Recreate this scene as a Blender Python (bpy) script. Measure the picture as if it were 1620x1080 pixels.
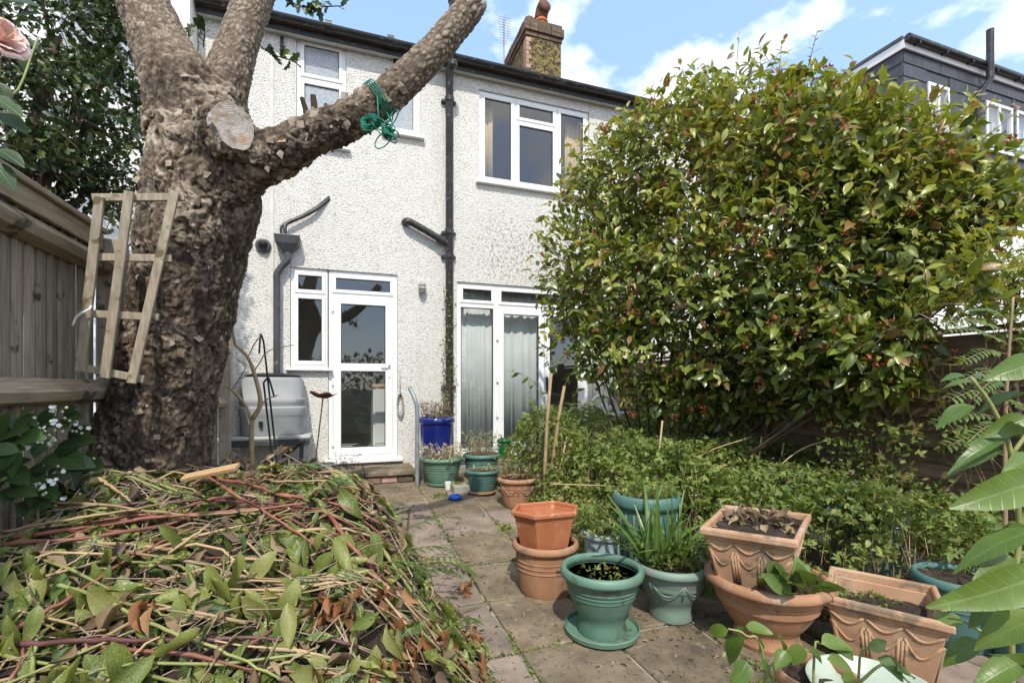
import bpy, bmesh, math, random
import numpy as np
from mathutils import Vector, Matrix

for o in list(bpy.data.objects): bpy.data.objects.remove(o)
scene = bpy.context.scene
COL = scene.collection
random.seed(7); RNG = np.random.default_rng(7)
PI = math.pi

# ------------------------------------------------------------------ camera
F, CX, HZ = 755.0, 810.0, 612.0            # focal length and horizon of the 1620 x 1080 frame, in pixels
CAMZ = 1.3
YAW = math.radians(19.3)
FW = Vector((math.sin(YAW), math.cos(YAW), 0)); RT = Vector((math.cos(YAW), -math.sin(YAW), 0))
cam = bpy.data.objects.new('camera', bpy.data.cameras.new('camera')); COL.objects.link(cam)
cam.location = (0, 0, CAMZ); cam.rotation_euler = (PI / 2, 0, -YAW)
cam.data.sensor_width = 36; cam.data.lens = 36 * F / 1620; cam.data.shift_y = (HZ - 540) / 1620
cam.data.clip_start = 0.05; cam.data.clip_end = 2000
scene.camera = cam

# ------------------------------------------------------------------ sky, sun, exposure
SUN_EL, SUN_AZ = math.radians(51), math.radians(-15)      # the sun stands behind the camera: light travels towards +Y
w = bpy.data.worlds.new('World'); scene.world = w; w.use_nodes = True
nt = w.node_tree; nt.nodes.clear()
def N(t, typ, **k):
    n = t.nodes.new(typ)
    for a, b in k.items():
        if a.startswith('i_'):
            n.inputs[int(a[2:]) if a[2:].isdigit() else a[2:].replace('_', ' ')].default_value = b
        else: setattr(n, a, b)
    return n
out = N(nt, 'ShaderNodeOutputWorld'); bg = N(nt, 'ShaderNodeBackground'); bg.inputs[1].default_value = 0.15
sky = N(nt, 'ShaderNodeTexSky', sky_type='NISHITA', sun_disc=False, sun_elevation=SUN_EL, sun_rotation=PI + SUN_AZ, air_density=1.0, dust_density=0.6, ozone_density=1.0)
tc = N(nt, 'ShaderNodeTexCoord'); mp = N(nt, 'ShaderNodeMapping'); mp.inputs['Scale'].default_value = (1.0, 1.0, 1.9); mp.inputs['Location'].default_value = (3.35, 1.2, 0.55)
n1 = N(nt, 'ShaderNodeTexNoise'); n1.inputs['Scale'].default_value = 2.6; n1.inputs['Detail'].default_value = 9; n1.inputs['Roughness'].default_value = 0.55
r1 = N(nt, 'ShaderNodeValToRGB'); r1.color_ramp.elements[0].position = 0.475; r1.color_ramp.elements[1].position = 0.565
mx = N(nt, 'ShaderNodeMix', data_type='RGBA'); mx.inputs['B'].default_value = (6.6, 6.7, 6.9, 1)
hue = N(nt, 'ShaderNodeMix', data_type='RGBA', blend_type='MULTIPLY'); hue.inputs['Factor'].default_value = 1; hue.inputs['B'].default_value = (1.25, 1.15, 1.1, 1)
L = nt.links
L.new(tc.outputs['Generated'], mp.inputs['Vector']); L.new(mp.outputs[0], n1.inputs['Vector']); L.new(n1.outputs['Fac'], r1.inputs['Fac'])
L.new(sky.outputs[0], hue.inputs['A']); veil = N(nt, 'ShaderNodeMix', data_type='RGBA'); veil.inputs['Factor'].default_value = 0.45; veil.inputs['B'].default_value = (2.5, 4.0, 6.6, 1); L.new(hue.outputs['Result'], veil.inputs['A']); L.new(veil.outputs['Result'], mx.inputs['A']); L.new(r1.outputs['Color'], mx.inputs['Factor']); L.new(mx.outputs['Result'], bg.inputs[0]); L.new(bg.outputs[0], out.inputs[0])
sun = bpy.data.objects.new('sun', bpy.data.lights.new('sun', 'SUN')); COL.objects.link(sun)
sun.data.energy = 2.5; sun.data.angle = math.radians(0.8); sun.data.color = (1.0, 0.94, 0.83)
sd = Vector((-math.sin(SUN_AZ) * math.cos(SUN_EL), math.cos(SUN_AZ) * math.cos(SUN_EL), -math.sin(SUN_EL)))
sun.rotation_euler = sd.to_track_quat('-Z', 'Y').to_euler(); sun.location = (-2, -6, 9)
scene.view_settings.view_transform = 'Standard'; scene.view_settings.look = 'None'
scene.view_settings.exposure = 0.76; scene.view_settings.gamma = 1.0; scene.view_settings.use_curve_mapping = False
scene.cycles.max_bounces = 8; scene.cycles.transparent_max_bounces = 12

# ------------------------------------------------------------------ pixel -> place
def ray(u, v): return FW + RT * ((u - CX) / F) + Vector((0, 0, (HZ - v) / F))
C0 = Vector((0, 0, CAMZ))
def P(u, v, d): return C0 + ray(u, v) * d                    # at a known depth
def G(u, v, z=0.0): return P(u, v, (z - CAMZ) / ray(u, v).z) # on a level surface
def WY(u, v, y): return P(u, v, y / ray(u, v).y)             # on a wall parallel to the house
def WX(u, v, x): return P(u, v, x / ray(u, v).x)             # on a side fence
def depth(p): return p[0] * FW.x + p[1] * FW.y

# ------------------------------------------------------------------ noise on arrays
def _h(i, j, k, s):
    n = (i * 374761393 + j * 668265263 + k * 1274126177 + s * 974711) & 0xFFFFFFFF
    n = ((n ^ (n >> 13)) * 1274126177) & 0xFFFFFFFF
    return ((n ^ (n >> 16)) & 0xFFFF) / 65535.0
def vnoise(p, s=0):
    p = np.asarray(p, float); i = np.floor(p).astype(np.int64); f = p - i; f = f * f * (3 - 2 * f)
    r = 0
    for a in (0, 1):
        for b in (0, 1):
            for c in (0, 1):
                wt = (f[:, 0] if a else 1 - f[:, 0]) * (f[:, 1] if b else 1 - f[:, 1]) * (f[:, 2] if c else 1 - f[:, 2])
                r = r + wt * _h(i[:, 0] + a, i[:, 1] + b, i[:, 2] + c, s)
    return r * 2 - 1
def fbm(p, o=4, s=0):
    r = 0; a = 1.0
    for q in range(o): r = r + a * vnoise(p * 2 ** q, s + q); a *= 0.5
    return r
from mathutils import noise as mnoise
def vor3(p, s=0):
    """nearest and second nearest cell distance, and a random number per cell"""
    i = np.floor(p).astype(np.int64); f1 = np.full(len(p), 9.0); f2 = f1.copy(); rid = np.zeros(len(p))
    for a in (-1, 0, 1):
        for b in (-1, 0, 1):
            for c in (-1, 0, 1):
                x, y, z = i[:, 0] + a, i[:, 1] + b, i[:, 2] + c
                d = np.sqrt((x + _h(x, y, z, s) - p[:, 0]) ** 2 + (y + _h(x, y, z, s + 1) - p[:, 1]) ** 2 + (z + _h(x, y, z, s + 2) - p[:, 2]) ** 2)
                nr = d < f1; f2 = np.where(nr, f1, np.minimum(f2, d)); rid = np.where(nr, _h(x, y, z, s + 3), rid); f1 = np.where(nr, d, f1)
    return f1, f2, rid
def n2(x, y, sc, s=0): return mnoise.noise((x * sc + s * 13.7, y * sc + s * 7.1, 0.37 + s)) * 1.6

# ------------------------------------------------------------------ materials
MATS = {}
def newmat(name):
    m = bpy.data.materials.new(name); m.use_nodes = True; MATS[name] = m
    t = m.node_tree; b = t.nodes['Principled BSDF']
    return m, t, b
def ramp(t, fac, stops, interp='LINEAR'):
    r = N(t, 'ShaderNodeValToRGB'); e = r.color_ramp.elements; r.color_ramp.interpolation = interp
    while len(e) < len(stops): e.new(0.5)
    for k, (p, c) in zip(e, stops): k.position = p; k.color = (*c, 1)
    t.links.new(fac, r.inputs['Fac']); return r.outputs['Color']
def tex(t, kind, scale, detail=4, coord=None, vec=None, rough=0.55, stretch=None):
    if coord is None:
        c = N(t, 'ShaderNodeTexCoord').outputs['Object']
    else: c = coord
    if stretch:
        m = N(t, 'ShaderNodeMapping'); m.inputs['Scale'].default_value = stretch; t.links.new(c, m.inputs['Vector']); c = m.outputs[0]
    if kind == 'noise':
        n = N(t, 'ShaderNodeTexNoise'); n.inputs['Scale'].default_value = scale; n.inputs['Detail'].default_value = detail; n.inputs['Roughness'].default_value = rough
        o = n.outputs['Fac']
    else:
        n = N(t, 'ShaderNodeTexVoronoi'); n.inputs['Scale'].default_value = scale; o = n.outputs['Distance']
        if kind == 'cell': o = n.outputs['Color']
        if kind == 'edge': n.feature = 'DISTANCE_TO_EDGE'; o = n.outputs['Distance']
    t.links.new(c, n.inputs['Vector']); return o
def mixc(t, fac, a, b, mode='MIX'):
    m = N(t, 'ShaderNodeMix', data_type='RGBA', blend_type=mode)
    for s, v in (('Factor', fac), ('A', a), ('B', b)):
        if isinstance(v, (int, float)): m.inputs[s].default_value = v
        elif isinstance(v, tuple): m.inputs[s].default_value = (*v, 1)
        else: t.links.new(v, m.inputs[s])
    return m.outputs['Result']
def bump(t, b, h, strength=0.5, dist=0.01):
    n = N(t, 'ShaderNodeBump'); n.inputs['Strength'].default_value = strength; n.inputs['Distance'].default_value = dist
    t.links.new(h, n.inputs['Height']); t.links.new(n.outputs[0], b.inputs['Normal'])
def pm(name, c1, c2, scale=8, rough=0.6, bs=0.0, bscale=40, dist=0.004, spec=0.4, stretch=None, lo=0.3, hi=0.7, metal=0.0, speck=None, objvar=0.0, coat=0.0, wear=None):
    """a surface of two tones, with fine relief, optional specks and a per-piece brightness"""
    m, t, b = newmat(name)
    col = ramp(t, tex(t, 'noise', scale, 6, stretch=stretch), [(lo, c1), (hi, c2)])
    if speck:
        sc, cc, amt = speck
        f = ramp(t, tex(t, 'noise', sc, 3), [(1 - amt, (0, 0, 0)), (min(1, 1 - amt + 0.06), (1, 1, 1))])
        col = mixc(t, f, col, cc)
    for sc, cc, lo_, hi_, st_ in (wear or []):                      # stains and bloom with a shape of their own
        col = mixc(t, ramp(t, tex(t, 'noise', sc, 6, rough=0.65, stretch=st_), [(lo_, (0, 0, 0)), (hi_, (0.8, 0.8, 0.8))]), col, cc)
    if objvar:
        oi = N(t, 'ShaderNodeObjectInfo'); mr = N(t, 'ShaderNodeMapRange'); mr.inputs['To Min'].default_value = 1 - objvar; mr.inputs['To Max'].default_value = 1 + objvar
        t.links.new(oi.outputs['Random'], mr.inputs['Value'])
        col = mixc(t, 1.0, col, mr.outputs[0], 'MULTIPLY')
    t.links.new(col, b.inputs['Base Color']); b.inputs['Roughness'].default_value = rough; b.inputs['Specular IOR Level'].default_value = spec; b.inputs['Metallic'].default_value = metal
    b.inputs['Coat Weight'].default_value = coat; b.inputs['Coat Roughness'].default_value = 0.08
    if bs: bump(t, b, tex(t, 'noise', bscale, 5, stretch=stretch), bs, dist)
    return m
def leafmat(name, stops, rough=0.4, trans=0.25, spec=0.5, vein=0.16, blotch=None):
    """leaf: hue picked per leaf by the 'tint' attribute, light passes through the blade"""
    m, t, b = newmat(name)
    a = N(t, 'ShaderNodeAttribute', attribute_name='tint')
    col = ramp(t, a.outputs['Fac'], stops)
    nz = tex(t, 'noise', 22, 3)
    lx = N(t, 'ShaderNodeAttribute', attribute_name='lx').outputs['Fac']; ly = N(t, 'ShaderNodeAttribute', attribute_name='ly').outputs['Fac']
    def mth(op, a_, b_):
        q = N(t, 'ShaderNodeMath', operation=op)
        for i_, v_ in enumerate((a_, b_)):
            if isinstance(v_, (int, float)): q.inputs[i_].default_value = v_
            else: t.links.new(v_, q.inputs[i_])
        return q.outputs[0]
    ax_ = mth('ABSOLUTE', lx, 0.0); side = mth('PINGPONG', mth('SUBTRACT', ly, mth('MULTIPLY', ax_, 0.8)), 0.06)
    rib = ramp(t, mth('MINIMUM', mth('MULTIPLY', ax_, 1.0), mth('ADD', mth('MULTIPLY', side, 1.3), 0.006)), [(0.0, (1, 1, 1)), (0.02, (0, 0, 0))])
    col = mixc(t, mixc(t, 1.0, rib, (vein, vein, vein), 'MULTIPLY'), col, (0.42, 0.46, 0.22))
    col = mixc(t, 1.0, col, ramp(t, nz, [(0.2, (0.78, 0.78, 0.78)), (0.8, (1.18, 1.18, 1.18))]), 'MULTIPLY')
    if blotch:
        sc, cc, amt = blotch
        col = mixc(t, ramp(t, tex(t, 'noise', sc, 2, rough=0.7), [(amt, (0, 0, 0)), (amt + 0.05, (1, 1, 1))]), col, cc)
    t.links.new(col, b.inputs['Base Color']); b.inputs['Roughness'].default_value = rough; b.inputs['Specular IOR Level'].default_value = spec
    bump(t, b, mth('ADD', nz, mth('MULTIPLY', rib, -0.5)), 0.3, 0.004)
    tr = N(t, 'ShaderNodeBsdfTranslucent'); t.links.new(mixc(t, 1.0, col, (1.25, 1.2, 0.6), 'MULTIPLY'), tr.inputs['Color'])
    ms = N(t, 'ShaderNodeMixShader'); ms.inputs[0].default_value = trans
    t.links.new(b.outputs[0], ms.inputs[1]); t.links.new(tr.outputs[0], ms.inputs[2]); t.links.new(ms.outputs[0], t.nodes['Material Output'].inputs['Surface'])
    return m
def glassmat(name, tint=(0.93, 0.95, 0.945), rough=0.02, frost=0.0):
    m, t, b = newmat(name); t.nodes.remove(b)
    fr0 = N(t, 'ShaderNodeLayerWeight'); fr = N(t, 'ShaderNodeMath', operation='POWER'); fr.inputs[1].default_value = 4.0; t.links.new(fr0.outputs['Facing'], fr.inputs[0])
    mr = N(t, 'ShaderNodeMath', operation='MULTIPLY_ADD'); mr.inputs[1].default_value = 0.85; mr.inputs[2].default_value = 0.07
    t.links.new(fr.outputs[0], mr.inputs[0])
    gl = N(t, 'ShaderNodeBsdfGlossy'); gl.inputs['Roughness'].default_value = rough
    if frost:
        tr = N(t, 'ShaderNodeMixShader'); tr.inputs[0].default_value = frost
        p = N(t, 'ShaderNodeBsdfTransparent'); p.inputs[0].default_value = (*tint, 1)
        d = N(t, 'ShaderNodeBsdfDiffuse')
        h = tex(t, 'noise', 70, 3)
        t.links.new(ramp(t, h, [(0.35, (0.30, 0.33, 0.35)), (0.65, (0.62, 0.66, 0.68))]), d.inputs[0])
        t.links.new(p.outputs[0], tr.inputs[1]); t.links.new(d.outputs[0], tr.inputs[2])
        bn = N(t, 'ShaderNodeBump'); bn.inputs['Strength'].default_value = 0.6; bn.inputs['Distance'].default_value = 0.004
        t.links.new(h, bn.inputs['Height']); t.links.new(bn.outputs[0], gl.inputs['Normal']); t.links.new(bn.outputs[0], d.inputs['Normal'])
    else:
        tr = N(t, 'ShaderNodeBsdfTransparent'); tr.inputs[0].default_value = (*tint, 1)
    ms = N(t, 'ShaderNodeMixShader'); t.links.new(mr.outputs[0], ms.inputs[0]); t.links.new(tr.outputs[0], ms.inputs[1]); t.links.new(gl.outputs[0], ms.inputs[2])
    t.links.new(ms.outputs[0], t.nodes['Material Output'].inputs['Surface'])
    return m

# pebbledash: thrown stones under many coats of white paint, grime in the pits
m, t, b = newmat('pebbledash')
v1 = tex(t, 'vor', 78); v2 = tex(t, 'noise', 110, 3); big = tex(t, 'noise', 1.3, 4)
hgt = N(t, 'ShaderNodeMath', operation='MULTIPLY_ADD'); t.links.new(v1, hgt.inputs[0]); hgt.inputs[1].default_value = -1.0; t.links.new(v2, hgt.inputs[2])
col = ramp(t, big, [(0.3, (0.82, 0.80, 0.745)), (0.7, (0.87, 0.855, 0.81))])
pit = ramp(t, v1, [(0.50, (0, 0, 0)), (0.80, (1, 1, 1))])
col = mixc(t, pit, col, (0.56, 0.53, 0.47))
mossf = ramp(t, tex(t, 'noise', 6.5, 6, rough=0.7), [(0.58, (0, 0, 0)), (0.66, (1, 1, 1))])
col = mixc(t, mixc(t, 1.0, mossf, ramp(t, v2, [(0.5, (0, 0, 0)), (0.6, (1, 1, 1))]), 'MULTIPLY'), col, (0.30, 0.26, 0.13))
streak = ramp(t, tex(t, 'noise', 2.2, 6, stretch=(2.4, 1, .45), rough=0.65), [(0.54, (0, 0, 0)), (0.82, (.4, .4, .4))]); col = mixc(t, streak, col, (0.50, 0.47, 0.40))
sx = N(t, 'ShaderNodeSeparateXYZ'); t.links.new(N(t, 'ShaderNodeTexCoord').outputs['Object'], sx.inputs[0])
def band(o_, a_, b_, c_, d_):
    r_ = N(t, 'ShaderNodeMapRange'); r_.interpolation_type = 'SMOOTHSTEP'; r_.inputs['From Min'].default_value = a_; r_.inputs['From Max'].default_value = b_; t.links.new(o_, r_.inputs['Value'])
    s_ = N(t, 'ShaderNodeMapRange'); s_.interpolation_type = 'SMOOTHSTEP'; s_.inputs['From Min'].default_value = d_; s_.inputs['From Max'].default_value = c_; t.links.new(o_, s_.inputs['Value'])
    q_ = N(t, 'ShaderNodeMath', operation='MULTIPLY'); t.links.new(r_.outputs[0], q_.inputs[0]); t.links.new(s_.outputs[0], q_.inputs[1]); return q_.outputs[0]
area = N(t, 'ShaderNodeMath', operation='MULTIPLY'); t.links.new(band(sx.outputs['X'], -.7, .2, 1.2, 1.8), area.inputs[0]); t.links.new(band(sx.outputs['Z'], 2.6, 3.0, 3.3, 4.2), area.inputs[1])
lich = ramp(t, tex(t, 'noise', 24, 5, rough=0.7), [(0.50, (0, 0, 0)), (0.60, (1, 1, 1))]); col = mixc(t, mixc(t, 1.0, lich, area.outputs[0], 'MULTIPLY'), col, (0.31, 0.27, 0.18))
t.links.new(col, b.inputs['Base Color']); b.inputs['Roughness'].default_value = 0.85; b.inputs['Specular IOR Level'].default_value = 0.2
bump(t, b, hgt.outputs[0], 0.9, 0.013)

pm('render_white', (0.78, 0.78, 0.77), (0.84, 0.84, 0.83), 3, 0.8, 0.2, 60)
pm('upvc', (0.80, 0.80, 0.79), (0.86, 0.86, 0.85), 5, 0.32, speck=(30, (0.6, 0.58, 0.52), 0.33))
pm('seal', (0.02, 0.02, 0.02), (0.03, 0.03, 0.03), 5, 0.6)
pm('sill_stone', (0.55, 0.53, 0.47), (0.72, 0.71, 0.67), 9, 0.8, 0.3, 40)
pm('black_paint', (0.018, 0.018, 0.019), (0.045, 0.045, 0.045), 7, 0.38, 0.15, 30, speck=(16, (0.16, 0.14, 0.10), 0.38))
pm('pipe_grey', (0.045, 0.05, 0.055), (0.075, 0.08, 0.085), 7, 0.4, speck=(12, (0.16, 0.15, 0.12), 0.36))
pm('fascia_grey', (0.62, 0.62, 0.60), (0.72, 0.72, 0.70), 4, 0.5)
pm('roof_tile', (0.11, 0.06, 0.04), (0.2, 0.11, 0.07), 5, 0.85, 0.4, 30)
pm('lichen_render', (0.09, 0.072, 0.032), (0.27, 0.205, 0.075), 9, 0.95, 0.9, 42, 0.012, speck=(24, (0.03, 0.026, 0.02), 0.48), lo=0.35, hi=0.62)
pm('old_brick', (0.075, 0.055, 0.038), (0.17, 0.12, 0.08), 14, 0.9, 0.5, 50, objvar=0.25)
pm('pink_brick', (0.36, 0.2, 0.15), (0.5, 0.32, 0.26), 14, 0.9, 0.5, 50, objvar=0.2)
pm('clay_pot', (0.42, 0.13, 0.045), (0.52, 0.19, 0.07), 8, 0.75, 0.2, 50)
pm('slate', (0.043, 0.046, 0.054), (0.072, 0.076, 0.086), 5, 0.5, 0.25, 30, objvar=0.15)
pm('lead', (0.06, 0.065, 0.065), (0.1, 0.105, 0.1), 6, 0.5)
pm('room_wall', (0.68, 0.66, 0.62), (0.74, 0.72, 0.68), 2, 0.9)
pm('net_curtain', (0.66, 0.665, 0.66), (0.76, 0.765, 0.76), 4, 0.9)
pm('tan_curtain', (0.56, 0.40, 0.22), (0.66, 0.5, 0.3), 4, 0.9)
pm('cabinet', (0.76, 0.76, 0.74), (0.8, 0.8, 0.78), 4, 0.4)
pm('worktop', (0.42, 0.27, 0.1), (0.5, 0.33, 0.14), 6, 0.5, stretch=(1, 8, 1))
glassmat('glass'); glassmat('frosted', frost=0.75)
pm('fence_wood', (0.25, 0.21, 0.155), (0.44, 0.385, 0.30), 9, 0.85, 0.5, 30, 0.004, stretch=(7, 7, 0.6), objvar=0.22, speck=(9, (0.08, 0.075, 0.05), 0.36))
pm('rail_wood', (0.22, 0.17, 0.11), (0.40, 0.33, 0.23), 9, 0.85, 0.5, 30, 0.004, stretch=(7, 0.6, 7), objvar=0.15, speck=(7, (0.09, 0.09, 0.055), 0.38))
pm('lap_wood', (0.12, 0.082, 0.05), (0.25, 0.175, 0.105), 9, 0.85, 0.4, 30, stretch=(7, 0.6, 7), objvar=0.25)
pm('batten_wood', (0.22, 0.18, 0.12), (0.40, 0.345, 0.26), 11, 0.85, 0.5, 30, stretch=(6, 6, 1), objvar=0.15, speck=(9, (0.13, 0.10, 0.05), 0.40))
pm('soil', (0.018, 0.012, 0.008), (0.06, 0.042, 0.028), 16, 0.95, 0.9, 55, 0.02)
pm('ground_soil', (0.035, 0.025, 0.016), (0.09, 0.065, 0.042), 7, 0.95, 0.9, 40, 0.02)
pm('mortar', (0.16, 0.14, 0.10), (0.36, 0.33, 0.27), 7, 0.95, 0.7, 60, 0.01, speck=(8, (0.06, 0.08, 0.02), 0.42))
pm('slab_buff', (0.10, 0.078, 0.050), (0.26, 0.205, 0.135), 4.5, 0.9, 0.55, 60, 0.006, objvar=0.16, speck=(34, (0.09, 0.075, 0.055), 0.40), wear=[(3.2, (0.075, 0.07, 0.032), 0.55, 0.72, None), (11, (0.34, 0.30, 0.23), 0.60, 0.70, None), (60, (0.05, 0.04, 0.03), 0.60, 0.68, None)])
pm('slab_pink', (0.14, 0.11, 0.085), (0.30, 0.24, 0.19), 5, 0.9, 0.5, 60, 0.006, objvar=0.12, speck=(30, (0.14, 0.11, 0.09), 0.36))
pm('green_plastic', (0.095, 0.195, 0.135), (0.14, 0.255, 0.185), 6, 0.5, 0.15, 40, speck=(7, (0.085, 0.125, 0.08), 0.42), objvar=0.12, wear=[(6, (0.13, 0.125, 0.085), 0.55, 0.75, (1, 1, .5)), (40, (0.20, 0.25, 0.2), 0.60, 0.7, None)])
pm('pale_green_plastic', (0.14, 0.21, 0.165), (0.21, 0.29, 0.235), 6, 0.55, 0.15, 30, speck=(8, (0.22, 0.23, 0.19), 0.42))
pm('teal_plastic', (0.06, 0.15, 0.13), (0.095, 0.2, 0.175), 6, 0.5, 0.15, 40, objvar=0.1, speck=(9, (0.11, 0.15, 0.12), 0.38), wear=[(6, (0.12, 0.13, 0.09), 0.56, 0.76, (1, 1, .5))])
pm('bright_green', (0.01, 0.10, 0.035), (0.016, 0.14, 0.05), 6, 0.35)
pm('terracotta_plastic', (0.36, 0.12, 0.05), (0.45, 0.17, 0.075), 6, 0.55, 0.15, 40, speck=(18, (0.5, 0.29, 0.19), 0.38), wear=[(7, (0.42, 0.24, 0.15), 0.55, 0.75, (1, 1, .5))])
pm('terracotta', (0.30, 0.145, 0.075), (0.46, 0.26, 0.15), 5, 0.8, 0.35, 45, speck=(9, (0.25, 0.165, 0.105), 0.42), objvar=0.1, wear=[(7, (0.52, 0.40, 0.30), 0.56, 0.72, (1, 1, .45)), (4, (0.13, 0.10, 0.065), 0.56, 0.74, (1, 1, .6))])
pm('weathered_terracotta', (0.36, 0.20, 0.11), (0.52, 0.34, 0.215), 5, 0.85, 0.4, 45, speck=(8, (0.23, 0.16, 0.105), 0.44), wear=[(6, (0.56, 0.46, 0.36), 0.55, 0.72, (1, 1, .5)), (5, (0.15, 0.115, 0.075), 0.55, 0.75, (1, 1, .6))])
pm('blue_glaze', (0.006, 0.012, 0.12), (0.012, 0.025, 0.2), 4, 0.12, coat=1.0)
pm('pale_blue_plastic', (0.32, 0.42, 0.48), (0.46, 0.55, 0.6), 5, 0.5, speck=(14, (0.25, 0.25, 0.22), 0.38))
pm('butt_grey', (0.27, 0.285, 0.295), (0.36, 0.375, 0.385), 3, 0.55, 0.05, 30, speck=(12, (0.34, 0.28, 0.2), 0.3))
pm('stand_top', (0.36, 0.38, 0.37), (0.47, 0.49, 0.47), 5, 0.6, stretch=(0.5, 5, 1), speck=(9, (0.34, 0.3, 0.22), 0.4))
pm('galvanised', (0.22, 0.245, 0.27), (0.33, 0.355, 0.375), 12, 0.5, metal=0.3)
pm('rust', (0.085, 0.035, 0.02), (0.17, 0.075, 0.045), 16, 0.85, 0.4, 60)
pm('black_wire', (0.012, 0.012, 0.012), (0.025, 0.025, 0.025), 9, 0.5)
pm('blue_plastic', (0.01, 0.10, 0.52), (0.015, 0.14, 0.6), 4, 0.3)
pm('white_plastic', (0.70, 0.71, 0.68), (0.8, 0.81, 0.79), 4, 0.4)
pm('chair_white', (0.6, 0.6, 0.55), (0.74, 0.74, 0.7), 4, 0.45)
pm('bowl_white', (0.30, 0.36, 0.28), (0.44, 0.50, 0.41), 4, 0.4, speck=(6, (0.42, 0.46, 0.36), 0.4))
pm('twine', (0.004, 0.14, 0.085), (0.008, 0.2, 0.13), 30, 0.6)
pm('lamp_metal', (0.32, 0.31, 0.27), (0.42, 0.41, 0.37), 8, 0.5)
pm('concrete', (0.24, 0.23, 0.2), (0.36, 0.35, 0.31), 9, 0.9, 0.4, 50)
pm('cut_plank', (0.42, 0.26, 0.12), (0.52, 0.35, 0.19), 9, 0.8, 0.3, 30, stretch=(1, 7, 7))
pm('stem_red', (0.19, 0.065, 0.045), (0.31, 0.13, 0.09), 14, 0.55, 0.2, 40, objvar=0.25)
pm('stem_plum', (0.075, 0.03, 0.032), (0.15, 0.06, 0.06), 14, 0.5, 0.2, 40)
pm('stem_tan', (0.30, 0.205, 0.10), (0.45, 0.33, 0.19), 14, 0.7, 0.2, 40, objvar=0.25)
pm('stem_green', (0.17, 0.19, 0.055), (0.27, 0.29, 0.11), 14, 0.6, 0.2, 40, objvar=0.2)
pm('twig_dry', (0.19, 0.135, 0.085), (0.40, 0.32, 0.23), 9, 0.9)
pm('twig_brown', (0.045, 0.03, 0.02), (0.13, 0.09, 0.06), 9, 0.85, 0.4, 60)
pm('litter', (0.018, 0.012, 0.008), (0.075, 0.05, 0.03), 24, 0.95, 1.0, 60, 0.02)
pm('spent_flower', (0.24, 0.055, 0.022), (0.40, 0.13, 0.06), 30, 0.8)
pm('flower_white', (0.75, 0.74, 0.72), (0.85, 0.84, 0.82), 9, 0.7)
pm('flower_pink', (0.55, 0.42, 0.55), (0.75, 0.65, 0.75), 9, 0.7)
pm('rose_pink', (0.80, 0.52, 0.44), (0.87, 0.70, 0.64), 14, 0.6)
pm('berry_green', (0.36, 0.42, 0.22), (0.5, 0.55, 0.34), 9, 0.5)
pm('wound', (0.38, 0.33, 0.28), (0.58, 0.54, 0.49), 7, 0.9, 0.5, 40, speck=(9, (0.2, 0.10, 0.04), 0.42))

# bark: pale flaking plates over a dark bed ('plate' is written by the tree builder from its own relief)
m, t, b = newmat('bark')
a = N(t, 'ShaderNodeAttribute', attribute_name='plate')
nz = tex(t, 'noise', 26, 6, rough=0.65)
sm = N(t, 'ShaderNodeMath', operation='MULTIPLY_ADD'); t.links.new(nz, sm.inputs[0]); sm.inputs[1].default_value = 0.75; t.links.new(a.outputs['Fac'], sm.inputs[2])
sb = N(t, 'ShaderNodeMath', operation='SUBTRACT'); t.links.new(sm.outputs[0], sb.inputs[0]); sb.inputs[1].default_value = 0.36
col = ramp(t, sb.outputs[0], [(0.06, (0.014, 0.011, 0.009)), (0.28, (0.068, 0.050, 0.036)), (0.52, (0.19, 0.147, 0.108)), (0.85, (0.41, 0.34, 0.265))])
t.links.new(col, b.inputs['Base Color']); b.inputs['Roughness'].default_value = 0.9; b.inputs['Specular IOR Level'].default_value = 0.2
bump(t, b, nz, 0.9, 0.012)

leafmat('camellia_leaf', [(0.0, (0.05, 0.085, 0.014)), (0.35, (0.12, 0.165, 0.024)), (0.65, (0.22, 0.265, 0.036)), (0.88, (0.36, 0.37, 0.06)), (0.94, (0.30, 0.20, 0.07)), (1.0, (0.27, 0.10, 0.04))], 0.27, 0.3, 0.6, 0.15)
leafmat('holly_leaf', [(0.0, (0.022, 0.046, 0.014)), (0.6, (0.045, 0.085, 0.022)), (0.9, (0.10, 0.155, 0.03)), (1.0, (0.14, 0.16, 0.03))], 0.3, 0.2, 0.5)
leafmat('cover_leaf', [(0.0, (0.09, 0.145, 0.028)), (0.5, (0.18, 0.25, 0.05)), (0.85, (0.30, 0.34, 0.085)), (1.0, (0.21, 0.14, 0.05))], 0.5, 0.35)
leafmat('lilac_leaf', [(0.0, (0.07, 0.135, 0.024)), (0.5, (0.105, 0.18, 0.03)), (1.0, (0.15, 0.225, 0.038))], 0.38, 0.3, 0.5, 0.16)
leafmat('bramble_leaf', [(0.0, (0.022, 0.055, 0.016)), (1.0, (0.06, 0.12, 0.03))], 0.45, 0.25)
leafmat('yellow_leaf', [(0.0, (0.16, 0.21, 0.03)), (0.6, (0.30, 0.32, 0.04)), (1.0, (0.42, 0.33, 0.05))], 0.5, 0.4)
leafmat('strap_leaf', [(0.0, (0.06, 0.13, 0.022)), (1.0, (0.14, 0.23, 0.04))], 0.35, 0.25)
leafmat('aucuba_leaf', [(0.0, (0.055, 0.095, 0.02)), (0.45, (0.11, 0.165, 0.03)), (0.75, (0.18, 0.225, 0.045)), (1.0, (0.26, 0.25, 0.09))], 0.42, 0.25, blotch=(60, (0.36, 0.37, 0.11), 0.55))
leafmat('dry_leaf', [(0.0, (0.11, 0.07, 0.042)), (0.4, (0.24, 0.165, 0.095)), (0.7, (0.37, 0.275, 0.165)), (1.0, (0.13, 0.085, 0.065))], 0.8, 0.15)
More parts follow.
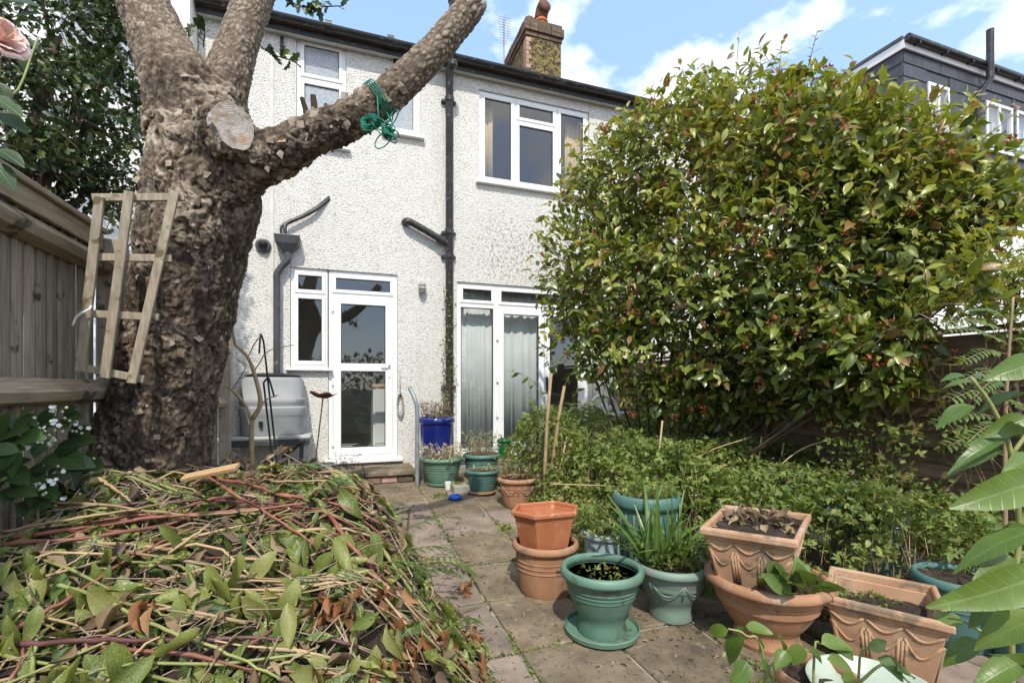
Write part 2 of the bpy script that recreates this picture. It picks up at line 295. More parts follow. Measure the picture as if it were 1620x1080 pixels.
leafmat('orange_leaf', [(0.0, (0.15, 0.055, 0.022)), (0.6, (0.27, 0.105, 0.035)), (1.0, (0.34, 0.18, 0.08))], 0.7, 0.2)
leafmat('fresh_leaf', [(0.0, (0.045, 0.10, 0.022)), (1.0, (0.14, 0.22, 0.04))], 0.45, 0.3)
leafmat('sage_leaf', [(0.0, (0.16, 0.21, 0.13)), (0.5, (0.30, 0.33, 0.22)), (1.0, (0.50, 0.40, 0.27))], 0.8, 0.2)
leafmat('purple_leaf', [(0.0, (0.05, 0.022, 0.03)), (0.6, (0.10, 0.055, 0.04)), (1.0, (0.12, 0.12, 0.04))], 0.6, 0.2)

# ------------------------------------------------------------------ objects
def link(o, parent=None):
    COL.objects.link(o)
    if parent is not None: o.parent = parent
    return o
def tag(o, label, cat, group=None, kind=None):
    if label: o['label'] = label
    if cat: o['category'] = cat
    if group: o['group'] = group
    if kind: o['kind'] = kind
    return o
def thing(name, label, cat, loc=(0, 0, 0), group=None):
    o = bpy.data.objects.new(name, None); o.location = loc; o.empty_display_size = 0.1
    return tag(link(o), label, cat, group)
def wloc(o):
    v = Vector((0, 0, 0))
    while o is not None: v += o.location; o = o.parent
    return v
def mesh_np(name, V, faces, mat, parent=None, smooth=False, attr=None, mats=None, fm=None):
    V = np.asarray(V, float)
    if parent is not None: V = V - np.array(wloc(parent))
    me = bpy.data.meshes.new(name)
    if isinstance(faces, np.ndarray):
        k = faces.shape[1]; me.vertices.add(len(V)); me.vertices.foreach_set('co', V.ravel())
        me.loops.add(faces.size); me.loops.foreach_set('vertex_index', faces.ravel().astype(np.int32))
        me.polygons.add(len(faces)); me.polygons.foreach_set('loop_start', np.arange(0, faces.size, k, dtype=np.int32))
        me.update(calc_edges=True)
    else: me.from_pydata(V.tolist(), [], faces)
    if attr is not None:
        for an, av in attr.items():
            at = me.attributes.new(an, 'FLOAT', 'POINT'); at.data.foreach_set('value', np.asarray(av, np.float32))
    for q in (mats or [mat]): me.materials.append(MATS[q])
    if fm is not None: me.polygons.foreach_set('material_index', np.asarray(fm, np.int32))
    if smooth: me.polygons.foreach_set('use_smooth', np.ones(len(me.polygons), bool))
    me.update()
    return link(bpy.data.objects.new(name, me), parent)

class MB:
    """collects boxes, tubes and lathes; build() links them as one mesh"""
    def __init__(s): s.V = []; s.Fc = []
    def add(s, vs, fs):
        n = len(s.V); s.V += [tuple(v) for v in vs]; s.Fc += [tuple(i + n for i in f) for f in fs]; return s
    def box(s, x0, x1, y0, y1, z0, z1):
        v = [(x, y, z) for z in (z0, z1) for y in (y0, y1) for x in (x0, x1)]
        return s.add(v, [(0, 2, 3, 1), (4, 5, 7, 6), (0, 1, 5, 4), (2, 6, 7, 3), (0, 4, 6, 2), (1, 3, 7, 5)])
    def bar(s, a, b, wd, th, up=(0, 0, 1)):
        a, b = Vector(a), Vector(b); y = (b - a).normalized(); x = y.cross(Vector(up)); 
        if x.length < 1e-4: x = Vector((1, 0, 0))
        x.normalize(); z = x.cross(y)
        v = [p + x * (sx * wd / 2) + z * (sz * th / 2) for p in (a, b) for sz in (-1, 1) for sx in (-1, 1)]
        return s.add(v, [(0, 2, 3, 1), (4, 5, 7, 6), (0, 1, 5, 4), (2, 6, 7, 3), (0, 4, 6, 2), (1, 3, 7, 5)])
    def tube(s, pts, rad, n=8, cap=True):
        pts = [Vector(p) for p in pts]; m = len(pts)
        rad = [rad] * m if isinstance(rad, (int, float)) else rad
        ref = None; vs = []
        for i, p in enumerate(pts):
            tn = (pts[min(i + 1, m - 1)] - pts[max(i - 1, 0)])
            tn = tn.normalized() if tn.length > 1e-9 else Vector((0, 0, 1))
            if ref is None: ref = tn.orthogonal().normalized()
            ref = (ref - tn * ref.dot(tn)); ref = ref.normalized() if ref.length > 1e-6 else tn.orthogonal().normalized()
            bi = tn.cross(ref)
            vs += [p + (ref * math.cos(2 * PI * k / n) + bi * math.sin(2 * PI * k / n)) * rad[i] for k in range(n)]
        fs = [(i * n + k, i * n + (k + 1) % n, (i + 1) * n + (k + 1) % n, (i + 1) * n + k) for i in range(m - 1) for k in range(n)]
        if cap: fs += [tuple(range(n - 1, -1, -1)), tuple((m - 1) * n + k for k in range(n))]
        return s.add(vs, fs)
    def lathe(s, prof, c=(0, 0, 0), n=40, sup=2.0, sx=1.0, sy=1.0, rot=0.0):
        vs = []
        for r, z in prof:
            for k in range(n):
                a = 2 * PI * k / n; ca, sa = math.cos(a), math.sin(a)
                q = (abs(ca) ** sup + abs(sa) ** sup) ** (-1 / sup)
                x, y = r * q * ca * sx, r * q * sa * sy
                vs.append((c[0] + x * math.cos(rot) - y * math.sin(rot), c[1] + x * math.sin(rot) + y * math.cos(rot), c[2] + z))
        m = len(prof)
        fs = [(i * n + k, i * n + (k + 1) % n, (i + 1) * n + (k + 1) % n, (i + 1) * n + k) for i in range(m - 1) for k in range(n)]
        fs += [tuple(range(n - 1, -1, -1)), tuple((m - 1) * n + k for k in range(n))]
        return s.add(vs, fs)
    def build(s, name, mat, parent=None, smooth=False, bevel=0.0, auto=None):
        o = mesh_np(name, s.V, s.Fc, mat, parent, smooth)
        if bevel:
            bm_ = o.modifiers.new('b', 'BEVEL'); bm_.width = bevel; bm_.segments = 2; bm_.limit_method = 'ANGLE'
        if auto:
            for p in o.data.polygons: p.use_smooth = True
            o.data.set_sharp_from_angle(angle=math.radians(auto))
        return o
def spline(pts, n=6):
    pts = [Vector(p) for p in pts]; q = [pts[0] * 2 - pts[1]] + pts + [pts[-1] * 2 - pts[-2]]; r = []
    for i in range(1, len(q) - 2):
        for k in range(n):
            t_ = k / n; a, b_, c, d = q[i - 1], q[i], q[i + 1], q[i + 2]
            r.append(0.5 * ((2 * b_) + (c - a) * t_ + (2 * a - 5 * b_ + 4 * c - d) * t_ ** 2 + (3 * b_ - a - 3 * c + d) * t_ ** 3))
    return r + [pts[-1]]

# ------------------------------------------------------------------ leaves
def leaf_tpl(wd=0.45, nseg=4, fold=0.12, curl=0.15, peak=0.42, wave=0.0, spiky=0):
    V = []; Fq = []
    for i in range(nseg + 1):
        q = i / nseg; yy = q
        a = q ** (math.log(0.5) / math.log(peak)); ww = wd / 2 * max(0.0, math.sin(PI * a)) ** 0.8 if 0 < i < nseg else 0.012
        if spiky and 0 < i < nseg: ww *= (1.25 if i % 2 else 0.7)
        zz = -curl * q * q; wv = wave * math.sin(q * 9)
        V += [(-ww, yy, zz + fold * ww * 2 + wv), (0, yy, zz), (ww, yy, zz + fold * ww * 2 - wv)]
    for i in range(nseg):
        o = i * 3; Fq += [(o, o + 1, o + 4, o + 3), (o + 1, o + 2, o + 5, o + 4)]
    return np.array(V), np.array(Fq)
def palm_tpl(n=5, wd=0.3, spread=2.3, fold=0.1):
    Vs = []; Fs = []; o = 0
    for k in range(n):
        an = (k / (n - 1) - 0.5) * spread; l = 1.0 - 0.3 * abs(k / (n - 1) - 0.5) * 2
        a, b_ = leaf_tpl(wd, 3, fold, 0.2); a = a * l
        R = np.array([[math.cos(an), math.sin(an), 0], [-math.sin(an), math.cos(an), 0], [0, 0, 1]])
        Vs.append(a @ R.T); Fs.append(b_ + o); o += len(a)
    return np.concatenate(Vs), np.concatenate(Fs)
def frames(y, z):
    y = y / np.linalg.norm(y, axis=1, keepdims=True); x = np.cross(y, z); x /= np.maximum(np.linalg.norm(x, axis=1, keepdims=True), 1e-6)
    z = np.cross(x, y); return x, y, z
def scatter(name, tpls, pos, yd, zd, sc, tint, mat, parent, kind=None, parts=0, part_name='leaf', smooth=True):
    """many leaves in one mesh; with parts=n the n that show largest become objects of their own"""
    pos, yd, zd = np.asarray(pos, float), np.asarray(yd, float), np.asarray(zd, float); n = len(pos)
    sc = np.broadcast_to(np.asarray(sc, float), (n,)); tint = np.broadcast_to(np.asarray(tint, float), (n,))
    x, y, z = frames(yd, zd); which = np.arange(n) % len(tpls)
    rest = np.ones(n, bool)
    if parts:
        d = pos @ np.array([FW.x, FW.y, 0]); rx = pos @ np.array([RT.x, RT.y, 0])
        inside = (d > 0.3) & (np.abs(rx / np.maximum(d, 0.01)) < 1.05)
        tocam = np.array([0, 0, CAMZ]) - pos; tocam /= np.linalg.norm(tocam, axis=1, keepdims=True)
        show = np.where(inside, sc / np.maximum(d, 0.3) * (0.35 + np.abs((z * tocam).sum(1))), -1)
        show = show * hidden_weight(pos) if hidden_weight else show
        top = np.argsort(-show)[:parts]; rest[top] = False
        base = np.array(wloc(parent)); cache = {}
        for i in top:
            key = (which[i], int(tint[i] * 7.99))
            if key not in cache:
                tv, tf = tpls[which[i]]
                me = bpy.data.meshes.new(part_name); me.from_pydata(tv.tolist(), [], tf.tolist())
                for an_, av_ in (('tint', np.full(len(tv), (key[1] + 0.5) / 8)), ('lx', tv[:, 0]), ('ly', tv[:, 1])):
                    at = me.attributes.new(an_, 'FLOAT', 'POINT'); at.data.foreach_set('value', av_.astype(np.float32))
                me.materials.append(MATS[mat]); me.polygons.foreach_set('use_smooth', np.ones(len(tf), bool)); cache[key] = me
            o = bpy.data.objects.new(part_name, cache[key])
            M = Matrix(((x[i, 0], y[i, 0], z[i, 0]), (x[i, 1], y[i, 1], z[i, 1]), (x[i, 2], y[i, 2], z[i, 2]))) * float(sc[i])
            M = M.to_4x4(); M.translation = Vector(pos[i] - base); o.matrix_basis = M; link(o, parent)
    Vs, Fs, Ts, Xs, Ys, off = [], [], [], [], [], 0
    for ti, (tv, tf) in enumerate(tpls):
        s = np.where(rest & (which == ti))[0]
        if not len(s): continue
        W = pos[s][:, None, :] + sc[s][:, None, None] * (tv[None, :, 0:1] * x[s][:, None, :] + tv[None, :, 1:2] * y[s][:, None, :] + tv[None, :, 2:3] * z[s][:, None, :])
        Vs.append(W.reshape(-1, 3)); Fs.append((tf[None] + (np.arange(len(s)) * len(tv))[:, None, None]).reshape(-1, 4) + off)
        Ts.append(np.repeat(tint[s], len(tv))); Xs.append(np.tile(tv[:, 0], len(s))); Ys.append(np.tile(tv[:, 1], len(s))); off += len(s) * len(tv)
    if not Vs: return None
    o = mesh_np(name, np.concatenate(Vs), np.concatenate(Fs), mat, parent, smooth, {'tint': np.concatenate(Ts), 'lx': np.concatenate(Xs), 'ly': np.concatenate(Ys)})
    if kind: o['kind'] = kind
    return o
hidden_weight = None
def rdir(n, up=0.0):
    d = RNG.normal(size=(n, 3)); d[:, 2] += up; return d / np.linalg.norm(d, axis=1, keepdims=True)
# ================================================================== THE SETTING
HY = 6.5                                                     # plane of the back wall of the house
g = MB(); g.add([(-200, -200, -0.05), (300, -200, -0.05), (300, 300, -0.05), (-200, 300, -0.05)], [(0, 1, 2, 3)])
tag(g.build('ground', 'ground_soil'), 'dark bare garden soil between and beyond the paving', 'ground', kind='structure')
def pz(y): return .052 * max(0.0, y - 3.1)                    # the paving rises gently towards the house
def GP(u, v, dz=0.0):
    z = 0.0
    for _ in range(12): z = pz(G(u, v, z + dz).y)
    return G(u, v, z + dz)
pv = MB().add([(x, y, pz(y) + dz) for dz in (-.08, -.015) for y in (.3, 3.1, HY - .02) for x in (-.75, 3.96)], [(0, 1, 3, 2), (2, 3, 5, 4), (6, 8, 9, 7), (8, 10, 11, 9), (0, 6, 7, 1), (4, 5, 11, 10), (0, 2, 8, 6), (2, 4, 10, 8), (1, 7, 9, 3), (3, 9, 11, 5)][2:]).build('patio', 'mortar')
tag(pv, 'garden path and patio of square concrete slabs with mossy joints', 'paving', kind='structure')
xs = [-0.69, -0.19, 0.31, 0.81, 1.31, 1.81, 2.31, 2.81, 3.31, 3.81]; ys = [0.46 + 0.58 * i for i in range(11)]
rs = random.Random(3)
for i in range(len(xs) - 1):
    for j in range(len(ys) - 1):
        x0, x1, y0, y1 = xs[i] + 0.010, xs[i + 1] - 0.010, ys[j] + 0.010, min(ys[j + 1] - 0.010, HY - 0.05)
        j0 = [rs.uniform(-0.006, 0.006) for _ in range(4)]; c = 0.012; tz = [rs.uniform(-0.008, 0.005) for _ in range(4)]
        V = []; Fc = []
        ring = [(x0, y0), (x0 + 0.33 * (x1 - x0), y0 + j0[0]), (x0 + 0.7 * (x1 - x0), y0 + j0[1]), (x1, y0), (x1 + j0[2], y0 + 0.5 * (y1 - y0)), (x1, y1), (x0 + 0.5 * (x1 - x0), y1 + j0[3]), (x0, y1), (x0 + j0[1], y0 + 0.45 * (y1 - y0))]
        zf = lambda x, y: pz(y) + tz[0] + (tz[1] - tz[0]) * (x - x0) / 0.5 + (tz[2] - tz[0]) * (y - y0) / 0.58
        cx_, cy_ = (x0 + x1) / 2, (y0 + y1) / 2; n_ = len(ring)
        V = [(x, y, pz(y) - 0.03) for x, y in ring] + [(x, y, zf(x, y) - 0.006) for x, y in ring] + [(cx_ + (x - cx_) * 0.975, cy_ + (y - cy_) * 0.975, zf(x, y)) for x, y in ring]
        for q in (0, n_): Fc += [(q + k, q + (k + 1) % n_, q + n_ + (k + 1) % n_, q + n_ + k) for k in range(n_)]
        Fc.append(tuple(2 * n_ + k for k in range(n_)))
        mesh_np('slab', V, Fc, 'slab_pink' if (i == 2 and j < 6) or rs.random() < 0.13 else 'slab_buff', pv)

# ------------------------------------------------------------------ wall with openings
def wall_holes(x0, x1, z0, z1, holes, y, th):
    X = sorted({x0, x1} | {h[0] for h in holes} | {h[1] for h in holes}); Z = sorted({z0, z1} | {h[2] for h in holes} | {h[3] for h in holes})
    m = MB()
    inh = lambda x, z: any(h[0] < x < h[1] and h[2] < z < h[3] for h in holes)
    for a, b_ in zip(X, X[1:]):
        for c, d in zip(Z, Z[1:]):
            if not inh((a + b_) / 2, (c + d) / 2): m.add([(a, y, c), (b_, y, c), (b_, y, d), (a, y, d)], [(0, 1, 2, 3)])
    for (a, b_, c, d) in holes:
        m.add([(a, y, c), (b_, y, c), (b_, y, d), (a, y, d), (a, y + th, c), (b_, y + th, c), (b_, y + th, d), (a, y + th, d)], [(0, 4, 5, 1), (1, 5, 6, 2), (2, 6, 7, 3), (3, 7, 4, 0)])
    m.add([(x0, y, z1), (x1, y, z1), (x1, y + th, z1), (x0, y + th, z1)], [(0, 1, 2, 3)])
    m.add([(x0, y, z0), (x0, y, z1), (x0, y + th, z1), (x0, y + th, z0)], [(0, 1, 2, 3)]); m.add([(x1, y, z0), (x1, y + th, z0), (x1, y + th, z1), (x1, y, z1)], [(0, 1, 2, 3)])
    return m
def ring(m, x0, x1, z0, z1, wd, y0, y1):
    m.box(x0, x1, y0, y1, z0, z0 + wd); m.box(x0, x1, y0, y1, z1 - wd, z1); m.box(x0, x0 + wd, y0, y1, z0 + wd, z1 - wd); m.box(x1 - wd, x1, y0, y1, z0 + wd, z1 - wd)
def glaze(win, x0, x1, z0, z1, y, mat='glass', sash=0.045, seal=True):
    """one opening light: sash ring, dark gasket and its pane"""
    m = MB(); ring(m, x0, x1, z0, z1, sash, y - 0.012, y + 0.045); m.build('sash', 'upvc', win, bevel=0.006)
    a, b_, c, d = x0 + sash, x1 - sash, z0 + sash, z1 - sash
    if seal:
        m = MB(); ring(m, a, b_, c, d, 0.007, y + 0.004, y + 0.03); m.build('gasket', 'seal', win)
    MB().box(a + 0.004, b_ - 0.004, y + 0.012, y + 0.018, c + 0.004, d - 0.004).build('pane', mat, win)
def facade(u0, v0, u1, v1):
    a, b_ = WY(u0, v0, HY), WY(u1, v1, HY); return a.x, b_.x
def zf_(u, v): return WY(u, v, HY).z

# window and door openings measured on the wall
W1 = (WY(469, 0, HY).x, WY(548, 0, HY).x, zf_(541, 235), zf_(470, 55))
W2 = (WY(609, 0, HY).x, WY(665, 0, HY).x, zf_(640, 214), zf_(609, 108))
W3 = (WY(758, 0, HY).x, WY(932, 0, HY).x, zf_(758, 287), zf_(758, 141))
KW = (WY(459, 0, HY).x, WY(519, 0, HY).x, zf_(490, 582), zf_(490, 424))
DR = (WY(519, 0, HY).x, WY(629, 0, HY).x, zf_(580, 724), KW[3])
FD = (WY(723, 0, HY).x, WY(985, 0, HY).x, zf_(830, 713), zf_(723, 445))
EAVE = WY(717, 100, HY - 0.15).z
HX0, HX1 = -1.62, 6.2
house = thing('terraced_house', 'white pebbledash two-storey terraced house with black gutter and white framed windows', 'house', (2, HY, 0))
wl = wall_holes(HX0, HX1, -0.04, EAVE - 0.02, [W1, W2, W3, (DR[0], DR[1], DR[2] - 0.02, DR[3]), KW, FD], HY, 0.12).build('wall', 'pebbledash', house)
MB().box(WY(430, 0, HY).x - 0.022, WY(430, 0, HY).x + 0.022, HY - 0.012, HY + 0.02, 0.9, EAVE - 0.15).build('render_bead', 'sill_stone', house)
MB().box(HX0 + 0.01, HX1 - 0.01, HY - 0.018, HY + 0.02, -0.04, 0.22).build('plinth', 'concrete', house)
# the rooms behind the glass
rm = MB()
def room(x0, x1, z0, z1, y1):
    y0 = HY + 0.121
    v = [(x0, y0, z0), (x1, y0, z0), (x1, y1, z0), (x0, y1, z0), (x0, y0, z1), (x1, y0, z1), (x1, y1, z1), (x0, y1, z1)]
    rm.add(v, [(0, 1, 2, 3), (4, 7, 6, 5), (3, 2, 6, 7), (0, 3, 7, 4), (1, 5, 6, 2)])
sp = WY(680, 0, HY).x
room(HX0 + 0.05, sp, DR[2] - 0.02, 2.95, 10); room(sp + 0.02, HX1 - 0.05, FD[2] - 0.02, 2.95, 10); room(HX0 + 0.05, sp, 3.1, EAVE - 0.03, 9.5); room(sp + 0.02, HX1 - 0.05, 3.1, EAVE - 0.03, 9.5)
rm.build('room_shell', 'room_wall', house)
# sills
def sill(win, x0, x1, z, mat='upvc', h=0.035, ov=0.05, pr=0.07):
    MB().box(x0 - ov, x1 + ov, HY - pr, HY + 0.06, z - h, z - 0.002).build('sill', mat, win, bevel=0.008)
FY = HY + 0.028
def window(x0, x1, z0, z1, lights, mats, bars, label=None, fw=0.05, mat_sill='upvc'):
    m = MB(); ring(m, x0 + 0.003, x1 - 0.003, z0 + 0.003, z1 - 0.003, fw, FY, FY + 0.06)
    for (a, b_, c, d) in bars: m.box(a, b_, FY + 0.001, FY + 0.058, c, d)
    wn = m.build('window', 'upvc', house, bevel=0.005)
    for (a, b_, c, d), mt in zip(lights, mats): glaze(wn, a, b_, c, d, FY, mt)
    sill(wn, x0, x1, z0, mat_sill)
    return wn
h1 = 0.62 * (W1[3] - W1[2]); zt = W1[3] - 0.42 * (W1[3] - W1[2])
zt = zf_(508, 126)
window(*W1, [(W1[0] + .045, W1[1] - .045, zt + .01, W1[3] - .045), (W1[0] + .045, W1[1] - .045, W1[2] + .045, zt - .03)], ['frosted', 'frosted'], [(W1[0] + .05, W1[1] - .05, zt - .03, zt + .01)])
window(*W2, [(W2[0] + .045, W2[1] - .045, W2[2] + .045, W2[3] - .045)], ['frosted'], [])
a1, a2 = WY(816, 0, HY).x, WY(882, 0, HY).x; zt3 = zf_(850, 196)
window(*W3, [(W3[0] + .045, a1 - .02, W3[2] + .045, W3[3] - .045), (a1 + .02, a2 - .02, zt3 + .015, W3[3] - .045), (a1 + .02, a2 - .02, W3[2] + .045, zt3 - .015), (a2 + .02, W3[1] - .045, W3[2] + .045, W3[3] - .045)],
       ['glass'] * 4, [(a1 - .025, a1 + .025, W3[2] + .05, W3[3] - .05), (a2 - .025, a2 + .025, W3[2] + .05, W3[3] - .05), (a1 + .025, a2 - .025, zt3 - .02, zt3 + .02)])
zk = zf_(490, 465)
window(*KW, [(KW[0] + .045, KW[1] - .03, zk + .012, KW[3] - .045), (KW[0] + .045, KW[1] - .03, KW[2] + .045, zk - .012)], ['glass'] * 2, [(KW[0] + .05, KW[1] - .05, zk - .02, zk + .02)])
# back door with its fanlight
zd = zf_(580, 468)
m = MB(); ring(m, DR[0] + .003, DR[1] - .003, DR[2], DR[3] - .003, 0.055, FY, FY + 0.06); m.box(DR[0] + .055, DR[1] - .055, FY + .001, FY + .058, zd - .02, zd + .03)
dr = m.build('back_door', 'upvc', house, bevel=0.005)
glaze(dr, DR[0] + .05, DR[1] - .05, zd + .02, DR[3] - .05, FY)
x0, x1 = DR[0] + .06, DR[1] - .06; z0, z1 = DR[2] + .045, zd - .022; zm = zf_(580, 581)
m = MB(); ring(m, x0, x1, z0, z1, 0.095, FY - .014, FY + .045); m.box(x0 + .095, x1 - .095, FY - .013, FY + .044, zm - .05, zm + .05); m.build('door_leaf', 'upvc', dr, bevel=0.006)
for a, b_ in ((z0 + .095, zm - .05), (zm + .05, z1 - .095)):
    q = MB(); ring(q, x0 + .095, x1 - .095, a, b_, 0.008, FY + .002, FY + .03); q.build('gasket', 'seal', dr)
    MB().box(x0 + .1, x1 - .1, FY + .012, FY + .018, a + .005, b_ - .005).build('pane', 'glass', dr)
m = MB().box(x1 - .06, x1 - .03, FY - .024, FY - .012, zm - .13, zm + .09); m.box(x1 - .06, x1 - .035, FY - .055, FY - .02, zm + .03, zm + .05); m.box(x1 - .16, x1 - .035, FY - .065, FY - .05, zm + .03, zm + .05); m.build('handle', 'upvc', dr, bevel=.004)
for zz in (z0 + .12, z0 + .9, z1 - .2): MB().box(x0 - .016, x0 + .008, FY - .03, FY - .013, zz, zz + .09).build('hinge', 'upvc', dr, bevel=.003)
MB().box(DR[0] - .04, DR[1] + .06, HY - .1, HY + .06, DR[2] - .05, DR[2] - .003).build('threshold', 'upvc', dr, bevel=.008)
# garden doors
zq = zf_(760, 482); fx = [FD[0], WY(786, 0, HY).x, WY(862, 0, HY).x, WY(926, 0, HY).x, FD[1]]
m = MB(); ring(m, FD[0] + .003, FD[1] - .003, FD[2], FD[3] - .003, 0.05, FY, FY + .06); m.box(FD[0] + .05, FD[1] - .05, FY + .001, FY + .058, zq - .03, zq + .03)
for q in (fx[1], fx[3]): m.box(q - .03, q + .03, FY + .002, FY + .057, FD[2] + .05, FD[3] - .05)
fd = m.build('garden_door', 'upvc', house, bevel=.005)
for a, b_ in zip((fx[0], fx[1], fx[3]), (fx[1], fx[3], fx[4])): glaze(fd, a + .045 if a == fx[0] else a + .03, b_ - .045 if b_ == fx[4] else b_ - .03, zq + .02, FD[3] - .045, FY)
for i in range(4):
    a, b_ = fx[i] + (.04 if i == 0 else .028 if i != 2 else .004), fx[i + 1] - (.04 if i == 3 else .028 if i != 1 else .004)
    glaze(fd, a, b_, FD[2] + .05, zq - .025, FY, 'glass', 0.085 if i in (1, 2) else 0.02)
for zz in (FD[2] + .5, FD[2] + 1.0, FD[2] + 1.6): MB().box(fx[1] - .002, fx[1] + .026, FY - .03, FY - .013, zz, zz + .09).build('hinge', 'upvc', fd, bevel=.003)
MB().box(fx[2] + .02, fx[2] + .05, FY - .04, FY - .013, FD[2] + .85, FD[2] + 1.08).build('handle', 'seal', fd, bevel=.004)
MB().box(FD[0] - .03, FD[1] + .03, HY - .09, HY + .06, FD[2] - .06, FD[2] - .003).build('threshold', 'upvc', fd, bevel=.008)
# curtains and the kitchen cabinet inside
def curtain(name, label, x0, x1, z0, z1, y, mat, folds, amp=0.015, group=None):
    n = folds * 8; V = []; 
    for r_ in range(2):
        for i in range(n + 1):
            q = i / n; V.append((x0 + (x1 - x0) * q, y + amp * (math.sin(q * folds * 2 * PI + 1.6 * math.sin(q * 17)) * (.6 + .4 * math.sin(q * 23)) + .5 * math.sin(q * 31)), (z0, z1)[r_]))
    o = mesh_np(name, V, [(i, i + 1, n + 2 + i, n + 1 + i) for i in range(n)], mat, None, True)
    s_ = o.modifiers.new('s', 'SOLIDIFY'); s_.thickness = 0.004
    return tag(o, label, 'curtain', group)
curtain('net_curtain', 'grey white net curtain in full folds behind the fixed pane beside the drainpipe', fx[0] + .02, fx[1] - .01, FD[2] + .03, FD[3] - .03, HY + .2, 'net_curtain', 6, .011)
curtain('net_curtain', 'grey white net curtain hanging behind the opening garden door beside the canes', fx[1] + .06, fx[2] - .02, FD[2] + .03, FD[3] - .03, HY + .21, 'net_curtain', 5, .012)
curtain('net_curtain', 'shaded net curtain drawn behind the last garden door pane beside the plastic chairs', fx[3] + .1, fx[4] - .02, FD[2] + .03, FD[3] - .03, HY + .26, 'net_curtain', 8)
curtain('window_curtain', 'tan curtain gathered at the drainpipe side of the bedroom window', W3[0] + .05, W3[0] + .26, W3[2] - .1, W3[3] - .02, HY + .2, 'tan_curtain', 4, .02)
curtain('window_curtain', 'tan curtain gathered at the camellia side of the bedroom window', a2 + .22, W3[1] - .02, W3[2] - .1, W3[3] - .02, HY + .2, 'tan_curtain', 4, .02)
cb = thing('kitchen_cabinet', 'white kitchen cabinet with wooden worktop seen through the back door glass', 'cabinet', (0.33, HY + .9, DR[2]))
cx0 = WY(590, 0, HY + .6).x; zc = WY(600, 612, HY + .6).z
MB().box(cx0, cx0 + .55, HY + .6, HY + 1.2, DR[2] - .015, zc).build('carcass', 'cabinet', cb, bevel=.004)
MB().box(cx0 - .02, cx0 + .57, HY + .57, HY + 1.2, zc + .002, zc + .04).build('worktop', 'worktop', cb, bevel=.004)
MB().box(cx0 + .03, cx0 + .52, HY + .585, HY + .598, DR[2] + .12, zc - .03).build('door_panel', 'cabinet', cb, bevel=.004)
# roof, fascia, gutter
RY = HY - .15
roof = MB().add([(HX0, RY, EAVE + .07), (HX1, RY, EAVE + .07), (HX1, RY + 4.2, EAVE + .07 + 4.2 * .6), (HX0, RY + 4.2, EAVE + .07 + 4.2 * .6), (HX0, RY + 8.4, EAVE + .07), (HX1, RY + 8.4, EAVE + .07)], [(0, 1, 2, 3), (3, 2, 5, 4)])
rf = roof.build('roof', 'roof_tile', house); sm = rf.modifiers.new('s', 'SOLIDIFY'); sm.thickness = .06
MB().box(HX0, HX1, RY + .05, HY + .0, EAVE - .03, EAVE + .0).build('soffit', 'fascia_grey', house)
MB().box(HX0, HX1, RY + .03, RY + .05, EAVE - .05, EAVE + .08).build('fascia', 'black_paint', house)
gt = MB(); prof = [(0.062 * math.cos(a), 0.062 * math.sin(a)) for a in [PI + PI * k / 10 for k in range(11)]]; prof = prof + [(x * .86, y * .86 + .001) for x, y in reversed(prof)]
n_ = len(prof); V = [(x, RY - .035 + py, EAVE + .075 + pz) for x in (HX0, HX1) for py, pz in prof]
gt.add(V, [(k, (k + 1) % n_, n_ + (k + 1) % n_, n_ + k) for k in range(n_)] + [tuple(range(n_)), tuple(range(2 * n_ - 1, n_ - 1, -1))])
gu = gt.build('gutter', 'black_paint', house, auto=50)
for u in (618, 832, 520): 
    x = WY(u, 100, RY - .03).x; m = MB(); m.tube([(x - .04, RY - .035, EAVE + .072), (x + .04, RY - .035, EAVE + .072)], .069, 16); m.build('gutter_joint', 'black_paint', gu)
# air bricks
for (u0, v0, u1, v1) in ((443, 58, 449, 84), (622, 91, 645, 101)):
    x0, x1, z0, z1 = WY(u0, 0, HY).x, WY(u1, 0, HY).x, zf_(u0, v1), zf_(u0, v0)
    m = MB().box(x0, x1, HY - .012, HY + .02, z0, z1); vb = m.build('air_brick', 'pipe_grey', house)
    for k in range(4):
        zz = z0 + (k + .5) * (z1 - z0) / 4; MB().box(x0 + .01, x1 - .01, HY - .02, HY - .011, zz - .006, zz + .006).build('vent_slot', 'seal', vb)
# soil pipe with collars and the elbow from the bathroom
px = WY(711, 200, HY - .09).x; py = HY - .09
sp_ = MB().tube([(px, py, .33), (px, py, EAVE - .14), (px, py - .10, EAVE + .03), (px, RY - .16, EAVE + .2), (px, RY - .16, EAVE + 1.7)], .052, 18).build('soil_pipe', 'black_paint', house, auto=50)
for v in (118, 158, 367, 405, 612, 20):
    z = WY(711, v, py).z; yy = py if z < EAVE - .2 else RY - .16
    MB().tube([(px, yy, z - .035), (px, yy, z - .03), (px, yy, z + .03), (px, yy, z + .035)], [.054, .064, .064, .054], 18).build('collar', 'black_paint', sp_, auto=40)
    if yy == py: MB().box(px - .1, px + .1, HY - .05, HY + .005, z - .02, z + .02).build('bracket', 'black_paint', sp_, bevel=.006)
e0, e1 = WY(640, 352, HY + .0), WY(700, 378, py)
MB().tube(spline([(e0.x, HY + .02, e0.z), (e0.x + .02, HY - .07, e0.z - .005), (e0.x + .1, py, e0.z - .03), (px - .12, py, e1.z - .01), (px, py, e1.z - .07)], 6), .047, 16).build('waste_elbow', 'black_paint', sp_, auto=50)
MB().tube([(px - .16, py, e1.z + .008), (px - .08, py, e1.z - .03)], .06, 16).build('collar', 'black_paint', sp_)
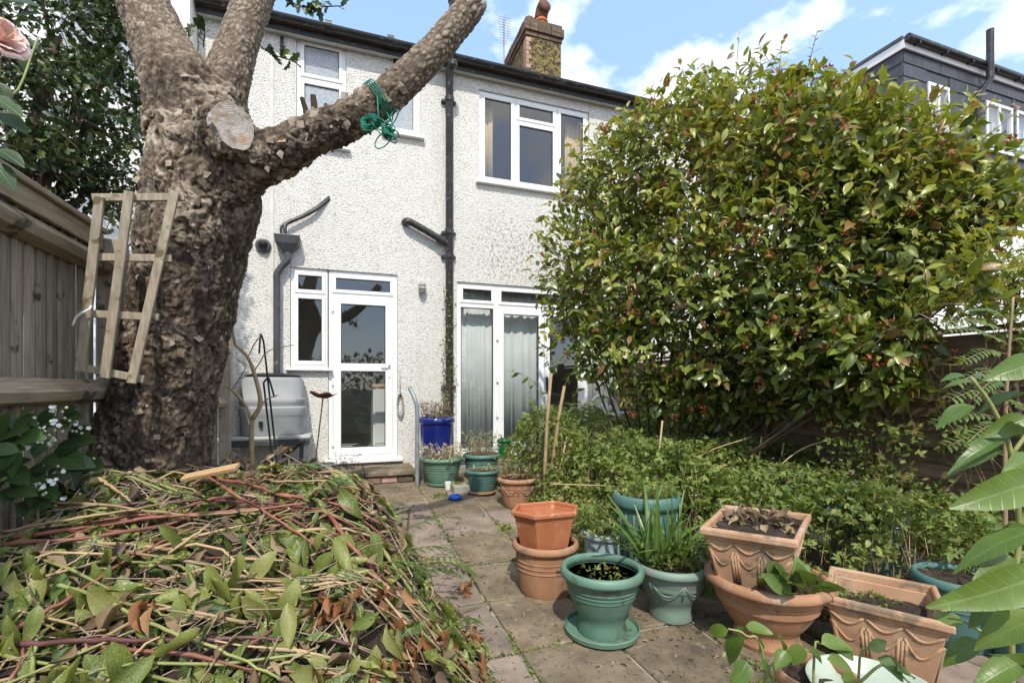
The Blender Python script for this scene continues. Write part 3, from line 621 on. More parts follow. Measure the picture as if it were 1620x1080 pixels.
# hopper, its waste pipe and downpipe
hc = WY(455, 390, HY - .09)
m = MB(); V = []
zt_, zb_ = zf_(455, 377), zf_(455, 402); zc_ = zf_(455, 390)
for z, hw, y0, y1 in ((zb_, .045, HY - .12, HY - .03), (zc_, .13, HY - .17, HY - .005), (zt_, .145, HY - .185, HY - .004)): V += [(hc.x - hw, y0, z), (hc.x + hw, y0, z), (hc.x + hw, y1, z), (hc.x - hw, y1, z)]
m.add(V, [(3, 2, 1, 0)] + [(4 * i + k, 4 * i + (k + 1) % 4, 4 * i + 4 + (k + 1) % 4, 4 * i + 4 + k) for i in (0, 1) for k in range(4)] + [(8, 9, 10, 11)])
hp = m.build('rain_hopper', 'pipe_grey', house, bevel=.006)
dx = WY(438, 500, HY - .08).x
MB().tube(spline([(hc.x, HY - .08, zb_ + .01), (hc.x, HY - .08, zb_ - .09), (hc.x - .05, HY - .08, zb_ - .16), (dx + .04, HY - .08, zb_ - .20), (dx, HY - .08, zb_ - .28), (dx, HY - .08, zb_ - .36)], 5) + [(dx, HY - .08, WY(438, 594, HY - .1).z)], .04, 16).build('downpipe', 'pipe_grey', hp, auto=50)
for k in range(2):
    c0 = WY(521, 310, HY - .02); MB().tube(spline([(c0.x, HY + .01, c0.z - k * .03), WY(500, 328 + k * 3, HY - .05), WY(478, 341 + k * 2, HY - .06), WY(455, 351 + k * 2, HY - .07), (hc.x - .07 + .04 * k, HY - .09, zt_ + .1), (hc.x - .06 + .045 * k, HY - .1, zt_ - .02)], 6), .016 + .006 * k, 10).build('waste_pipe', 'black_paint', hp, True)

# ------------------------------------------------------------------ chimney: rendered stack, oversailing brick courses, two clay pots
ca, cb_ = 2.92, 3.57; cy0, cy1 = 7.6, 8.75; ct = 7.30
ch = MB().box(ca, cb_, cy0, cy1, 6.2, ct).build('chimney', 'lichen_render', house)
rs = random.Random(5)
for c in range(4):
    z0 = ct + .004 + c * .075; ov = (.02, .045, .045, .02)[c]
    for side in range(4):
        L_ = (cb_ - ca if side % 2 == 0 else cy1 - cy0) + 2 * ov; n_ = 3 if side % 2 == 0 else 5
        for k in range(n_):
            a, b_ = k * L_ / n_ + .005, (k + 1) * L_ / n_ - .005; j = rs.uniform(-.004, .004)
            if side == 0: MB().box(ca - ov + a, ca - ov + b_, cy0 - ov + j, cy0 + .1, z0, z0 + .066).build('brick', 'old_brick', ch)
            elif side == 2: MB().box(ca - ov + a, ca - ov + b_, cy1 - .1, cy1 + ov, z0, z0 + .066).build('brick', 'old_brick', ch)
            elif side == 3: MB().box(ca - ov + j, ca + .1, cy0 + .105 + a * .8, cy0 + .105 + b_ * .8, z0, z0 + .066).build('brick', 'old_brick', ch)
            else: MB().box(cb_ - .1, cb_ + ov, cy0 + .105 + a * .8, cy0 + .105 + b_ * .8, z0, z0 + .066).build('brick', 'old_brick', ch)
for k in range(11):                                             # the bare brick quoin where the render has fallen off
    z0 = 6.45 + k * .075; l = .045 if k % 2 else .085
    MB().box(ca - .006, ca + l, cy0 - .008, cy0 + .12, z0, z0 + .066).build('brick', 'pink_brick', ch)
MB().box(ca + .03, cb_ - .03, cy0 + .03, cy1 - .03, ct, ct + .33).build('flaunching', 'concrete', ch)
for (x, y, h, cowl) in ((3.30, 7.86, .26, True), (3.12, 8.05, .06, False)):
    pr = [(.11, 0), (.105, h * .55), (.125, h * .57), (.125, h * .66), (.105, h * .68), (.10, h)]
    cp = MB().lathe(pr, (x, y, ct + .325), 24).build('chimney_pot', 'clay_pot', ch, auto=50)
    MB().tube(spline([(x, y, ct + .325 + h * .8), (x, y, ct + .325 + h), (x + .01, y - .05, ct + .325 + h + .1), (x + .02, y - .14, ct + .33 + h + .12)], 5), [.115] * 16, 18).build('cowl', 'rust', cp, True)
ae = thing('roof_aerial', 'thin television aerial with many short rods standing beside the chimney', 'aerial', (2.62, 7.9, 6.4))
ax = WY(797, 60, 7.9)
MB().tube([(ax.x, 7.9, 6.5), (ax.x, 7.9, WY(797, 22, 7.9).z)], .014, 8).build('mast', 'galvanised', ae)
bm_ = MB()
for k in range(11):
    z = WY(797, 30 + k * 4.1, 7.9).z; l = .13 - .007 * k; bm_.tube([(ax.x - l, 7.87, z), (ax.x + l, 7.87, z)], .004, 6)
bm_.build('rod_array', 'galvanised', ae)

# ------------------------------------------------------------------ houses either side
nb = thing('neighbour_house', 'smooth white rendered neighbouring house behind the holly', 'house', (-4.5, HY, 0))
nx1 = HX0 - .01; nw = (WY(80, 0, HY - .3).x, WY(233, 0, HY - .3).x, WY(200, 172, HY - .3).z, 5.4); nw2 = (-5.2, -3.6, .9, 2.3)
wall_holes(-9, nx1, -.04, 6.4, [nw, nw2], HY - .3, .12).build('wall', 'render_white', nb)
MB().box(-9, nx1, HY - .17, HY + 3, -.04, 6.3).build('room_shell', 'room_wall', nb)
for wn in (nw, nw2):
    m = MB(); ring(m, wn[0] + .004, wn[1] - .004, wn[2] + .004, wn[3] - .004, .06, HY - .27, HY - .2); mid = (wn[0] + wn[1]) / 2; m.box(mid - .04, mid + .04, HY - .269, HY - .201, wn[2] + .06, wn[3] - .06)
    o = m.build('window', 'upvc', nb, bevel=.005)
    for a, b_ in ((wn[0], mid), (mid, wn[1])): MB().box(a + .05, b_ - .05, HY - .24, HY - .23, wn[2] + .06, wn[3] - .06).build('pane', 'frosted', o)
    MB().box(wn[0] - .05, wn[1] + .05, HY - .4, HY - .2, wn[2] - .07, wn[2]).build('sill', 'upvc', o, bevel=.01)
MB().box(-9, nx1, HY - .6, HY - .3, 6.3, 6.42).build('gutter', 'black_paint', nb)
MB().add([(-9, HY - .6, 6.4), (nx1, HY - .6, 6.4), (nx1, HY + 3.5, 8.9), (-9, HY + 3.5, 8.9), (-9, HY + 7, 6.4), (nx1, HY + 7, 6.4)], [(0, 1, 2, 3), (3, 2, 5, 4)]).build('roof', 'roof_tile', nb)

DY = 7.2; X0 = WY(1428, 0, DY).x; ZT = P(1428, 78, depth((X0, DY))).z
dh = thing('dormer_house', 'neighbouring house with dark slate-hung loft dormer and white windows', 'house', (X0 + 3, DY, 0))
zw0, zw1 = WY(1560, 237, DY).z, WY(1560, 160, DY).z
dwin = [(WY(1466, 0, DY).x, WY(1500, 0, DY).x), (WY(1558, 0, DY).x, WY(1600, 0, DY).x), (WY(1606, 0, DY).x, WY(1606, 0, DY).x + 1.2)]
ZB = 5.6
wall_holes(X0, X0 + 9, ZB, ZT, [(a, b_, zw0, zw1) for a, b_ in dwin], DY, .15).build('dormer_wall', 'slate', dh)
MB().box(X0 + .01, X0 + 8.9, DY + .16, DY + 4, ZB, ZT - .01).build('room_shell', 'room_wall', dh)
sh, sw = .30, .64; nrow = int((ZT - ZB) / sh)
for r_ in range(nrow):
    z1 = ZT - r_ * sh; z0 = z1 - sh + .005
    x = X0 - (sw / 2 if r_ % 2 else 0)
    while x < X0 + 9:
        a, b_ = max(x + .004, X0 + .002), min(x + sw - .004, X0 + 9)
        segs = [(a, b_)]
        for (h0, h1) in dwin:
            if z1 > zw0 - .02 and z0 < zw1 + .02:
                segs = [s for (p, q) in segs for s in ((p, min(q, h0 - .02)), (max(p, h1 + .02), q)) if s[1] - s[0] > .05]
        for (p, q) in segs:
            MB().add([(p, DY - .012, z1), (q, DY - .012, z1), (q, DY - .028, z0), (p, DY - .028, z0), (p, DY - .002, z1), (q, DY - .002, z1), (q, DY - .002, z0), (p, DY - .002, z0)], [(0, 3, 2, 1), (3, 7, 6, 2), (0, 4, 7, 3), (1, 2, 6, 5), (0, 1, 5, 4)]).build('slate', 'slate', dh)
        x += sw
    for k in range(7):
        a = DY - .01 + k * sw - (sw / 2 if r_ % 2 else 0); p, q = max(a + .004, DY - .01), min(a + sw - .004, DY + 4)
        if q > p: MB().add([(X0 - .012, p, z1), (X0 - .012, q, z1), (X0 - .028, q, z0), (X0 - .028, p, z0), (X0 - .001, p, z1), (X0 - .001, q, z1), (X0 - .001, q, z0), (X0 - .001, p, z0)], [(0, 1, 2, 3), (3, 2, 6, 7), (0, 3, 7, 4), (1, 5, 6, 2)]).build('slate', 'slate', dh)
for (a, b_) in dwin:
    m = MB(); ring(m, a + .004, b_ - .004, zw0 + .004, zw1 - .004, .07, DY - .04, DY + .05); mid = (a + b_) / 2; m.box(mid - .035, mid + .035, DY - .038, DY + .048, zw0 + .07, zw1 - .07)
    o = m.build('window', 'upvc', dh, bevel=.005)
    for p, q in ((a, mid), (mid, b_)): MB().box(p + .05, q - .04, DY + .0, DY + .01, zw0 + .06, zw1 - .06).build('pane', 'glass', o)
    MB().box(a - .04, b_ + .04, DY - .09, DY - .04, zw0 - .05, zw0 + .003).build('sill', 'upvc', o, bevel=.006)
MB().box(X0 - .06, X0 + 9, DY - .07, DY - .03, ZT - .02, ZT + .17).build('fascia', 'upvc', dh); MB().box(X0 - .065, X0 - .025, DY - .03, DY + 4, ZT - .02, ZT + .17).build('fascia', 'upvc', dh)
MB().box(X0 - .09, X0 + 9, DY - .04, DY + 4.1, ZT + .175, ZT + .26).build('flat_roof', 'lead', dh, bevel=.01)
gd = MB().tube([(X0 - .06, DY - .14, ZT + .17), (X0 + 9, DY - .14, ZT + .17)], .075, 14).build('gutter', 'black_paint', dh, auto=50)
for k in range(9): MB().box(X0 + .25 + k * .95, X0 + .3 + k * .95, DY - .2, DY - .071, ZT + .08, ZT + .12).build('bracket', 'black_paint', gd)
sx_ = WY(1563, 100, DY - .2).x; sx2 = WY(1546, 170, DY - .07).x
MB().tube([(sx2, DY - .08, ZB), (sx2, DY - .08, WY(1546, 150, DY - .08).z), (sx_, DY - .24, WY(1563, 125, DY - .24).z), (sx_, DY - .24, WY(1563, 46, DY - .24).z)], .075, 14).build('soil_pipe', 'black_paint', dh, auto=50)
lw = [(X0 - 2.2, X0 - 1.0, 3.6, 4.9), (X0 + 1, X0 + 2.6, 3.6, 4.9), (X0 - 3.4, X0 - 2.2, .9, 2.2), (X0 - .2, X0 + 1.2, .9, 2.2)]
wall_holes(HX1 + .02, X0 + 9, -.04, ZB + .02, lw, DY - .1, .12).build('wall', 'render_white', dh)
MB().box(HX1 + .05, X0 + 8.9, DY + .03, DY + 4, -.04, ZB - .02).build('room_shell', 'room_wall', dh)
for (a, b_, c, d) in lw:
    m = MB(); ring(m, a + .004, b_ - .004, c + .004, d - .004, .07, DY - .07, DY + .0); mid = (a + b_) / 2; m.box(mid - .035, mid + .035, DY - .069, DY - .001, c + .07, d - .07)
    o = m.build('window', 'upvc', dh, bevel=.005)
    for p, q in ((a, mid), (mid, b_)): MB().box(p + .05, q - .04, DY - .03, DY - .02, c + .06, d - .06).build('pane', 'glass', o)
MB().add([(HX1 + .02, DY - .4, ZB), (X0 - .02, DY - .4, ZB), (X0 - .02, DY + 4, ZB + 2.4), (HX1 + .02, DY + 4, ZB + 2.4)], [(0, 1, 2, 3)]).build('roof', 'roof_tile', dh)

# ------------------------------------------------------------------ close-board fence beside the tree
FX = -1.3
fe = thing('board_fence', 'weathered close-board wooden fence with triangular rails behind the tree', 'fence', (FX, 3, 0))
FT = WX(0, 262, FX).z; rs = random.Random(9)
posts = [0.55, 3.35, 6.1]
for k in range(74):
    y = .05 + k * .086
    if any(abs(y - p) < .05 for p in posts): continue
    top = FT - .03 if y < 3.35 else FT - .28
    a, b_ = y - .05, y + .05; tl = rs.uniform(-.004, .004)
    MB().add([(FX - .004, a, .1), (FX - .026 + tl, b_, .1), (FX - .004, a, top), (FX - .026 + tl, b_, top), (FX - .022, a, .1), (FX - .033, b_, .1), (FX - .022, a, top), (FX - .033, b_, top)], [(0, 1, 3, 2), (4, 6, 7, 5), (0, 2, 6, 4), (1, 5, 7, 3), (2, 3, 7, 6), (0, 4, 5, 1)]).build('board', 'fence_wood', fe)
for i, y in enumerate(posts): MB().box(FX - .02, FX + .1, y - .055, y + .055, -.05, (FT - .02, FT - .045, FT - .25)[i]).build('post', 'fence_wood', fe, bevel=.006)
def arris(z, y0, y1, h=.085):
    MB().add([(FX + .001, y0, z - h), (FX + .001, y0, z + h * .5), (FX + .075, y0, z - h * .25), (FX + .06, y0, z - h * .75), (FX + .001, y1, z - h), (FX + .001, y1, z + h * .5), (FX + .075, y1, z - h * .25), (FX + .06, y1, z - h * .75)], [(0, 1, 2, 3), (4, 7, 6, 5), (0, 4, 5, 1), (1, 5, 6, 2), (2, 6, 7, 3), (3, 7, 4, 0)]).build('rail', 'rail_wood', fe, bevel=.004)
zr1, zr2 = WX(0, 316, FX + .07).z, WX(60, 612, FX + .07).z
for y0, y1, dz in ((-.5, .49, 0), (.61, 3.29, 0), (3.41, 6.04, -.25)):
    arris(zr1 + dz, y0, y1); arris(zr2 + dz * .6, y0, y1); arris(.42, y0, y1)
    MB().box(FX - .05, FX + .045, y0, y1, FT - .028 + dz, FT + .0 + dz).build('capping', 'rail_wood', fe, bevel=.006)
    MB().box(FX + .0005, FX + .022, y0, y1, FT - .12 + dz, FT - .03 + dz).build('counter_rail', 'rail_wood', fe, bevel=.003)
# ------------------------------------------------------------------ lap-panel fence on the other side of the garden
RX = 4.0; RT_ = WX(1506, 514, RX).z
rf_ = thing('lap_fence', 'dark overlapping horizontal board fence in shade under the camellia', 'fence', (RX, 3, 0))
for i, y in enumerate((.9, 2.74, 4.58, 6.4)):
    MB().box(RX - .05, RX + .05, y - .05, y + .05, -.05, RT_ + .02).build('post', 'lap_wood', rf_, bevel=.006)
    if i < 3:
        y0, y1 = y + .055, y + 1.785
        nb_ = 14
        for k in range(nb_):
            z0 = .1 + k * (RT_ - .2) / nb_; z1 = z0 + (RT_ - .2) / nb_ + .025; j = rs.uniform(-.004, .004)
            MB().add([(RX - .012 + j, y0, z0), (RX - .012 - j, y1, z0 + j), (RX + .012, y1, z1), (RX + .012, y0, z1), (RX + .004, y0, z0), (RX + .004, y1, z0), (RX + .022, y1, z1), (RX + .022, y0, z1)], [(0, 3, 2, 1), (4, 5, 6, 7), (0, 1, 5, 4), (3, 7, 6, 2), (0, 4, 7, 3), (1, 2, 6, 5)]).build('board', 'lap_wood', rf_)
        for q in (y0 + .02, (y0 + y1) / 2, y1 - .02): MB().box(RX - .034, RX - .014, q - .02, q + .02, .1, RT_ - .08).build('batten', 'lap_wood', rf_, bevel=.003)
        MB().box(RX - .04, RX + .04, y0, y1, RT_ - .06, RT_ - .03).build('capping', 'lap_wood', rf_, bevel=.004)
# ------------------------------------------------------------------ door step and terrace
st = thing('door_step', 'worn stone step on brick courses below the back door', 'step', (.2, 6.1, 0))
sx0, sx1 = G(500, 768).x, WY(652, 740, 6.1).x
MB().box(sx0 + .02, sx1 - .02, 5.93, HY - .03, -.03, .225).build('core', 'mortar', st)
nb_ = 6
for c in range(3):
    for k in range(nb_):
        l = (sx1 - sx0) / nb_; a = sx0 + k * l + (l / 2 if c == 1 else 0); b_ = min(a + l - .012, sx1)
        if b_ - a > .04: MB().box(a, b_, 5.9 + rs.uniform(-.008, .008), 6.02, .002 + c * .075, .066 + c * .075).build('brick', 'old_brick' if rs.random() < .6 else 'pink_brick', st, bevel=.006)
for k in range(2):
    l = (sx1 - sx0 + .06) / 2; MB().box(sx0 - .03 + k * l, sx0 - .042 + (k + 1) * l, 5.86 + .01 * k, HY - .02, .235, .295 - .004 * k).build('tread_stone', 'slab_buff', st, bevel=.012)
MB().box(2.45, FD[1] + .4, 5.6, HY - .02, -.03, .295).build('terrace_step', 'slab_buff', None, bevel=.015)
tag(bpy.data.objects['terrace_step'], 'low concrete terrace step below the garden doors', 'step')
# ================================================================== THE PRUNED TREE
TD = 2.78
def axis(lst): return [(P(u, v, d), r / F * d) for (u, v, d, r) in lst]
A_tr = axis([(236, 985, 2.85, 128), (238, 860, 2.85, 112), (236, 770, 2.84, 86), (244, 700, 2.83, 80), (267, 600, 2.82, 71), (288, 500, 2.8, 72), (304, 400, 2.78, 76), (324, 310, 2.76, 82), (330, 235, 2.76, 76), (308, 165, 2.77, 60)])
A_l = axis([(312, 215, 2.76, 70), (294, 150, 2.76, 58), (266, 95, 2.76, 46), (244, 45, 2.76, 40), (225, 0, 2.76, 38), (200, -60, 2.78, 36), (166, -130, 2.82, 34)])
A_m = axis([(336, 200, 2.78, 48), (356, 135, 2.82, 34), (377, 70, 2.86, 28), (401, 2, 2.92, 26), (436, -80, 2.98, 25)])
A_r = axis([(330, 300, 2.72, 74), (385, 262, 2.64, 46), (440, 242, 2.6, 35), (500, 212, 2.58, 31), (560, 186, 2.58, 29), (622, 144, 2.6, 26), (680, 88, 2.62, 24), (730, 30, 2.64, 22), (752, 2, 2.65, 20)])
A_s = axis([(325, 255, 2.7, 60), (350, 222, 2.56, 44), (360, 210, 2.48, 44), (366, 202, 2.44, 42)])      # stub of the sawn limb
tree = thing('pruned_tree', 'thick pruned tree with flaking bark and sawn limbs standing by the fence', 'tree', G(240, 1060, 0.0).to_tuple() if False else (A_tr[0][0].x, A_tr[0][0].y, 0))
mb = MB(); AX = []
for li, A in enumerate((A_tr, A_l, A_m, A_r, A_s)):
    pts = spline([p for p, r in A], 8); rr = np.interp(np.linspace(0, len(A) - 1, len(pts)), range(len(A)), [r for p, r in A])
    mb.tube(pts, list(rr), 28)
    AX.append((np.array([tuple(p) for p in pts]), rr))
me = bpy.data.meshes.new('tmp'); me.from_pydata(mb.V, [], mb.Fc); me.update()
ot = bpy.data.objects.new('tmp', me); COL.objects.link(ot)
md = ot.modifiers.new('r', 'REMESH'); md.mode = 'VOXEL'; md.voxel_size = 0.0068; md.use_smooth_shade = True
ms = ot.modifiers.new('s', 'SMOOTH'); ms.iterations = 14; ms.factor = .5
dg = bpy.context.evaluated_depsgraph_get(); ev = ot.evaluated_get(dg).to_mesh()
nv = len(ev.vertices); V = np.empty(nv * 3); ev.vertices.foreach_get('co', V); V = V.reshape(-1, 3); Nn = np.empty(nv * 3); ev.vertices.foreach_get('normal', Nn); Nn = Nn.reshape(-1, 3)
FQ = np.array([tuple(p.vertices) for p in ev.polygons if len(p.vertices) == 4], np.int32)
bpy.data.objects.remove(ot)
# nearest limb and the place along it
best = np.full(nv, 1e9); al = np.zeros(nv); an = np.zeros(nv); lid = np.zeros(nv, int)
for li, (pts, rr) in enumerate(AX):
    if li == 4: continue
    s_ = np.concatenate([[0], np.cumsum(np.linalg.norm(np.diff(pts, axis=0), axis=1))])
    for k in range(len(pts)):
        d = V - pts[k]; dd = np.linalg.norm(d, axis=1) - rr[k]
        tn = pts[min(k + 1, len(pts) - 1)] - pts[max(k - 1, 0)]; tn /= np.linalg.norm(tn); e1 = np.cross(tn, [0.3, 1, 0.1]); e1 /= np.linalg.norm(e1); e2 = np.cross(tn, e1)
        q = dd < best; best[q] = dd[q]; lid[q] = li; al[q] = s_[k] + (d[q] @ tn); an[q] = np.arctan2(d[q] @ e2, d[q] @ e1) * rr[k]
# flaking plates on the trunk, checked bark on the limbs
warp = V + 0.05 * np.stack([vnoise(V * 9, 1), vnoise(V * 9, 2), vnoise(V * 9, 3)], 1)
warp2 = V + .018 * np.stack([vnoise(V * 40, 1), vnoise(V * 40, 2), vnoise(V * 40, 3)], 1) + .055 * np.stack([vnoise(V * 11, 4), vnoise(V * 11, 5), vnoise(V * 11, 6)], 1)
a1_, a2_, ai_ = vor3(warp2 * np.array([23, 23, 15]), 10); b1_, b2_, bi_ = vor3(warp2 * np.array([58, 58, 38]), 20); n_b = fbm(warp * np.array([55, 55, 40]), 3, 31); rid = 1 - np.abs(fbm(warp * np.array([7, 7, 5]), 3, 51)) * 2
crk = np.clip((a2_ - a1_) * 3.5, 0, 1); crb = np.clip((b2_ - b1_) * 3, 0, 1); plate = (.15 + .6 * ai_ + .25 * bi_ + .12 * n_b) * (.35 + .65 * crk) * (.7 + .3 * crb); rn = 1 - 2.2 * np.abs(fbm(warp2 * np.array([22, 22, 7]), 4, 61)); rn = np.clip(rn * .5 + .5, 0, 1); zone = np.clip(.5 + .9 * vnoise(V * 4.5, 71), .15, 1); step = np.clip(.58 * plate * (.5 + .5 * zone) + .5 * (1 - rn) * zone + .22 * n_b * .5, 0, 1)
q3 = np.stack([al * 26 + .5 * vnoise(V * 20, 7), an * 44 + .5 * vnoise(V * 20, 8), lid * 9.0 + 0 * al], 1); c1_, c2_, ci_ = vor3(q3, 40); chk = np.clip((c2_ - c1_) * 2.6, 0, 1) * (.45 + .4 * ci_ + .25 * np.clip(.5 + n_b, 0, 1)); chk = np.clip(chk, 0, 1)
far = np.where(lid == 0, 0, np.where(lid == 1, np.clip((V[:, 2] - 2.95) * 3, 0, 1), np.where(lid == 2, np.clip((V[:, 2] - 2.95) * 4, 0, 1), np.clip((V[:, 0] - .0) * 2.2, 0, 1))))
calm = np.clip(1 - np.abs(V[:, 2] - 2.45) * 3.4, 0, 1) * np.clip((V[:, 0] + 1.0) * 3, 0, 1) * (lid != 3)   # stretched bark below the wound
disp = (1 - far) * ((step - .42) * .036 * (1 - .55 * calm) + .011 * np.clip(rid, -1, 1) * (1 - .6 * calm)) + far * (chk - .5) * .009
fur = np.sin((V[:, 0] * 26 + V[:, 2] * 38) + 3 * vnoise(V * 7, 4)) * calm * .006
low = np.clip((.95 - V[:, 2]) * 1.2, 0, 1); disp = disp + low * .05 * vnoise(V * 5, 77) + fur
V2 = V + Nn * disp[:, None]
pl = (1 - far) * (.08 + step * .95) + far * (.3 + .42 * chk); pl = pl + .06
tk = mesh_np('trunk', V2, FQ, 'bark', tree, True, {'plate': np.clip(pl, 0, 1)})
# sawn face
wc = P(366, 196, 2.425); wn = (P(330, 240, 2.9) - P(375, 185, 2.3)).normalized() * -1
wn = Vector((.42, -.85, .36)).normalized(); e1 = wn.orthogonal().normalized(); e2 = wn.cross(e1)
def disc(c, n_, r, r2=None, rot=0, k=26, h=.02):
    e1 = n_.cross(Vector((0, 0, 1))).normalized(); e2 = n_.cross(e1); r2 = r2 or r
    rs_ = random.Random(2); rad = [1 + rs_.uniform(-.07, .07) for _ in range(k)]
    top = [c + n_ * h + e1 * (r * rad[i] * math.cos(2 * PI * i / k)) + e2 * (r2 * rad[i] * math.sin(2 * PI * i / k)) for i in range(k)]
    bot = [p - n_ * .09 for p in top]; inn = [c + n_ * (h - .004) + (p - c - n_ * h) * .5 for p in top]
    return MB().add(top + bot + inn + [c + n_ * (h - .012)], [(i, (i + 1) % k, k + (i + 1) % k, k + i) for i in range(k)] + [(2 * k + i, 2 * k + (i + 1) % k, (i + 1) % k, i) for i in range(k)] + [(3 * k, 2 * k + (i + 1) % k, 2 * k + i) for i in range(k)])
wn = (A_s[-1][0] - A_s[-3][0]).normalized(); wn = (wn + Vector((.25, -.1, .1))).normalized(); wc = A_s[-1][0] + wn * .012; m_, t_, b_ = newmat('sawn_wood')
vd = N(t_, 'ShaderNodeVectorMath', operation='DISTANCE'); t_.links.new(N(t_, 'ShaderNodeTexCoord').outputs['Object'], vd.inputs[0]); vd.inputs[1].default_value = tuple(wc - tree.location + Vector((.012, 0, .02)))
ad = N(t_, 'ShaderNodeMath', operation='MULTIPLY_ADD'); t_.links.new(tex(t_, 'noise', 22, 3), ad.inputs[0]); ad.inputs[1].default_value = .014; t_.links.new(vd.outputs['Value'], ad.inputs[2])
pp2 = N(t_, 'ShaderNodeMath', operation='PINGPONG'); t_.links.new(ad.outputs[0], pp2.inputs[0]); pp2.inputs[1].default_value = .0042
ringc = ramp(t_, pp2.outputs[0], [(0.0, (.20, .165, .13)), (.0035, (.52, .485, .44))]); blot = ramp(t_, tex(t_, 'noise', 17, 5, rough=.7), [(.50, (0, 0, 0)), (.70, (1, 1, 1))]); cw = mixc(t_, blot, ringc, (.17, .12, .08)); cw = mixc(t_, ramp(t_, tex(t_, 'noise', 11, 4), [(.55, (0, 0, 0)), (.7, (1, 1, 1))]), cw, (.34, .21, .11))
t_.links.new(cw, b_.inputs['Base Color']); b_.inputs['Roughness'].default_value = .95; bump(t_, b_, tex(t_, 'noise', 45, 5), .8, .01)
o = disc(wc, wn, .10, .122, h=.016).build('sawn_face', 'sawn_wood', tree); o['label'] = 'pale sawn wound with dark radial cracks'
m = MB()
for k in range(5):
    a = k * k * .9 + .3; q = wc + wn * .002; e1 = wn.cross(Vector((0, 0, 1))).normalized(); e2 = wn.cross(e1)
    l = .05 + .03 * (k % 3); m.bar(q, q + (e1 * math.cos(a) + e2 * math.sin(a)) * l, .004, .003, wn)

e_ = AX[3][0][-1]; tn = Vector(AX[3][0][-1] - AX[3][0][-4]).normalized(); disc(Vector(e_), tn, .068, h=.012).build('sawn_face', 'wound', tree)
# broken snags along the upper side of the limb, with a torn wedge
for (u, v, du, dv, r) in ((486, 178, -9, -24, .014), (497, 176, -2, -26, .018), (541, 172, 4, -26, .024), (521, 178, -6, -12, .014), (566, 166, -3, -14, .02), (510, 178, 6, -14, .012), (594, 152, -8, -16, .034)):
    a = P(u, v + 10, 2.58); b_ = P(u + du, v + dv, 2.54)
    MB().tube([a, a.lerp(b_, .5) + Vector((.004, 0, 0)), b_, b_ + (b_ - a) * .02], [r * 1.3, r, r * .8, r * .4], 9).build('snag', 'twig_brown' if r < .02 else 'wound', tree)
a = P(420, 226, 2.5); MB().add([a, P(452, 224, 2.46), P(444, 204, 2.53), P(436, 232, 2.58)], [(0, 1, 2), (0, 3, 1), (1, 3, 2), (0, 2, 3)]).build('torn_wedge', 'cut_plank', tree)
# ragged bark flakes hanging under the limb and lifting from the trunk
sel = np.where((lid == 3) & (V[:, 0] > -.75) & (V[:, 0] < .35) & (Nn[:, 2] < .25))[0]; sel = RNG.choice(sel, 520)
sel2 = np.where((lid == 0) & (Nn[:, 1] < .3) & (far == 0))[0]; sel2 = RNG.choice(sel2, 900); ss = np.concatenate([sel, sel2])
tv = [leaf_tpl(.8, 2, .1, .35), leaf_tpl(1.1, 2, -.1, .2)]
sz = RNG.uniform(.015, .055, len(ss)); yd = np.cross(Nn[ss], rdir(len(ss))) + Nn[ss] * .18
o = scatter('bark_flake', tv, V2[ss] - Nn[ss] * .004, yd, Nn[ss], sz, .5, 'bark', tree, 'stuff', smooth=False)
o.data.attributes.remove(o.data.attributes['tint']); at = o.data.attributes.new('plate', 'FLOAT', 'POINT'); at.data.foreach_set('value', np.repeat(RNG.uniform(.25, .85, len(o.data.vertices) // 9), 9).astype(np.float32))

# ------------------------------------------------------------------ trellis tied to the fence
TY = 2.80
tr = thing('trellis_panel', 'small weathered batten trellis tied slanting between the fence and tree trunk', 'trellis', WY(200, 600, TY).to_tuple())
for (a, b_) in (((158, 312), (127, 588)), ((205, 303), (166, 598)), ((277, 303), (208, 606))):
    p, q = WY(*a, TY - .028), WY(*b_, TY - .028); MB().bar(p, q, .039, .02, (0, 1, 0)).build('upright', 'batten_wood', tr, bevel=.003)
for (a, b_) in (((146, 313), (292, 312)), ((156, 407), (272, 409)), ((138, 496), (252, 502)), ((124, 580), (228, 600))):
    p, q = WY(*a, TY - .004), WY(*b_, TY - .004); MB().bar(p, q, .036, .018, (0, 1, 0)).build('crosspiece', 'batten_wood', tr, bevel=.003)
MB().tube(spline([WY(115, 515, TY - .05), WY(122, 500, TY - .06), WY(141, 489, TY - .06), WY(142, 484, TY - .02), WY(125, 496, TY - .0)], 5), .005, 6).build('wire_tie', 'white_plastic', tr, True)

# ------------------------------------------------------------------ green twine
tw = thing('green_twine', 'tangled hank of green garden twine hanging from the sawn limb', 'twine', P(600, 190, 2.5).to_tuple())
m = MB(); c = AX[3][0]; i0 = int(np.argmin(np.linalg.norm(c - np.array(P(596, 165, 2.59)), axis=1))); cc = Vector(c[i0]); r0 = AX[3][1][i0] + .012
tn = Vector(c[i0 + 2] - c[i0 - 2]).normalized(); e1 = tn.orthogonal().normalized(); e2 = tn.cross(e1)
for k in range(4): m.tube([cc + tn * (k * .012 - .02 + .01 * math.sin(a)) + (e1 * math.cos(a) + e2 * math.sin(a)) * r0 for a in [2 * PI * q / 24 for q in range(25)]], .0035, 5, False)
m.build('binding', 'twine', tw, True)
rs = random.Random(4); m = MB()
def loop(u, v, a, b_, rot, dd=0):
    pts = []
    for q in range(21):
        t_ = 2 * PI * q / 20; x, y = a * math.cos(t_), b_ * math.sin(t_); pts.append(P(u + x * math.cos(rot) - y * math.sin(rot), v + x * math.sin(rot) + y * math.cos(rot), 2.44 + dd + .03 * math.sin(2 * t_ + rot)))
    m.tube(pts, .0032, 5, False)
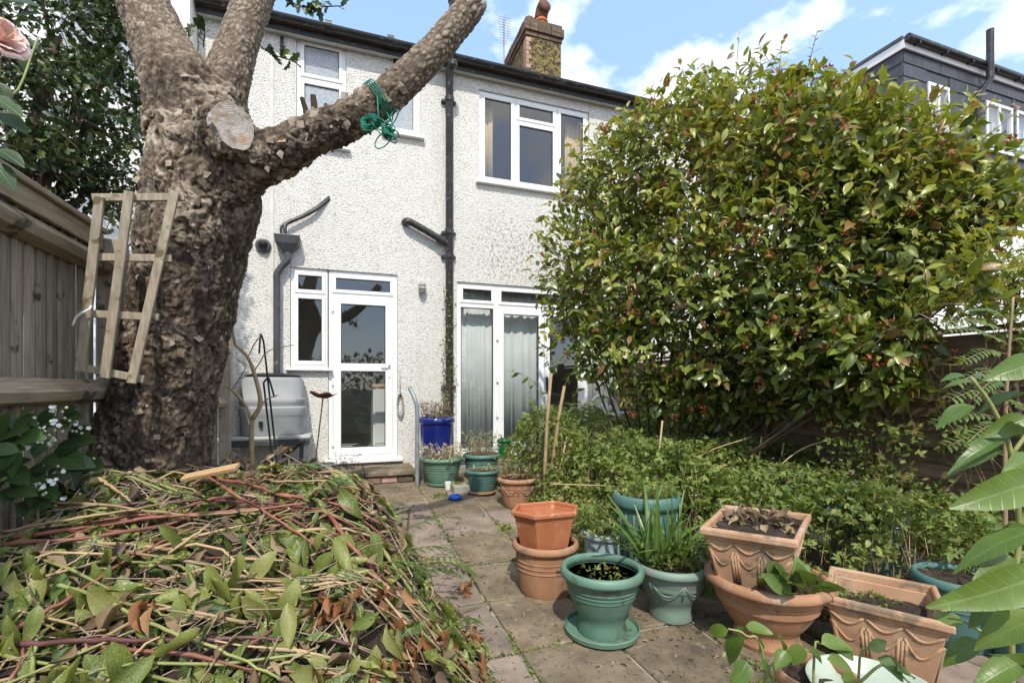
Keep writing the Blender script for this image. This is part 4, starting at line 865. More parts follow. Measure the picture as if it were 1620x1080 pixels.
for k in range(9): loop(586 + rs.uniform(-4, 4), 194 + rs.uniform(-4, 4), rs.uniform(8, 15), rs.uniform(5, 10), rs.uniform(-.7, .3))
for k in range(11): loop(617 + rs.uniform(-5, 5), 209 + rs.uniform(-6, 6), rs.uniform(5, 12), rs.uniform(4, 9), rs.uniform(0, 3))
loop(606, 222, 16, 9, -.8); loop(600, 196, 14, 8, .6); loop(610, 212, 22, 5, .7); loop(622, 186, 5, 14, .5)
m.tube([P(597, 150, 2.5), P(598, 172, 2.46), P(600, 192, 2.44)], .004, 5); m.tube([P(612, 178, 2.5), P(620, 195, 2.45), P(616, 206, 2.44)], .0035, 5); m.tube([P(600, 192, 2.44), P(608, 203, 2.44), P(616, 208, 2.44)], .006, 5)
m.build('hank', 'twine', tw, True)

# ================================================================== CLIPPINGS HEAP
def sstep(a, b_, x): t_ = min(1, max(0, (x - a) / (b_ - a))); return t_ * t_ * (3 - 2 * t_)
def pile_h(x, y):
    e = .5 + .07 * n2(x, y, 2.3, 5) + .10 * sstep(3.2, 1.6, y)
    a = 1 - sstep(e - .62, e + .12, x)
    b_ = float(np.interp(y, [.55, .9, 1.5, 2.1, 2.6, 3.2, 3.8, 4.5, 5.1], [.18, .38, .52, .72, .82, .74, .58, .30, 0]))
    return max(0, a * b_ * (1 + .10 * n2(x, y, 3.1, 8) + .05 * n2(x, y, 9, 9)))
def onpile(u, v, off=0.02):
    r = ray(u, v); d = .6
    while d < 5.5:
        p = C0 + r * d
        if p.z < pile_h(p.x, p.y) + off: return p
        d += .012
    return G(u, v, off)
pile = thing('clippings_heap', 'large heap of cut hedge stems and wilting leaves beside the path', 'heap', (-.3, 2.4, 0))
nx, ny = 64, 110; gx = np.linspace(FX + .05, .9, nx); gy = np.linspace(.55, 5.1, ny); V = []
for y in gy:
    for x in gx: V.append((x, y, pile_h(x, y) - .035 + .03 * n2(x, y, 22, 3)))
FQ = np.array([(j * nx + i, j * nx + i + 1, (j + 1) * nx + i + 1, (j + 1) * nx + i) for j in range(ny - 1) for i in range(nx - 1)], np.int32)
mesh_np('mound', V, FQ, 'litter', pile, True)
def pn(x, y): e = .05; v = Vector((pile_h(x - e, y) - pile_h(x + e, y), pile_h(x, y - e) - pile_h(x, y + e), 2 * e)); return v.normalized()
# long cut stems, laid where they cross the heap
stems = [('red', [(5, 862), (180, 845), (380, 808), (560, 790)], 7, 1), ('red', [(20, 850), (230, 820), (440, 802), (552, 787)], 7, 1), ('plum', [(150, 800), (330, 792), (480, 802), (570, 812)], 6, 0), ('tan', [(0, 795), (140, 797), (300, 815), (410, 806)], 6, 1),
         ('red', [(265, 712), (320, 750), (420, 810), (512, 872)], 6, 1), ('red', [(318, 752), (400, 768), (460, 785), (590, 795)], 7, 1), ('red', [(520, 815), (560, 868), (625, 930), (735, 1010)], 7, 0), ('tan', [(0, 842), (120, 820), (240, 800), (330, 772)], 5, 1),
         ('green', [(78, 925), (140, 938), (250, 992), (330, 1020), (440, 1072)], 8, 1), ('green', [(185, 952), (235, 962), (285, 985)], 6, 0), ('green', [(288, 985), (312, 950), (300, 910), (270, 892), (200, 888)], 7, 0), ('green', [(290, 985), (340, 930), (352, 900)], 6, 0),
         ('plum', [(0, 1022), (150, 1013), (300, 1012), (420, 1010), (565, 1022)], 10, 0), ('red', [(0, 1010), (110, 945), (210, 880), (310, 832)], 7, 1), ('tan', [(0, 975), (90, 905), (150, 868)], 5, 0), ('tan', [(0, 895), (60, 868)], 5, 0),
         ('green', [(52, 1080), (55, 1025), (80, 990), (125, 975)], 7, 0), ('red', [(15, 1080), (35, 1040), (45, 1000)], 7, 0), ('tan', [(155, 757), (180, 772), (208, 792)], 6, 2), ('plum', [(460, 805), (470, 850), (500, 895)], 7, 0), ('tan', [(268, 875), (330, 830)], 6, 0),
         ('red', [(300, 770), (320, 762), (370, 756), (560, 776)], 4, 2), ('tan', [(430, 762), (520, 762), (600, 785)], 4, 2), ('red', [(440, 780), (540, 800), (605, 830)], 5, 1), ('tan', [(170, 1080), (230, 1020), (300, 985)], 5, 0), ('tan', [(420, 1060), (470, 1040), (505, 1020)], 6, 0),
         ('tan', [(460, 1022), (520, 1060), (560, 1080)], 6, 0), ('tan', [(0, 1060), (60, 990), (130, 940)], 4, 0), ('green', [(410, 830), (470, 836), (520, 850), (540, 880)], 5, 0), ('green', [(540, 880), (555, 930), (580, 1000)], 5, 0), ('red', [(380, 1030), (440, 990), (480, 955)], 5, 0), ('tan', [(590, 812), (630, 802)], 3, 1), ('green', [(606, 820), (650, 802), (674, 782)], 4, 1)]
rs0 = random.Random(91)
for kind, px, wpx, lift in stems:
    pts = [onpile(u, v, .035 + .02 * lift) for u, v in px]; pts = [p + Vector((0, 0, .0)) for p in pts]
    sp2 = spline(pts, 7); sp2 = [Vector((p.x, p.y, max(p.z, pile_h(p.x, p.y) + .012))) for p in sp2]
    d = depth(pts[0]); r = .8 * wpx / F * depth(pts[len(pts) // 2]) / 2; n_ = len(sp2); sp2 = [p + Vector((rs0.uniform(-.0035, .0035), rs0.uniform(-.0035, .0035), rs0.uniform(-.002, .004))) for p in sp2]
    MB().tube(sp2, [r * (1.1 - .5 * k / n_) * (1.18 if k % 5 == 2 else .97) for k in range(n_)], 8).build('stem', 'stem_' + kind, pile, True)
rs = random.Random(12)
for k in range(120):                                             # more stems lying across it
    x, y = rs.uniform(-1.1, .35), rs.uniform(.9, 4.2); a = rs.uniform(-.5, .5) + (PI if rs.random() < .3 else 0); l = rs.uniform(.5, 1.3); bend = rs.uniform(-.25, .25); pts = []
    for q in range(7):
        t_ = q / 6 - .5; X, Y = x + math.cos(a) * l * t_ - math.sin(a) * bend * t_ * t_, y + math.sin(a) * l * t_ + math.cos(a) * bend * t_ * t_
        X = max(X, FX + .1); pts.append((X, Y, pile_h(X, Y) + .01 + .03 * rs.random()))
    MB().tube(pts, [rs.uniform(.003, .0075) * (1.1 - q * .08) for q in range(7)], 6).build('stem', rs.choice(['stem_tan', 'stem_tan', 'stem_tan', 'stem_tan', 'stem_green', 'stem_red']), pile, True)
def on_heap(n, x0=-1.2, x1=.62, y0=.7, y1=4.6):
    r_ = []
    while len(r_) < n:
        x, y = rs.uniform(x0, x1), rs.uniform(y0, y1); h = pile_h(x, y)
        if h > .03: r_.append((x, y, h))
    return np.array(r_)
# fine twig litter
m = MB()
for (x, y, h) in on_heap(1900):
    a = rs.gauss(0, .8) + (PI / 2 if rs.random() < .35 else 0); l = rs.uniform(.05, .28); t_ = rs.uniform(-.03, .05); dz = rs.uniform(-.35, .35); 
    p = Vector((x, y, h - .01 + max(0, t_))); d = Vector((math.cos(a), math.sin(a), 0)); d.z = d.dot(Vector((-pn(x, y).x, -pn(x, y).y, 0))) + dz * .5; q = p + d * l * .5 + Vector((rs.uniform(-.02, .02), rs.uniform(-.02, .02), .01)); m.tube([p - d * l * .5, q - d * l * .25, p + d * l * .5], [.0028, .0024, .0012], 3, False)
tw_ = m.build('twig_litter', 'twig_dry', pile); tw_['kind'] = 'stuff'
def heap_leaves(name, n, mat, size, tpls, tint, spread=.035, parts=0, xr=(-1.2, .6), yr=(.75, 4.4), hang=.5, kind='stuff', part='leaf'):
    q = on_heap(n, *xr, *yr); nn = np.array([tuple(pn(a, b_)) for a, b_, c in q]); pos = q + nn * RNG.uniform(-.01, spread, (n, 1))
    yd = rdir(n); yd = yd - nn * (yd * nn).sum(1, keepdims=True) * .8; yd[:, 2] -= hang; yd[:, 1] -= .25; zd = nn + .55 * RNG.normal(size=(n, 3))
    return scatter(name, tpls, pos, yd, zd, RNG.uniform(*size, n), RNG.random(n) if tint is None else tint, mat, pile, kind, parts, part)
LT = [leaf_tpl(.34, 7, .3, .45, .45, .05), leaf_tpl(.28, 7, .7, .8, .45, .06), leaf_tpl(.40, 7, .15, .3, .45, .055), leaf_tpl(.33, 7, -.4, .7, .45, .07), leaf_tpl(.36, 7, .5, -.4, .45, .06)]
DT = [leaf_tpl(.4, 5, .6, .6, .5, .06), leaf_tpl(.5, 5, -.5, -.5, .5, .07), leaf_tpl(.35, 5, .9, .3, .5, .05)]
heap_leaves('leaf_mass', 1500, 'aucuba_leaf', (.09, .17), LT, None, .05, 210)
heap_leaves('fresh_leaf_mass', 650, 'fresh_leaf', (.05, .11), LT, None, .05, 40, part='leaf')
heap_leaves('dry_leaf_mass', 1100, 'dry_leaf', (.04, .11), DT, None, .05, 60, part='dry_leaf')
heap_leaves('dark_leaf_mass', 350, 'holly_leaf', (.07, .14), LT, None, .01)
# rust-brown bunches still on their twigs, and the big speckled sprays
for (u, v, n) in ((520, 955, 14), (545, 965, 10), (612, 935, 10), (640, 1000, 7), (655, 1020, 10), (735, 930, 12), (755, 1050, 22), (745, 1010, 16), (230, 968, 8), (620, 1050, 10), (700, 1020, 10)):
    c = np.array(onpile(u, v, .05)); pos = c + RNG.normal(size=(n, 3)) * np.array([.03, .03, .035]); yd = rdir(n) * .6; yd[:, 2] -= 1; zd = RNG.normal(size=(n, 3)) + np.array([0, -1, .3])
    scatter('dry_leaf_mass', DT, pos, yd, zd, RNG.uniform(.045, .075, n), RNG.random(n), 'orange_leaf', pile, 'stuff', 6, 'dry_leaf')
for (u, v, n, s_) in ((355, 930, 9, .15), (390, 945, 7, .15), (330, 910, 6, .12), (300, 940, 5, .15), (455, 930, 8, .14), (470, 895, 6, .13), (520, 860, 8, .15), (540, 890, 6, .14), (150, 930, 6, .17), (120, 965, 6, .18), (60, 900, 7, .13), (20, 930, 6, .15), (60, 990, 5, .12), (150, 1050, 5, .2), (120, 1070, 4, .18), (590, 1000, 6, .11), (560, 1040, 6, .12), (690, 990, 5, .13), (710, 960, 3, .12), (420, 890, 5, .14), (250, 860, 4, .15), (180, 860, 4, .12), (330, 1045, 4, .12), (20, 860, 4, .12)):
    c = np.array(onpile(u, v, .06)); pos = c + RNG.normal(size=(n, 3)) * .035; yd = np.stack([RNG.normal(size=n) * .6, RNG.normal(size=n) * .3 - .3, -np.ones(n) * .9], 1); zd = np.array([0, -1, .7]) + .45 * RNG.normal(size=(n, 3))
    scatter('leaf_mass', LT, pos, yd, zd, RNG.uniform(.75, 1.1, n) * s_, RNG.random(n) * .6 + .4, 'aucuba_leaf', pile, 'stuff', n, 'leaf')
# ash-like fronds spilling over the path side
FT_ = [leaf_tpl(.32, 4, .15, .2)]
for (u, v, du, dv, n) in ((600, 850, 130, -30, 9), (620, 870, 110, 10, 9), (640, 890, 110, 20, 9), (560, 860, 90, -10, 8), (630, 910, 100, 5, 8), (660, 880, 90, 20, 8), (600, 890, 70, 25, 7), (700, 1000, 60, -10, 6), (480, 790, 70, -25, 7), (440, 770, 60, -30, 7), (520, 780, 70, -10, 7), (580, 820, 60, -20, 7)):
    a, b_ = onpile(u, v, .07), onpile(u + du, v + dv, .05); pos, yd, zd = [], [], []; ax_ = (b_ - a).normalized(); sd_ = ax_.cross(Vector((0, 0, 1))).normalized()
    for k in range(n):
        q = a.lerp(b_, .15 + .85 * k / n) + Vector((0, 0, .05 * math.sin(PI * k / n)))
        for s_ in (-1, 1): pos.append(q); yd.append(ax_ * .5 + sd_ * s_ + Vector((0, 0, -.25))); zd.append(Vector((.1 * s_, -.2, 1)))
    scatter('frond', FT_, [tuple(p) for p in pos], [tuple(p) for p in yd], [tuple(p) for p in zd], RNG.uniform(.05, .08, len(pos)), RNG.random(len(pos)) * .8, 'fresh_leaf', pile, None)
    MB().tube([a, a.lerp(b_, .5) + Vector((0, 0, .05)), b_], .0025, 5).build('stem', 'stem_green', pile)
# offcut of timber lying at the tree's foot
a, b_ = onpile(300, 752, .05), onpile(375, 735, .06)
MB().bar(P(290, 756, 2.35), P(376, 738, 2.35), .02, .055, (0, 1, .3)).build('timber_offcut', 'cut_plank', None, bevel=.003)
tag(bpy.data.objects['timber_offcut'], 'sawn timber offcut lying on the clippings at the foot of the tree', 'timber')
# ================================================================== POTS AND SMALL THINGS
def soil_top(m, c, r, z, n=28, seed=1):
    rs_ = random.Random(seed); vs = [(c[0], c[1], z + .012)]
    for q, k in ((.5, 0), (1.0, 1)): vs += [(c[0] + r * q * math.cos(2 * PI * i / n), c[1] + r * q * math.sin(2 * PI * i / n), z + rs_.uniform(-.012, .014)) for i in range(n)]
    return m.add(vs, [(0, 1 + i, 1 + (i + 1) % n) for i in range(n)] + [(1 + i, 1 + n + i, 1 + n + (i + 1) % n, 1 + (i + 1) % n) for i in range(n)])
def pot(label, u, vb, rim_px, H, mat, base=.68, z0=0.0, group=None, soil=.12, name='plant_pot', swag=False, ribs=True, back=0.0, xy=None, R=None, flutes=False, foot=False):
    """round pot standing where its foot touches the ground in the picture"""
    if xy is None:
        c = GP(u, vb, z0); z0 = c.z; d = Vector((c.x, c.y, 0)).normalized(); c = c + Vector((d.x, d.y, 0)) * back
    else: z0 = z0 + pz(xy[1]); c = Vector((xy[0], xy[1], z0))
    R = R or rim_px / F * depth(c) / 2; rb = R * base
    root = thing(name, label, 'plant pot', (c.x, c.y, z0), group); w_ = R * .10
    if foot: side = [(rb * .92, .0), (rb * .95, .02), (rb * .88, .05), (rb * .92, .09)]
    else: side = [(rb * .98, .0), (rb, .008)]
    z_s = side[-1][1]; r_s = side[-1][0]
    for k in range(1, 9):
        t_ = k / 9; z = z_s + (H * .84 - z_s) * t_; r = r_s + (R * .90 - r_s) * (t_ ** .75); side.append((r, z))
        if ribs and k in (5, 6, 7): side += [(r + .004, z + .002), (r + .004, z + .007), (r + .001, z + .009)]
    outer = side + [(R * .90, H * .855), (R * .925, H * .86)]
    body = outer + [(R * .86, H * .87), (R * .80, H * .6), (R * .78, H * (1 - soil) - .06)]
    MB().lathe(body, (c.x, c.y, z0), 44).build('body', mat, root, auto=35)
    rim = [(R * .91, H * .85), (R * .985, H * .865), (R, H * .90), (R * .99, H * .95), (R * .955, H * .985), (R * .91, H), (R * .865, H * .985), (R * .85, H * .93), (R * .855, H * .86)]
    MB().lathe(rim + [rim[0]], (c.x, c.y, z0), 48).build('rim', mat, root, True)
    soil_top(MB(), c, R * .845, z0 + H * (1 - soil), seed=int(abs(c.x * 977))).build('soil', 'soil', root)
    if swag:
        m = MB(); n_ = 6
        for k in range(n_):
            a0 = 2 * PI * k / n_ + .25
            for dr in (0, .025):
                pts = []
                for q in range(9):
                    t_ = q / 8; a = a0 + t_ * 2 * PI / n_; z = H * (.74 - (.22 + dr * 2.2) * math.sin(PI * t_)); r = np.interp(z, [p[1] for p in side], [p[0] for p in side]) + .001; pts.append((c.x + r * math.cos(a), c.y + r * math.sin(a), z0 + z))
                m.tube(pts, .0055, 6)
            z = H * .74; r = np.interp(z, [p[1] for p in side], [p[0] for p in side]) + .001
            r2 = np.interp(H * .45, [p[1] for p in side], [p[0] for p in side]) + .001; m.tube([(c.x + r * math.cos(a0), c.y + r * math.sin(a0), z0 + z), (c.x + r2 * math.cos(a0), c.y + r2 * math.sin(a0), z0 + H * .45)], [.009, .004], 6)
        m.build('swag_relief', mat, root, True)
    if flutes:
        m = MB()
        for k in range(22):
            a = 2 * PI * k / 22; r1_, r2_ = np.interp(H * .3, [p[1] for p in side], [p[0] for p in side]), np.interp(H * .8, [p[1] for p in side], [p[0] for p in side]); m.tube([(c.x + r1_ * math.cos(a), c.y + r1_ * math.sin(a), z0 + H * .3), (c.x + r2_ * math.cos(a), c.y + r2_ * math.sin(a), z0 + H * .8)], .008, 6)
        m.build('fluting', mat, root, True)
    root['_R'] = R; root['_H'] = H
    return root, c, R
def saucer(label, c, R, mat, z0=0.0):
    o = MB().lathe([(R * .8, 0), (R * .98, .012), (R, .034), (R * .97, .038), (R * .94, .02), (R * .78, .012)], (c[0], c[1], pz(c[1]) + .001), 44).build('pot_saucer', mat, None, auto=40)
    return tag(o, label, 'saucer')
pa, ca_, Ra = pot('green pot with ribbed sides standing in its saucer beside the grey handrail', 699, 764, 68, .32, 'green_plastic', .62, .014, soil=.08)
saucer('green saucer under the ribbed pot with dried sage growth', ca_, Ra * .72, 'green_plastic')
pb, cb2, Rb = pot('dark teal pot of grey sage behind the smaller teal pot', 762, 758, 60, .33, 'teal_plastic', .68, soil=.08, back=.0)
pc, cc2, Rc = pot('small teal pot of dried stonecrop on a terracotta saucer', 763, 777, 53, .25, 'teal_plastic', .70, .014, soil=.06)
saucer('terracotta saucer under the small teal pot', cc2, Rc * .86, 'terracotta')
bk = WY(797, 722, 6.15)
MB().box(bk.x - .16, bk.x + .2, 6.0, 6.3, .1, .335).build('stone_block', 'concrete', None, bevel=.02); tag(bpy.data.objects['stone_block'], 'rough stone block carrying a small bright green pot by the garden doors', 'stone')
pd_, cd2, Rd = pot('small bright green pot standing on a stone block by the garden doors', 0, 0, 0, .26, 'bright_green', .78, .336 - pz(6.12), xy=(bk.x, 6.12), R=.105, soil=.1, ribs=False)
pe, ce, Re = pot('round terracotta pot with draped swags behind the stacked hexagonal planter', 818, 800, 62, .30, 'terracotta', .66, swag=True, soil=.1)
pbl, cbl, Rbl = pot('glossy cobalt blue glazed pot of dead stems beside the drainpipe', 0, 0, 0, .52, 'blue_glaze', .8, .40 - pz(6.05), xy=(WY(690, 690, 6.05).x, 6.05), R=.235, ribs=False, soil=.05)
MB().box(cbl.x - .2, cbl.x + .2, 5.85, 6.25, 0.1, .399).build('brick_plinth', 'concrete', None, bevel=.015); tag(bpy.data.objects['brick_plinth'], 'low concrete block under the blue glazed pot', 'block')
pg, cg, Rg = pot('round terracotta tub carrying the hexagonal planter on its rim', 863, 932, 105, .32, 'terracotta', .76, soil=.3)
ph, chh, Rh = pot('green plastic pot with sparse weeds standing in a green saucer on the path', 952, 995, 131, .34, 'green_plastic', .62, .014, foot=True, soil=.2)
saucer('green plastic saucer catching water under the pot of sparse weeds', chh, Rh * .90, 'green_plastic')
pi_, ci, Ri = pot('faded green pot with draped swags holding strap-leaved plants', 1062, 972, 117, .31, 'pale_green_plastic', .60, swag=True, foot=True, soil=.08, ribs=False)
pj, cj, Rj = pot('large teal fluted pot sunk among the undergrowth', 0, 0, 0, .585, 'teal_plastic', .72, xy=tuple(P(1022, 780, 3.25))[:2], R=.228, flutes=True, soil=.07, ribs=False)
pl_, cl, Rl = pot('wide terracotta bowl pot with a rectangular planter standing in it', 1212, 1012, 184, .35, 'terracotta', .56, soil=.13, foot=True)
pp, cp_, Rp = pot('pale blue pot of bright leafy weeds behind the green pot on the path', 958, 905, 74, .30, 'pale_blue_plastic', .75, soil=.06, ribs=False)
pq, cq, Rq = pot('pale blue pot half hidden behind the terracotta hexagonal planters', 938, 838, 60, .27, 'pale_blue_plastic', .75, soil=.06, ribs=False)
pr_, cr, Rr = pot('grey green tub against the dark lap fence', 0, 0, 0, .46, 'pale_green_plastic', .75, 0, xy=(3.42, 2.32), R=.25, soil=.05)
ps, cs, Rs = pot('teal pot beside the empty terracotta trough', 0, 0, 0, .34, 'teal_plastic', .7, 0, xy=tuple(P(1650, 960, 2.25))[:2], R=.25, soil=.08, flutes=True)
pt, ct2, Rt = pot('dark teal pot squeezed behind the terracotta trough', 0, 0, 0, .34, 'teal_plastic', .7, 0, xy=tuple(P(1515, 960, 2.45))[:2], R=.19, soil=.08)
pu, cu, Ru = pot('upturned small teal pot on a terracotta base below the copper dish', 0, 0, 0, .2, 'teal_plastic', .8, .12, xy=tuple(P(514, 740, 5.3))[:2], R=.105, soil=.04)
pv_, cv, Rv = pot('low terracotta pot under the small teal pot below the copper dish', 0, 0, 0, .12, 'terracotta', .8, 0, xy=(cu.x, cu.y), R=.13, soil=.05, ribs=False)
def planter(label, corners_rim, H, z0, mat, taper, wall=.035, soil=.1, relief=True, hexa=None, name='planter'):
    """straight-sided planter; rim corners on the ground plan, walls taper to the foot"""
    R_ = [Vector((a, b_)) for a, b_ in corners_rim]; n_ = len(R_); c = sum(R_, Vector((0, 0))) / n_
    root = thing(name, label, 'planter', (c.x, c.y, z0)); sc = lambda k: [c + (p - c) * k for p in R_]
    def off(k, z): return [(p.x, p.y, z0 + z) for p in sc(k)]
    rows = [off(taper, 0), off(taper + (.93 - taper) * .82, H * .80), off(.93, H * .82), off(.93, H * .875), off(.82, H * .88), off(.74, H * (1 - soil) - .05)]
    V = [p for r_ in rows for p in r_]; m = MB().add(V, [(i * n_ + k, i * n_ + (k + 1) % n_, (i + 1) * n_ + (k + 1) % n_, (i + 1) * n_ + k) for i in range(5) for k in range(n_)] + [tuple(range(n_ - 1, -1, -1))])
    m.build('body', mat, root, bevel=.008)
    rows = [off(.93, H * .87), off(1.0, H * .88), off(1.0, H * .96), off(.98, H), off(.90, H), off(.875, H * .97), off(.865, H * .87)]
    V = [p for r_ in rows for p in r_]; MB().add(V, [(i * n_ + k, i * n_ + (k + 1) % n_, (i + 1) * n_ + (k + 1) % n_, (i + 1) * n_ + k) for i in range(6) for k in range(n_)] + [(k, 6 * n_ + k, 6 * n_ + (k + 1) % n_, (k + 1) % n_) for k in range(n_)]).build('rim', mat, root, bevel=.006)
    q = off(.866, H * (1 - soil)); gx_ = MB(); N_ = 10
    if n_ == 4:
        vs = []
        for i in range(N_ + 1):
            for j in range(N_ + 1):
                a = Vector(q[0]).lerp(Vector(q[1]), i / N_).lerp(Vector(q[3]).lerp(Vector(q[2]), i / N_), j / N_); vs.append((a.x, a.y, a.z + random.uniform(-.012, .012)))
        gx_.add(vs, [(i * (N_ + 1) + j, (i + 1) * (N_ + 1) + j, (i + 1) * (N_ + 1) + j + 1, i * (N_ + 1) + j + 1) for i in range(N_) for j in range(N_)])
    else: gx_.add(q, [tuple(range(n_))])
    gx_.build('soil', 'soil' if n_ == 4 else mat, root)
    if relief:
        m = MB()
        lo, hi = off(taper, 0), off(taper + (.93 - taper) * .82, H * .80)
        for k in range(n_):
            a0, a1, b0, b1 = Vector(lo[k]), Vector(lo[(k + 1) % n_]), Vector(hi[k]), Vector(hi[(k + 1) % n_]); L_ = (b1 - b0).length; ns = 3 if L_ > .36 else 2
            f = lambda s_, t_: a0.lerp(a1, s_).lerp(b0.lerp(b1, s_), t_)
            for s_ in range(ns):
                for (t0, dp, r) in ((.97, .17, .007), (.78, .30, .006)):
                    m.tube([f((s_ + .04 + .92 * q_ / 8) / ns, t0 - dp * math.sin(PI * q_ / 8)) for q_ in range(9)], r, 6)
                for e in (-.07, 0, .07):
                    sx__ = min(max(s_ / ns + e / ns * 1.6, .02), .98); m.tube([f(sx__, .12), f(sx__, .74)], .0065, 6)
        m.build('swag_relief', mat, root, True)
    return root
def xy(u, v, z): p = G(u, v, z); return (p.x, p.y)
zk_ = .60
planter('rectangular terracotta planter with swags standing in the wide bowl pot', [xy(1106, 833, zk_), xy(1263, 856, zk_), xy(1284, 812, zk_), xy(1146, 797, zk_)], .305, .295, 'weathered_terracotta', .70, soil=.1)
zm_ = .32
planter('empty rectangular terracotta trough with swags beside the wide bowl pot', [xy(1300, 940, zm_), xy(1513, 990, zm_), xy(1482, 925, zm_), xy(1312, 893, zm_)], .32, .0, 'weathered_terracotta', .72, soil=.32)
c_ = cg.copy(); ux, uy = .235, .16
planter('orange hexagonal plastic planter stacked on the terracotta tub', [(c_.x + a, c_.y + b_) for a, b_ in ((-ux, 0), (-ux * .6, -uy), (ux * .6, -uy), (ux, 0), (ux * .6, uy), (-ux * .6, uy))], .235, .292, 'terracotta_plastic', .72, soil=.2, relief=False)
c_ = GP(885, 822); ux, uy = .2, .15
planter('low hexagonal terracotta planter of bare tan canes', [(c_.x + a, c_.y + b_) for a, b_ in ((-ux, 0), (-ux * .6, -uy), (ux * .6, -uy), (ux, 0), (ux * .6, uy), (-ux * .6, uy))], .24, .0, 'terracotta', .8, soil=.12, relief=False)
CANE = c_.copy()
# shallow white bowl at the foot of the lilac, with a terracotta rim beside it
c_ = P(1385, 1116, 1.52); o = MB().lathe([(.10, 0), (.16, .03), (.186, .07), (.19, .08), (.184, .08), (.15, .04), (.08, .03)], (c_.x, c_.y, c_.z - .02), 48).build('bird_bath', 'bowl_white', None, auto=40)
tag(o, 'shallow pale bird bath bowl below the large-leaved lilac shoots', 'bird bath')
MB().lathe([(.14, 0), (.14, .03), (.07, .06), (.06, c_.z - .03)], (c_.x, c_.y, .0), 28).build('pedestal', 'concrete', o, auto=40)
o.data.transform(Matrix.Identity(4))
pot('pink terracotta pot beside the pale bird bath', 0, 0, 0, .34, 'terracotta', .75, 0, xy=tuple(P(1292, 1100, 1.62))[:2], R=.13)
# small litter by the pots
c_ = GP(720, 789); o = MB().lathe([(.055, 0), (.075, .012), (.07, .03), (.052, .042), (.048, .03)], (c_.x, c_.y, c_.z + .003), 28).build('pet_bowl', 'blue_plastic', None, auto=40); tag(o, 'small bright blue plastic dish lying on the paving', 'dish')
c_ = GP(709, 774); o = MB().lathe([(.032, 0), (.042, .085), (.038, .085), (.03, .01)], (c_.x, c_.y, c_.z + .003), 20).build('plastic_cup', 'white_plastic', None, auto=40); tag(o, 'small white plastic cup beside the ribbed green pot', 'cup')
c_ = GP(733, 778); MB().box(c_.x - .12, c_.x + .12, c_.y - .07, c_.y + .09, c_.z - .01, c_.z + .085).build('paving_offcut', 'concrete', None, bevel=.015); tag(bpy.data.objects['paving_offcut'], 'grey concrete offcut lying in front of the small teal pot', 'block')
# handrail by the step
hr0, hr1, hr2 = GP(660, 768), None, None; d_ = depth(hr0); k_ = (hr0.y)
o = MB().tube(spline([(hr0.x, hr0.y, .05), (hr0.x, hr0.y, WY(660, 700, hr0.y).z), (hr0.x, hr0.y, WY(661, 650, hr0.y).z), tuple(WY(656, 630, hr0.y + .03)), tuple(WY(648, 613, hr0.y + .12))], 5), .025, 14).build('handrail', 'galvanised', None, True); tag(o, 'bent grey tubular handrail beside the back door step', 'handrail')
# coiled hose on the wall, bulkhead lamp, camera dome
o = MB(); c_ = WY(633, 640, HY - .03)
for k in range(4): o.tube([(c_.x + (.03 + .004 * k) * math.sin(a), HY - .02 - .012 * k, c_.z + (.12 + .01 * k) * math.cos(a)) for a in [2 * PI * q / 20 for q in range(21)]], .006, 6, False)
o.tube([(c_.x, HY - .03, c_.z + .1), (c_.x - .005, HY - .03, c_.z + .45)], .005, 6)
tag(o.build('hose_coil', 'lamp_metal', None, True), 'thin coil of grey cable hanging on the wall beside the back door', 'cable')
c_ = WY(668, 456, HY - .05); wlm = thing('wall_lamp', 'oval bulkhead lamp on the pebbledash beside the drainpipe', 'lamp', (c_.x, HY, c_.z))
MB().lathe([(.02, 0), (.055, .02), (.06, .05), (.055, .12), (.045, .14)], (c_.x, HY - .045, c_.z - .07), 20, sx=.85, sy=.7).build('lamp_base', 'lamp_metal', wlm, True)
MB().lathe([(.01, -.02), (.04, 0), (.048, .05), (.045, .1), (.03, .14), (.01, .15)], (c_.x, HY - .065, c_.z - .055), 20).build('diffuser', 'lamp_metal', wlm, True)
for dz in (-.01, .04): MB().tube([(c_.x + .054 * math.cos(a), HY - .065 + .054 * math.sin(a), c_.z + dz) for a in [PI + PI * q / 10 for q in range(11)]], .004, 6).build('guard_bar', 'lamp_metal', wlm)
c_ = WY(416, 388, HY - .04); cmr = thing('security_camera', 'black dome security camera on the wall between the tree and rain hopper', 'camera', (c_.x, HY, c_.z))
V = MB(); n_ = 28
def yl(prof, c, n=28):
    m = MB().lathe(prof, (0, 0, 0), n); m.V = [(c[0] + x, c[1] - z, c[2] + y) for x, y, z in m.V]; return m
yl([(.085, 0), (.088, .03), (.08, .05), (.06, .06)], (c_.x, HY + .002, c_.z)).build('housing', 'pipe_grey', cmr, auto=40)
yl([(.055, .05), (.05, .075), (.035, .095), (.012, .104)], (c_.x + .0, HY, c_.z + .01)).build('dome', 'black_wire', cmr, True)
yl([(.02, .09), (.02, .11), (.012, .112)], (c_.x - .012, HY, c_.z + .022), 16).build('lens', 'seal', cmr, auto=40)
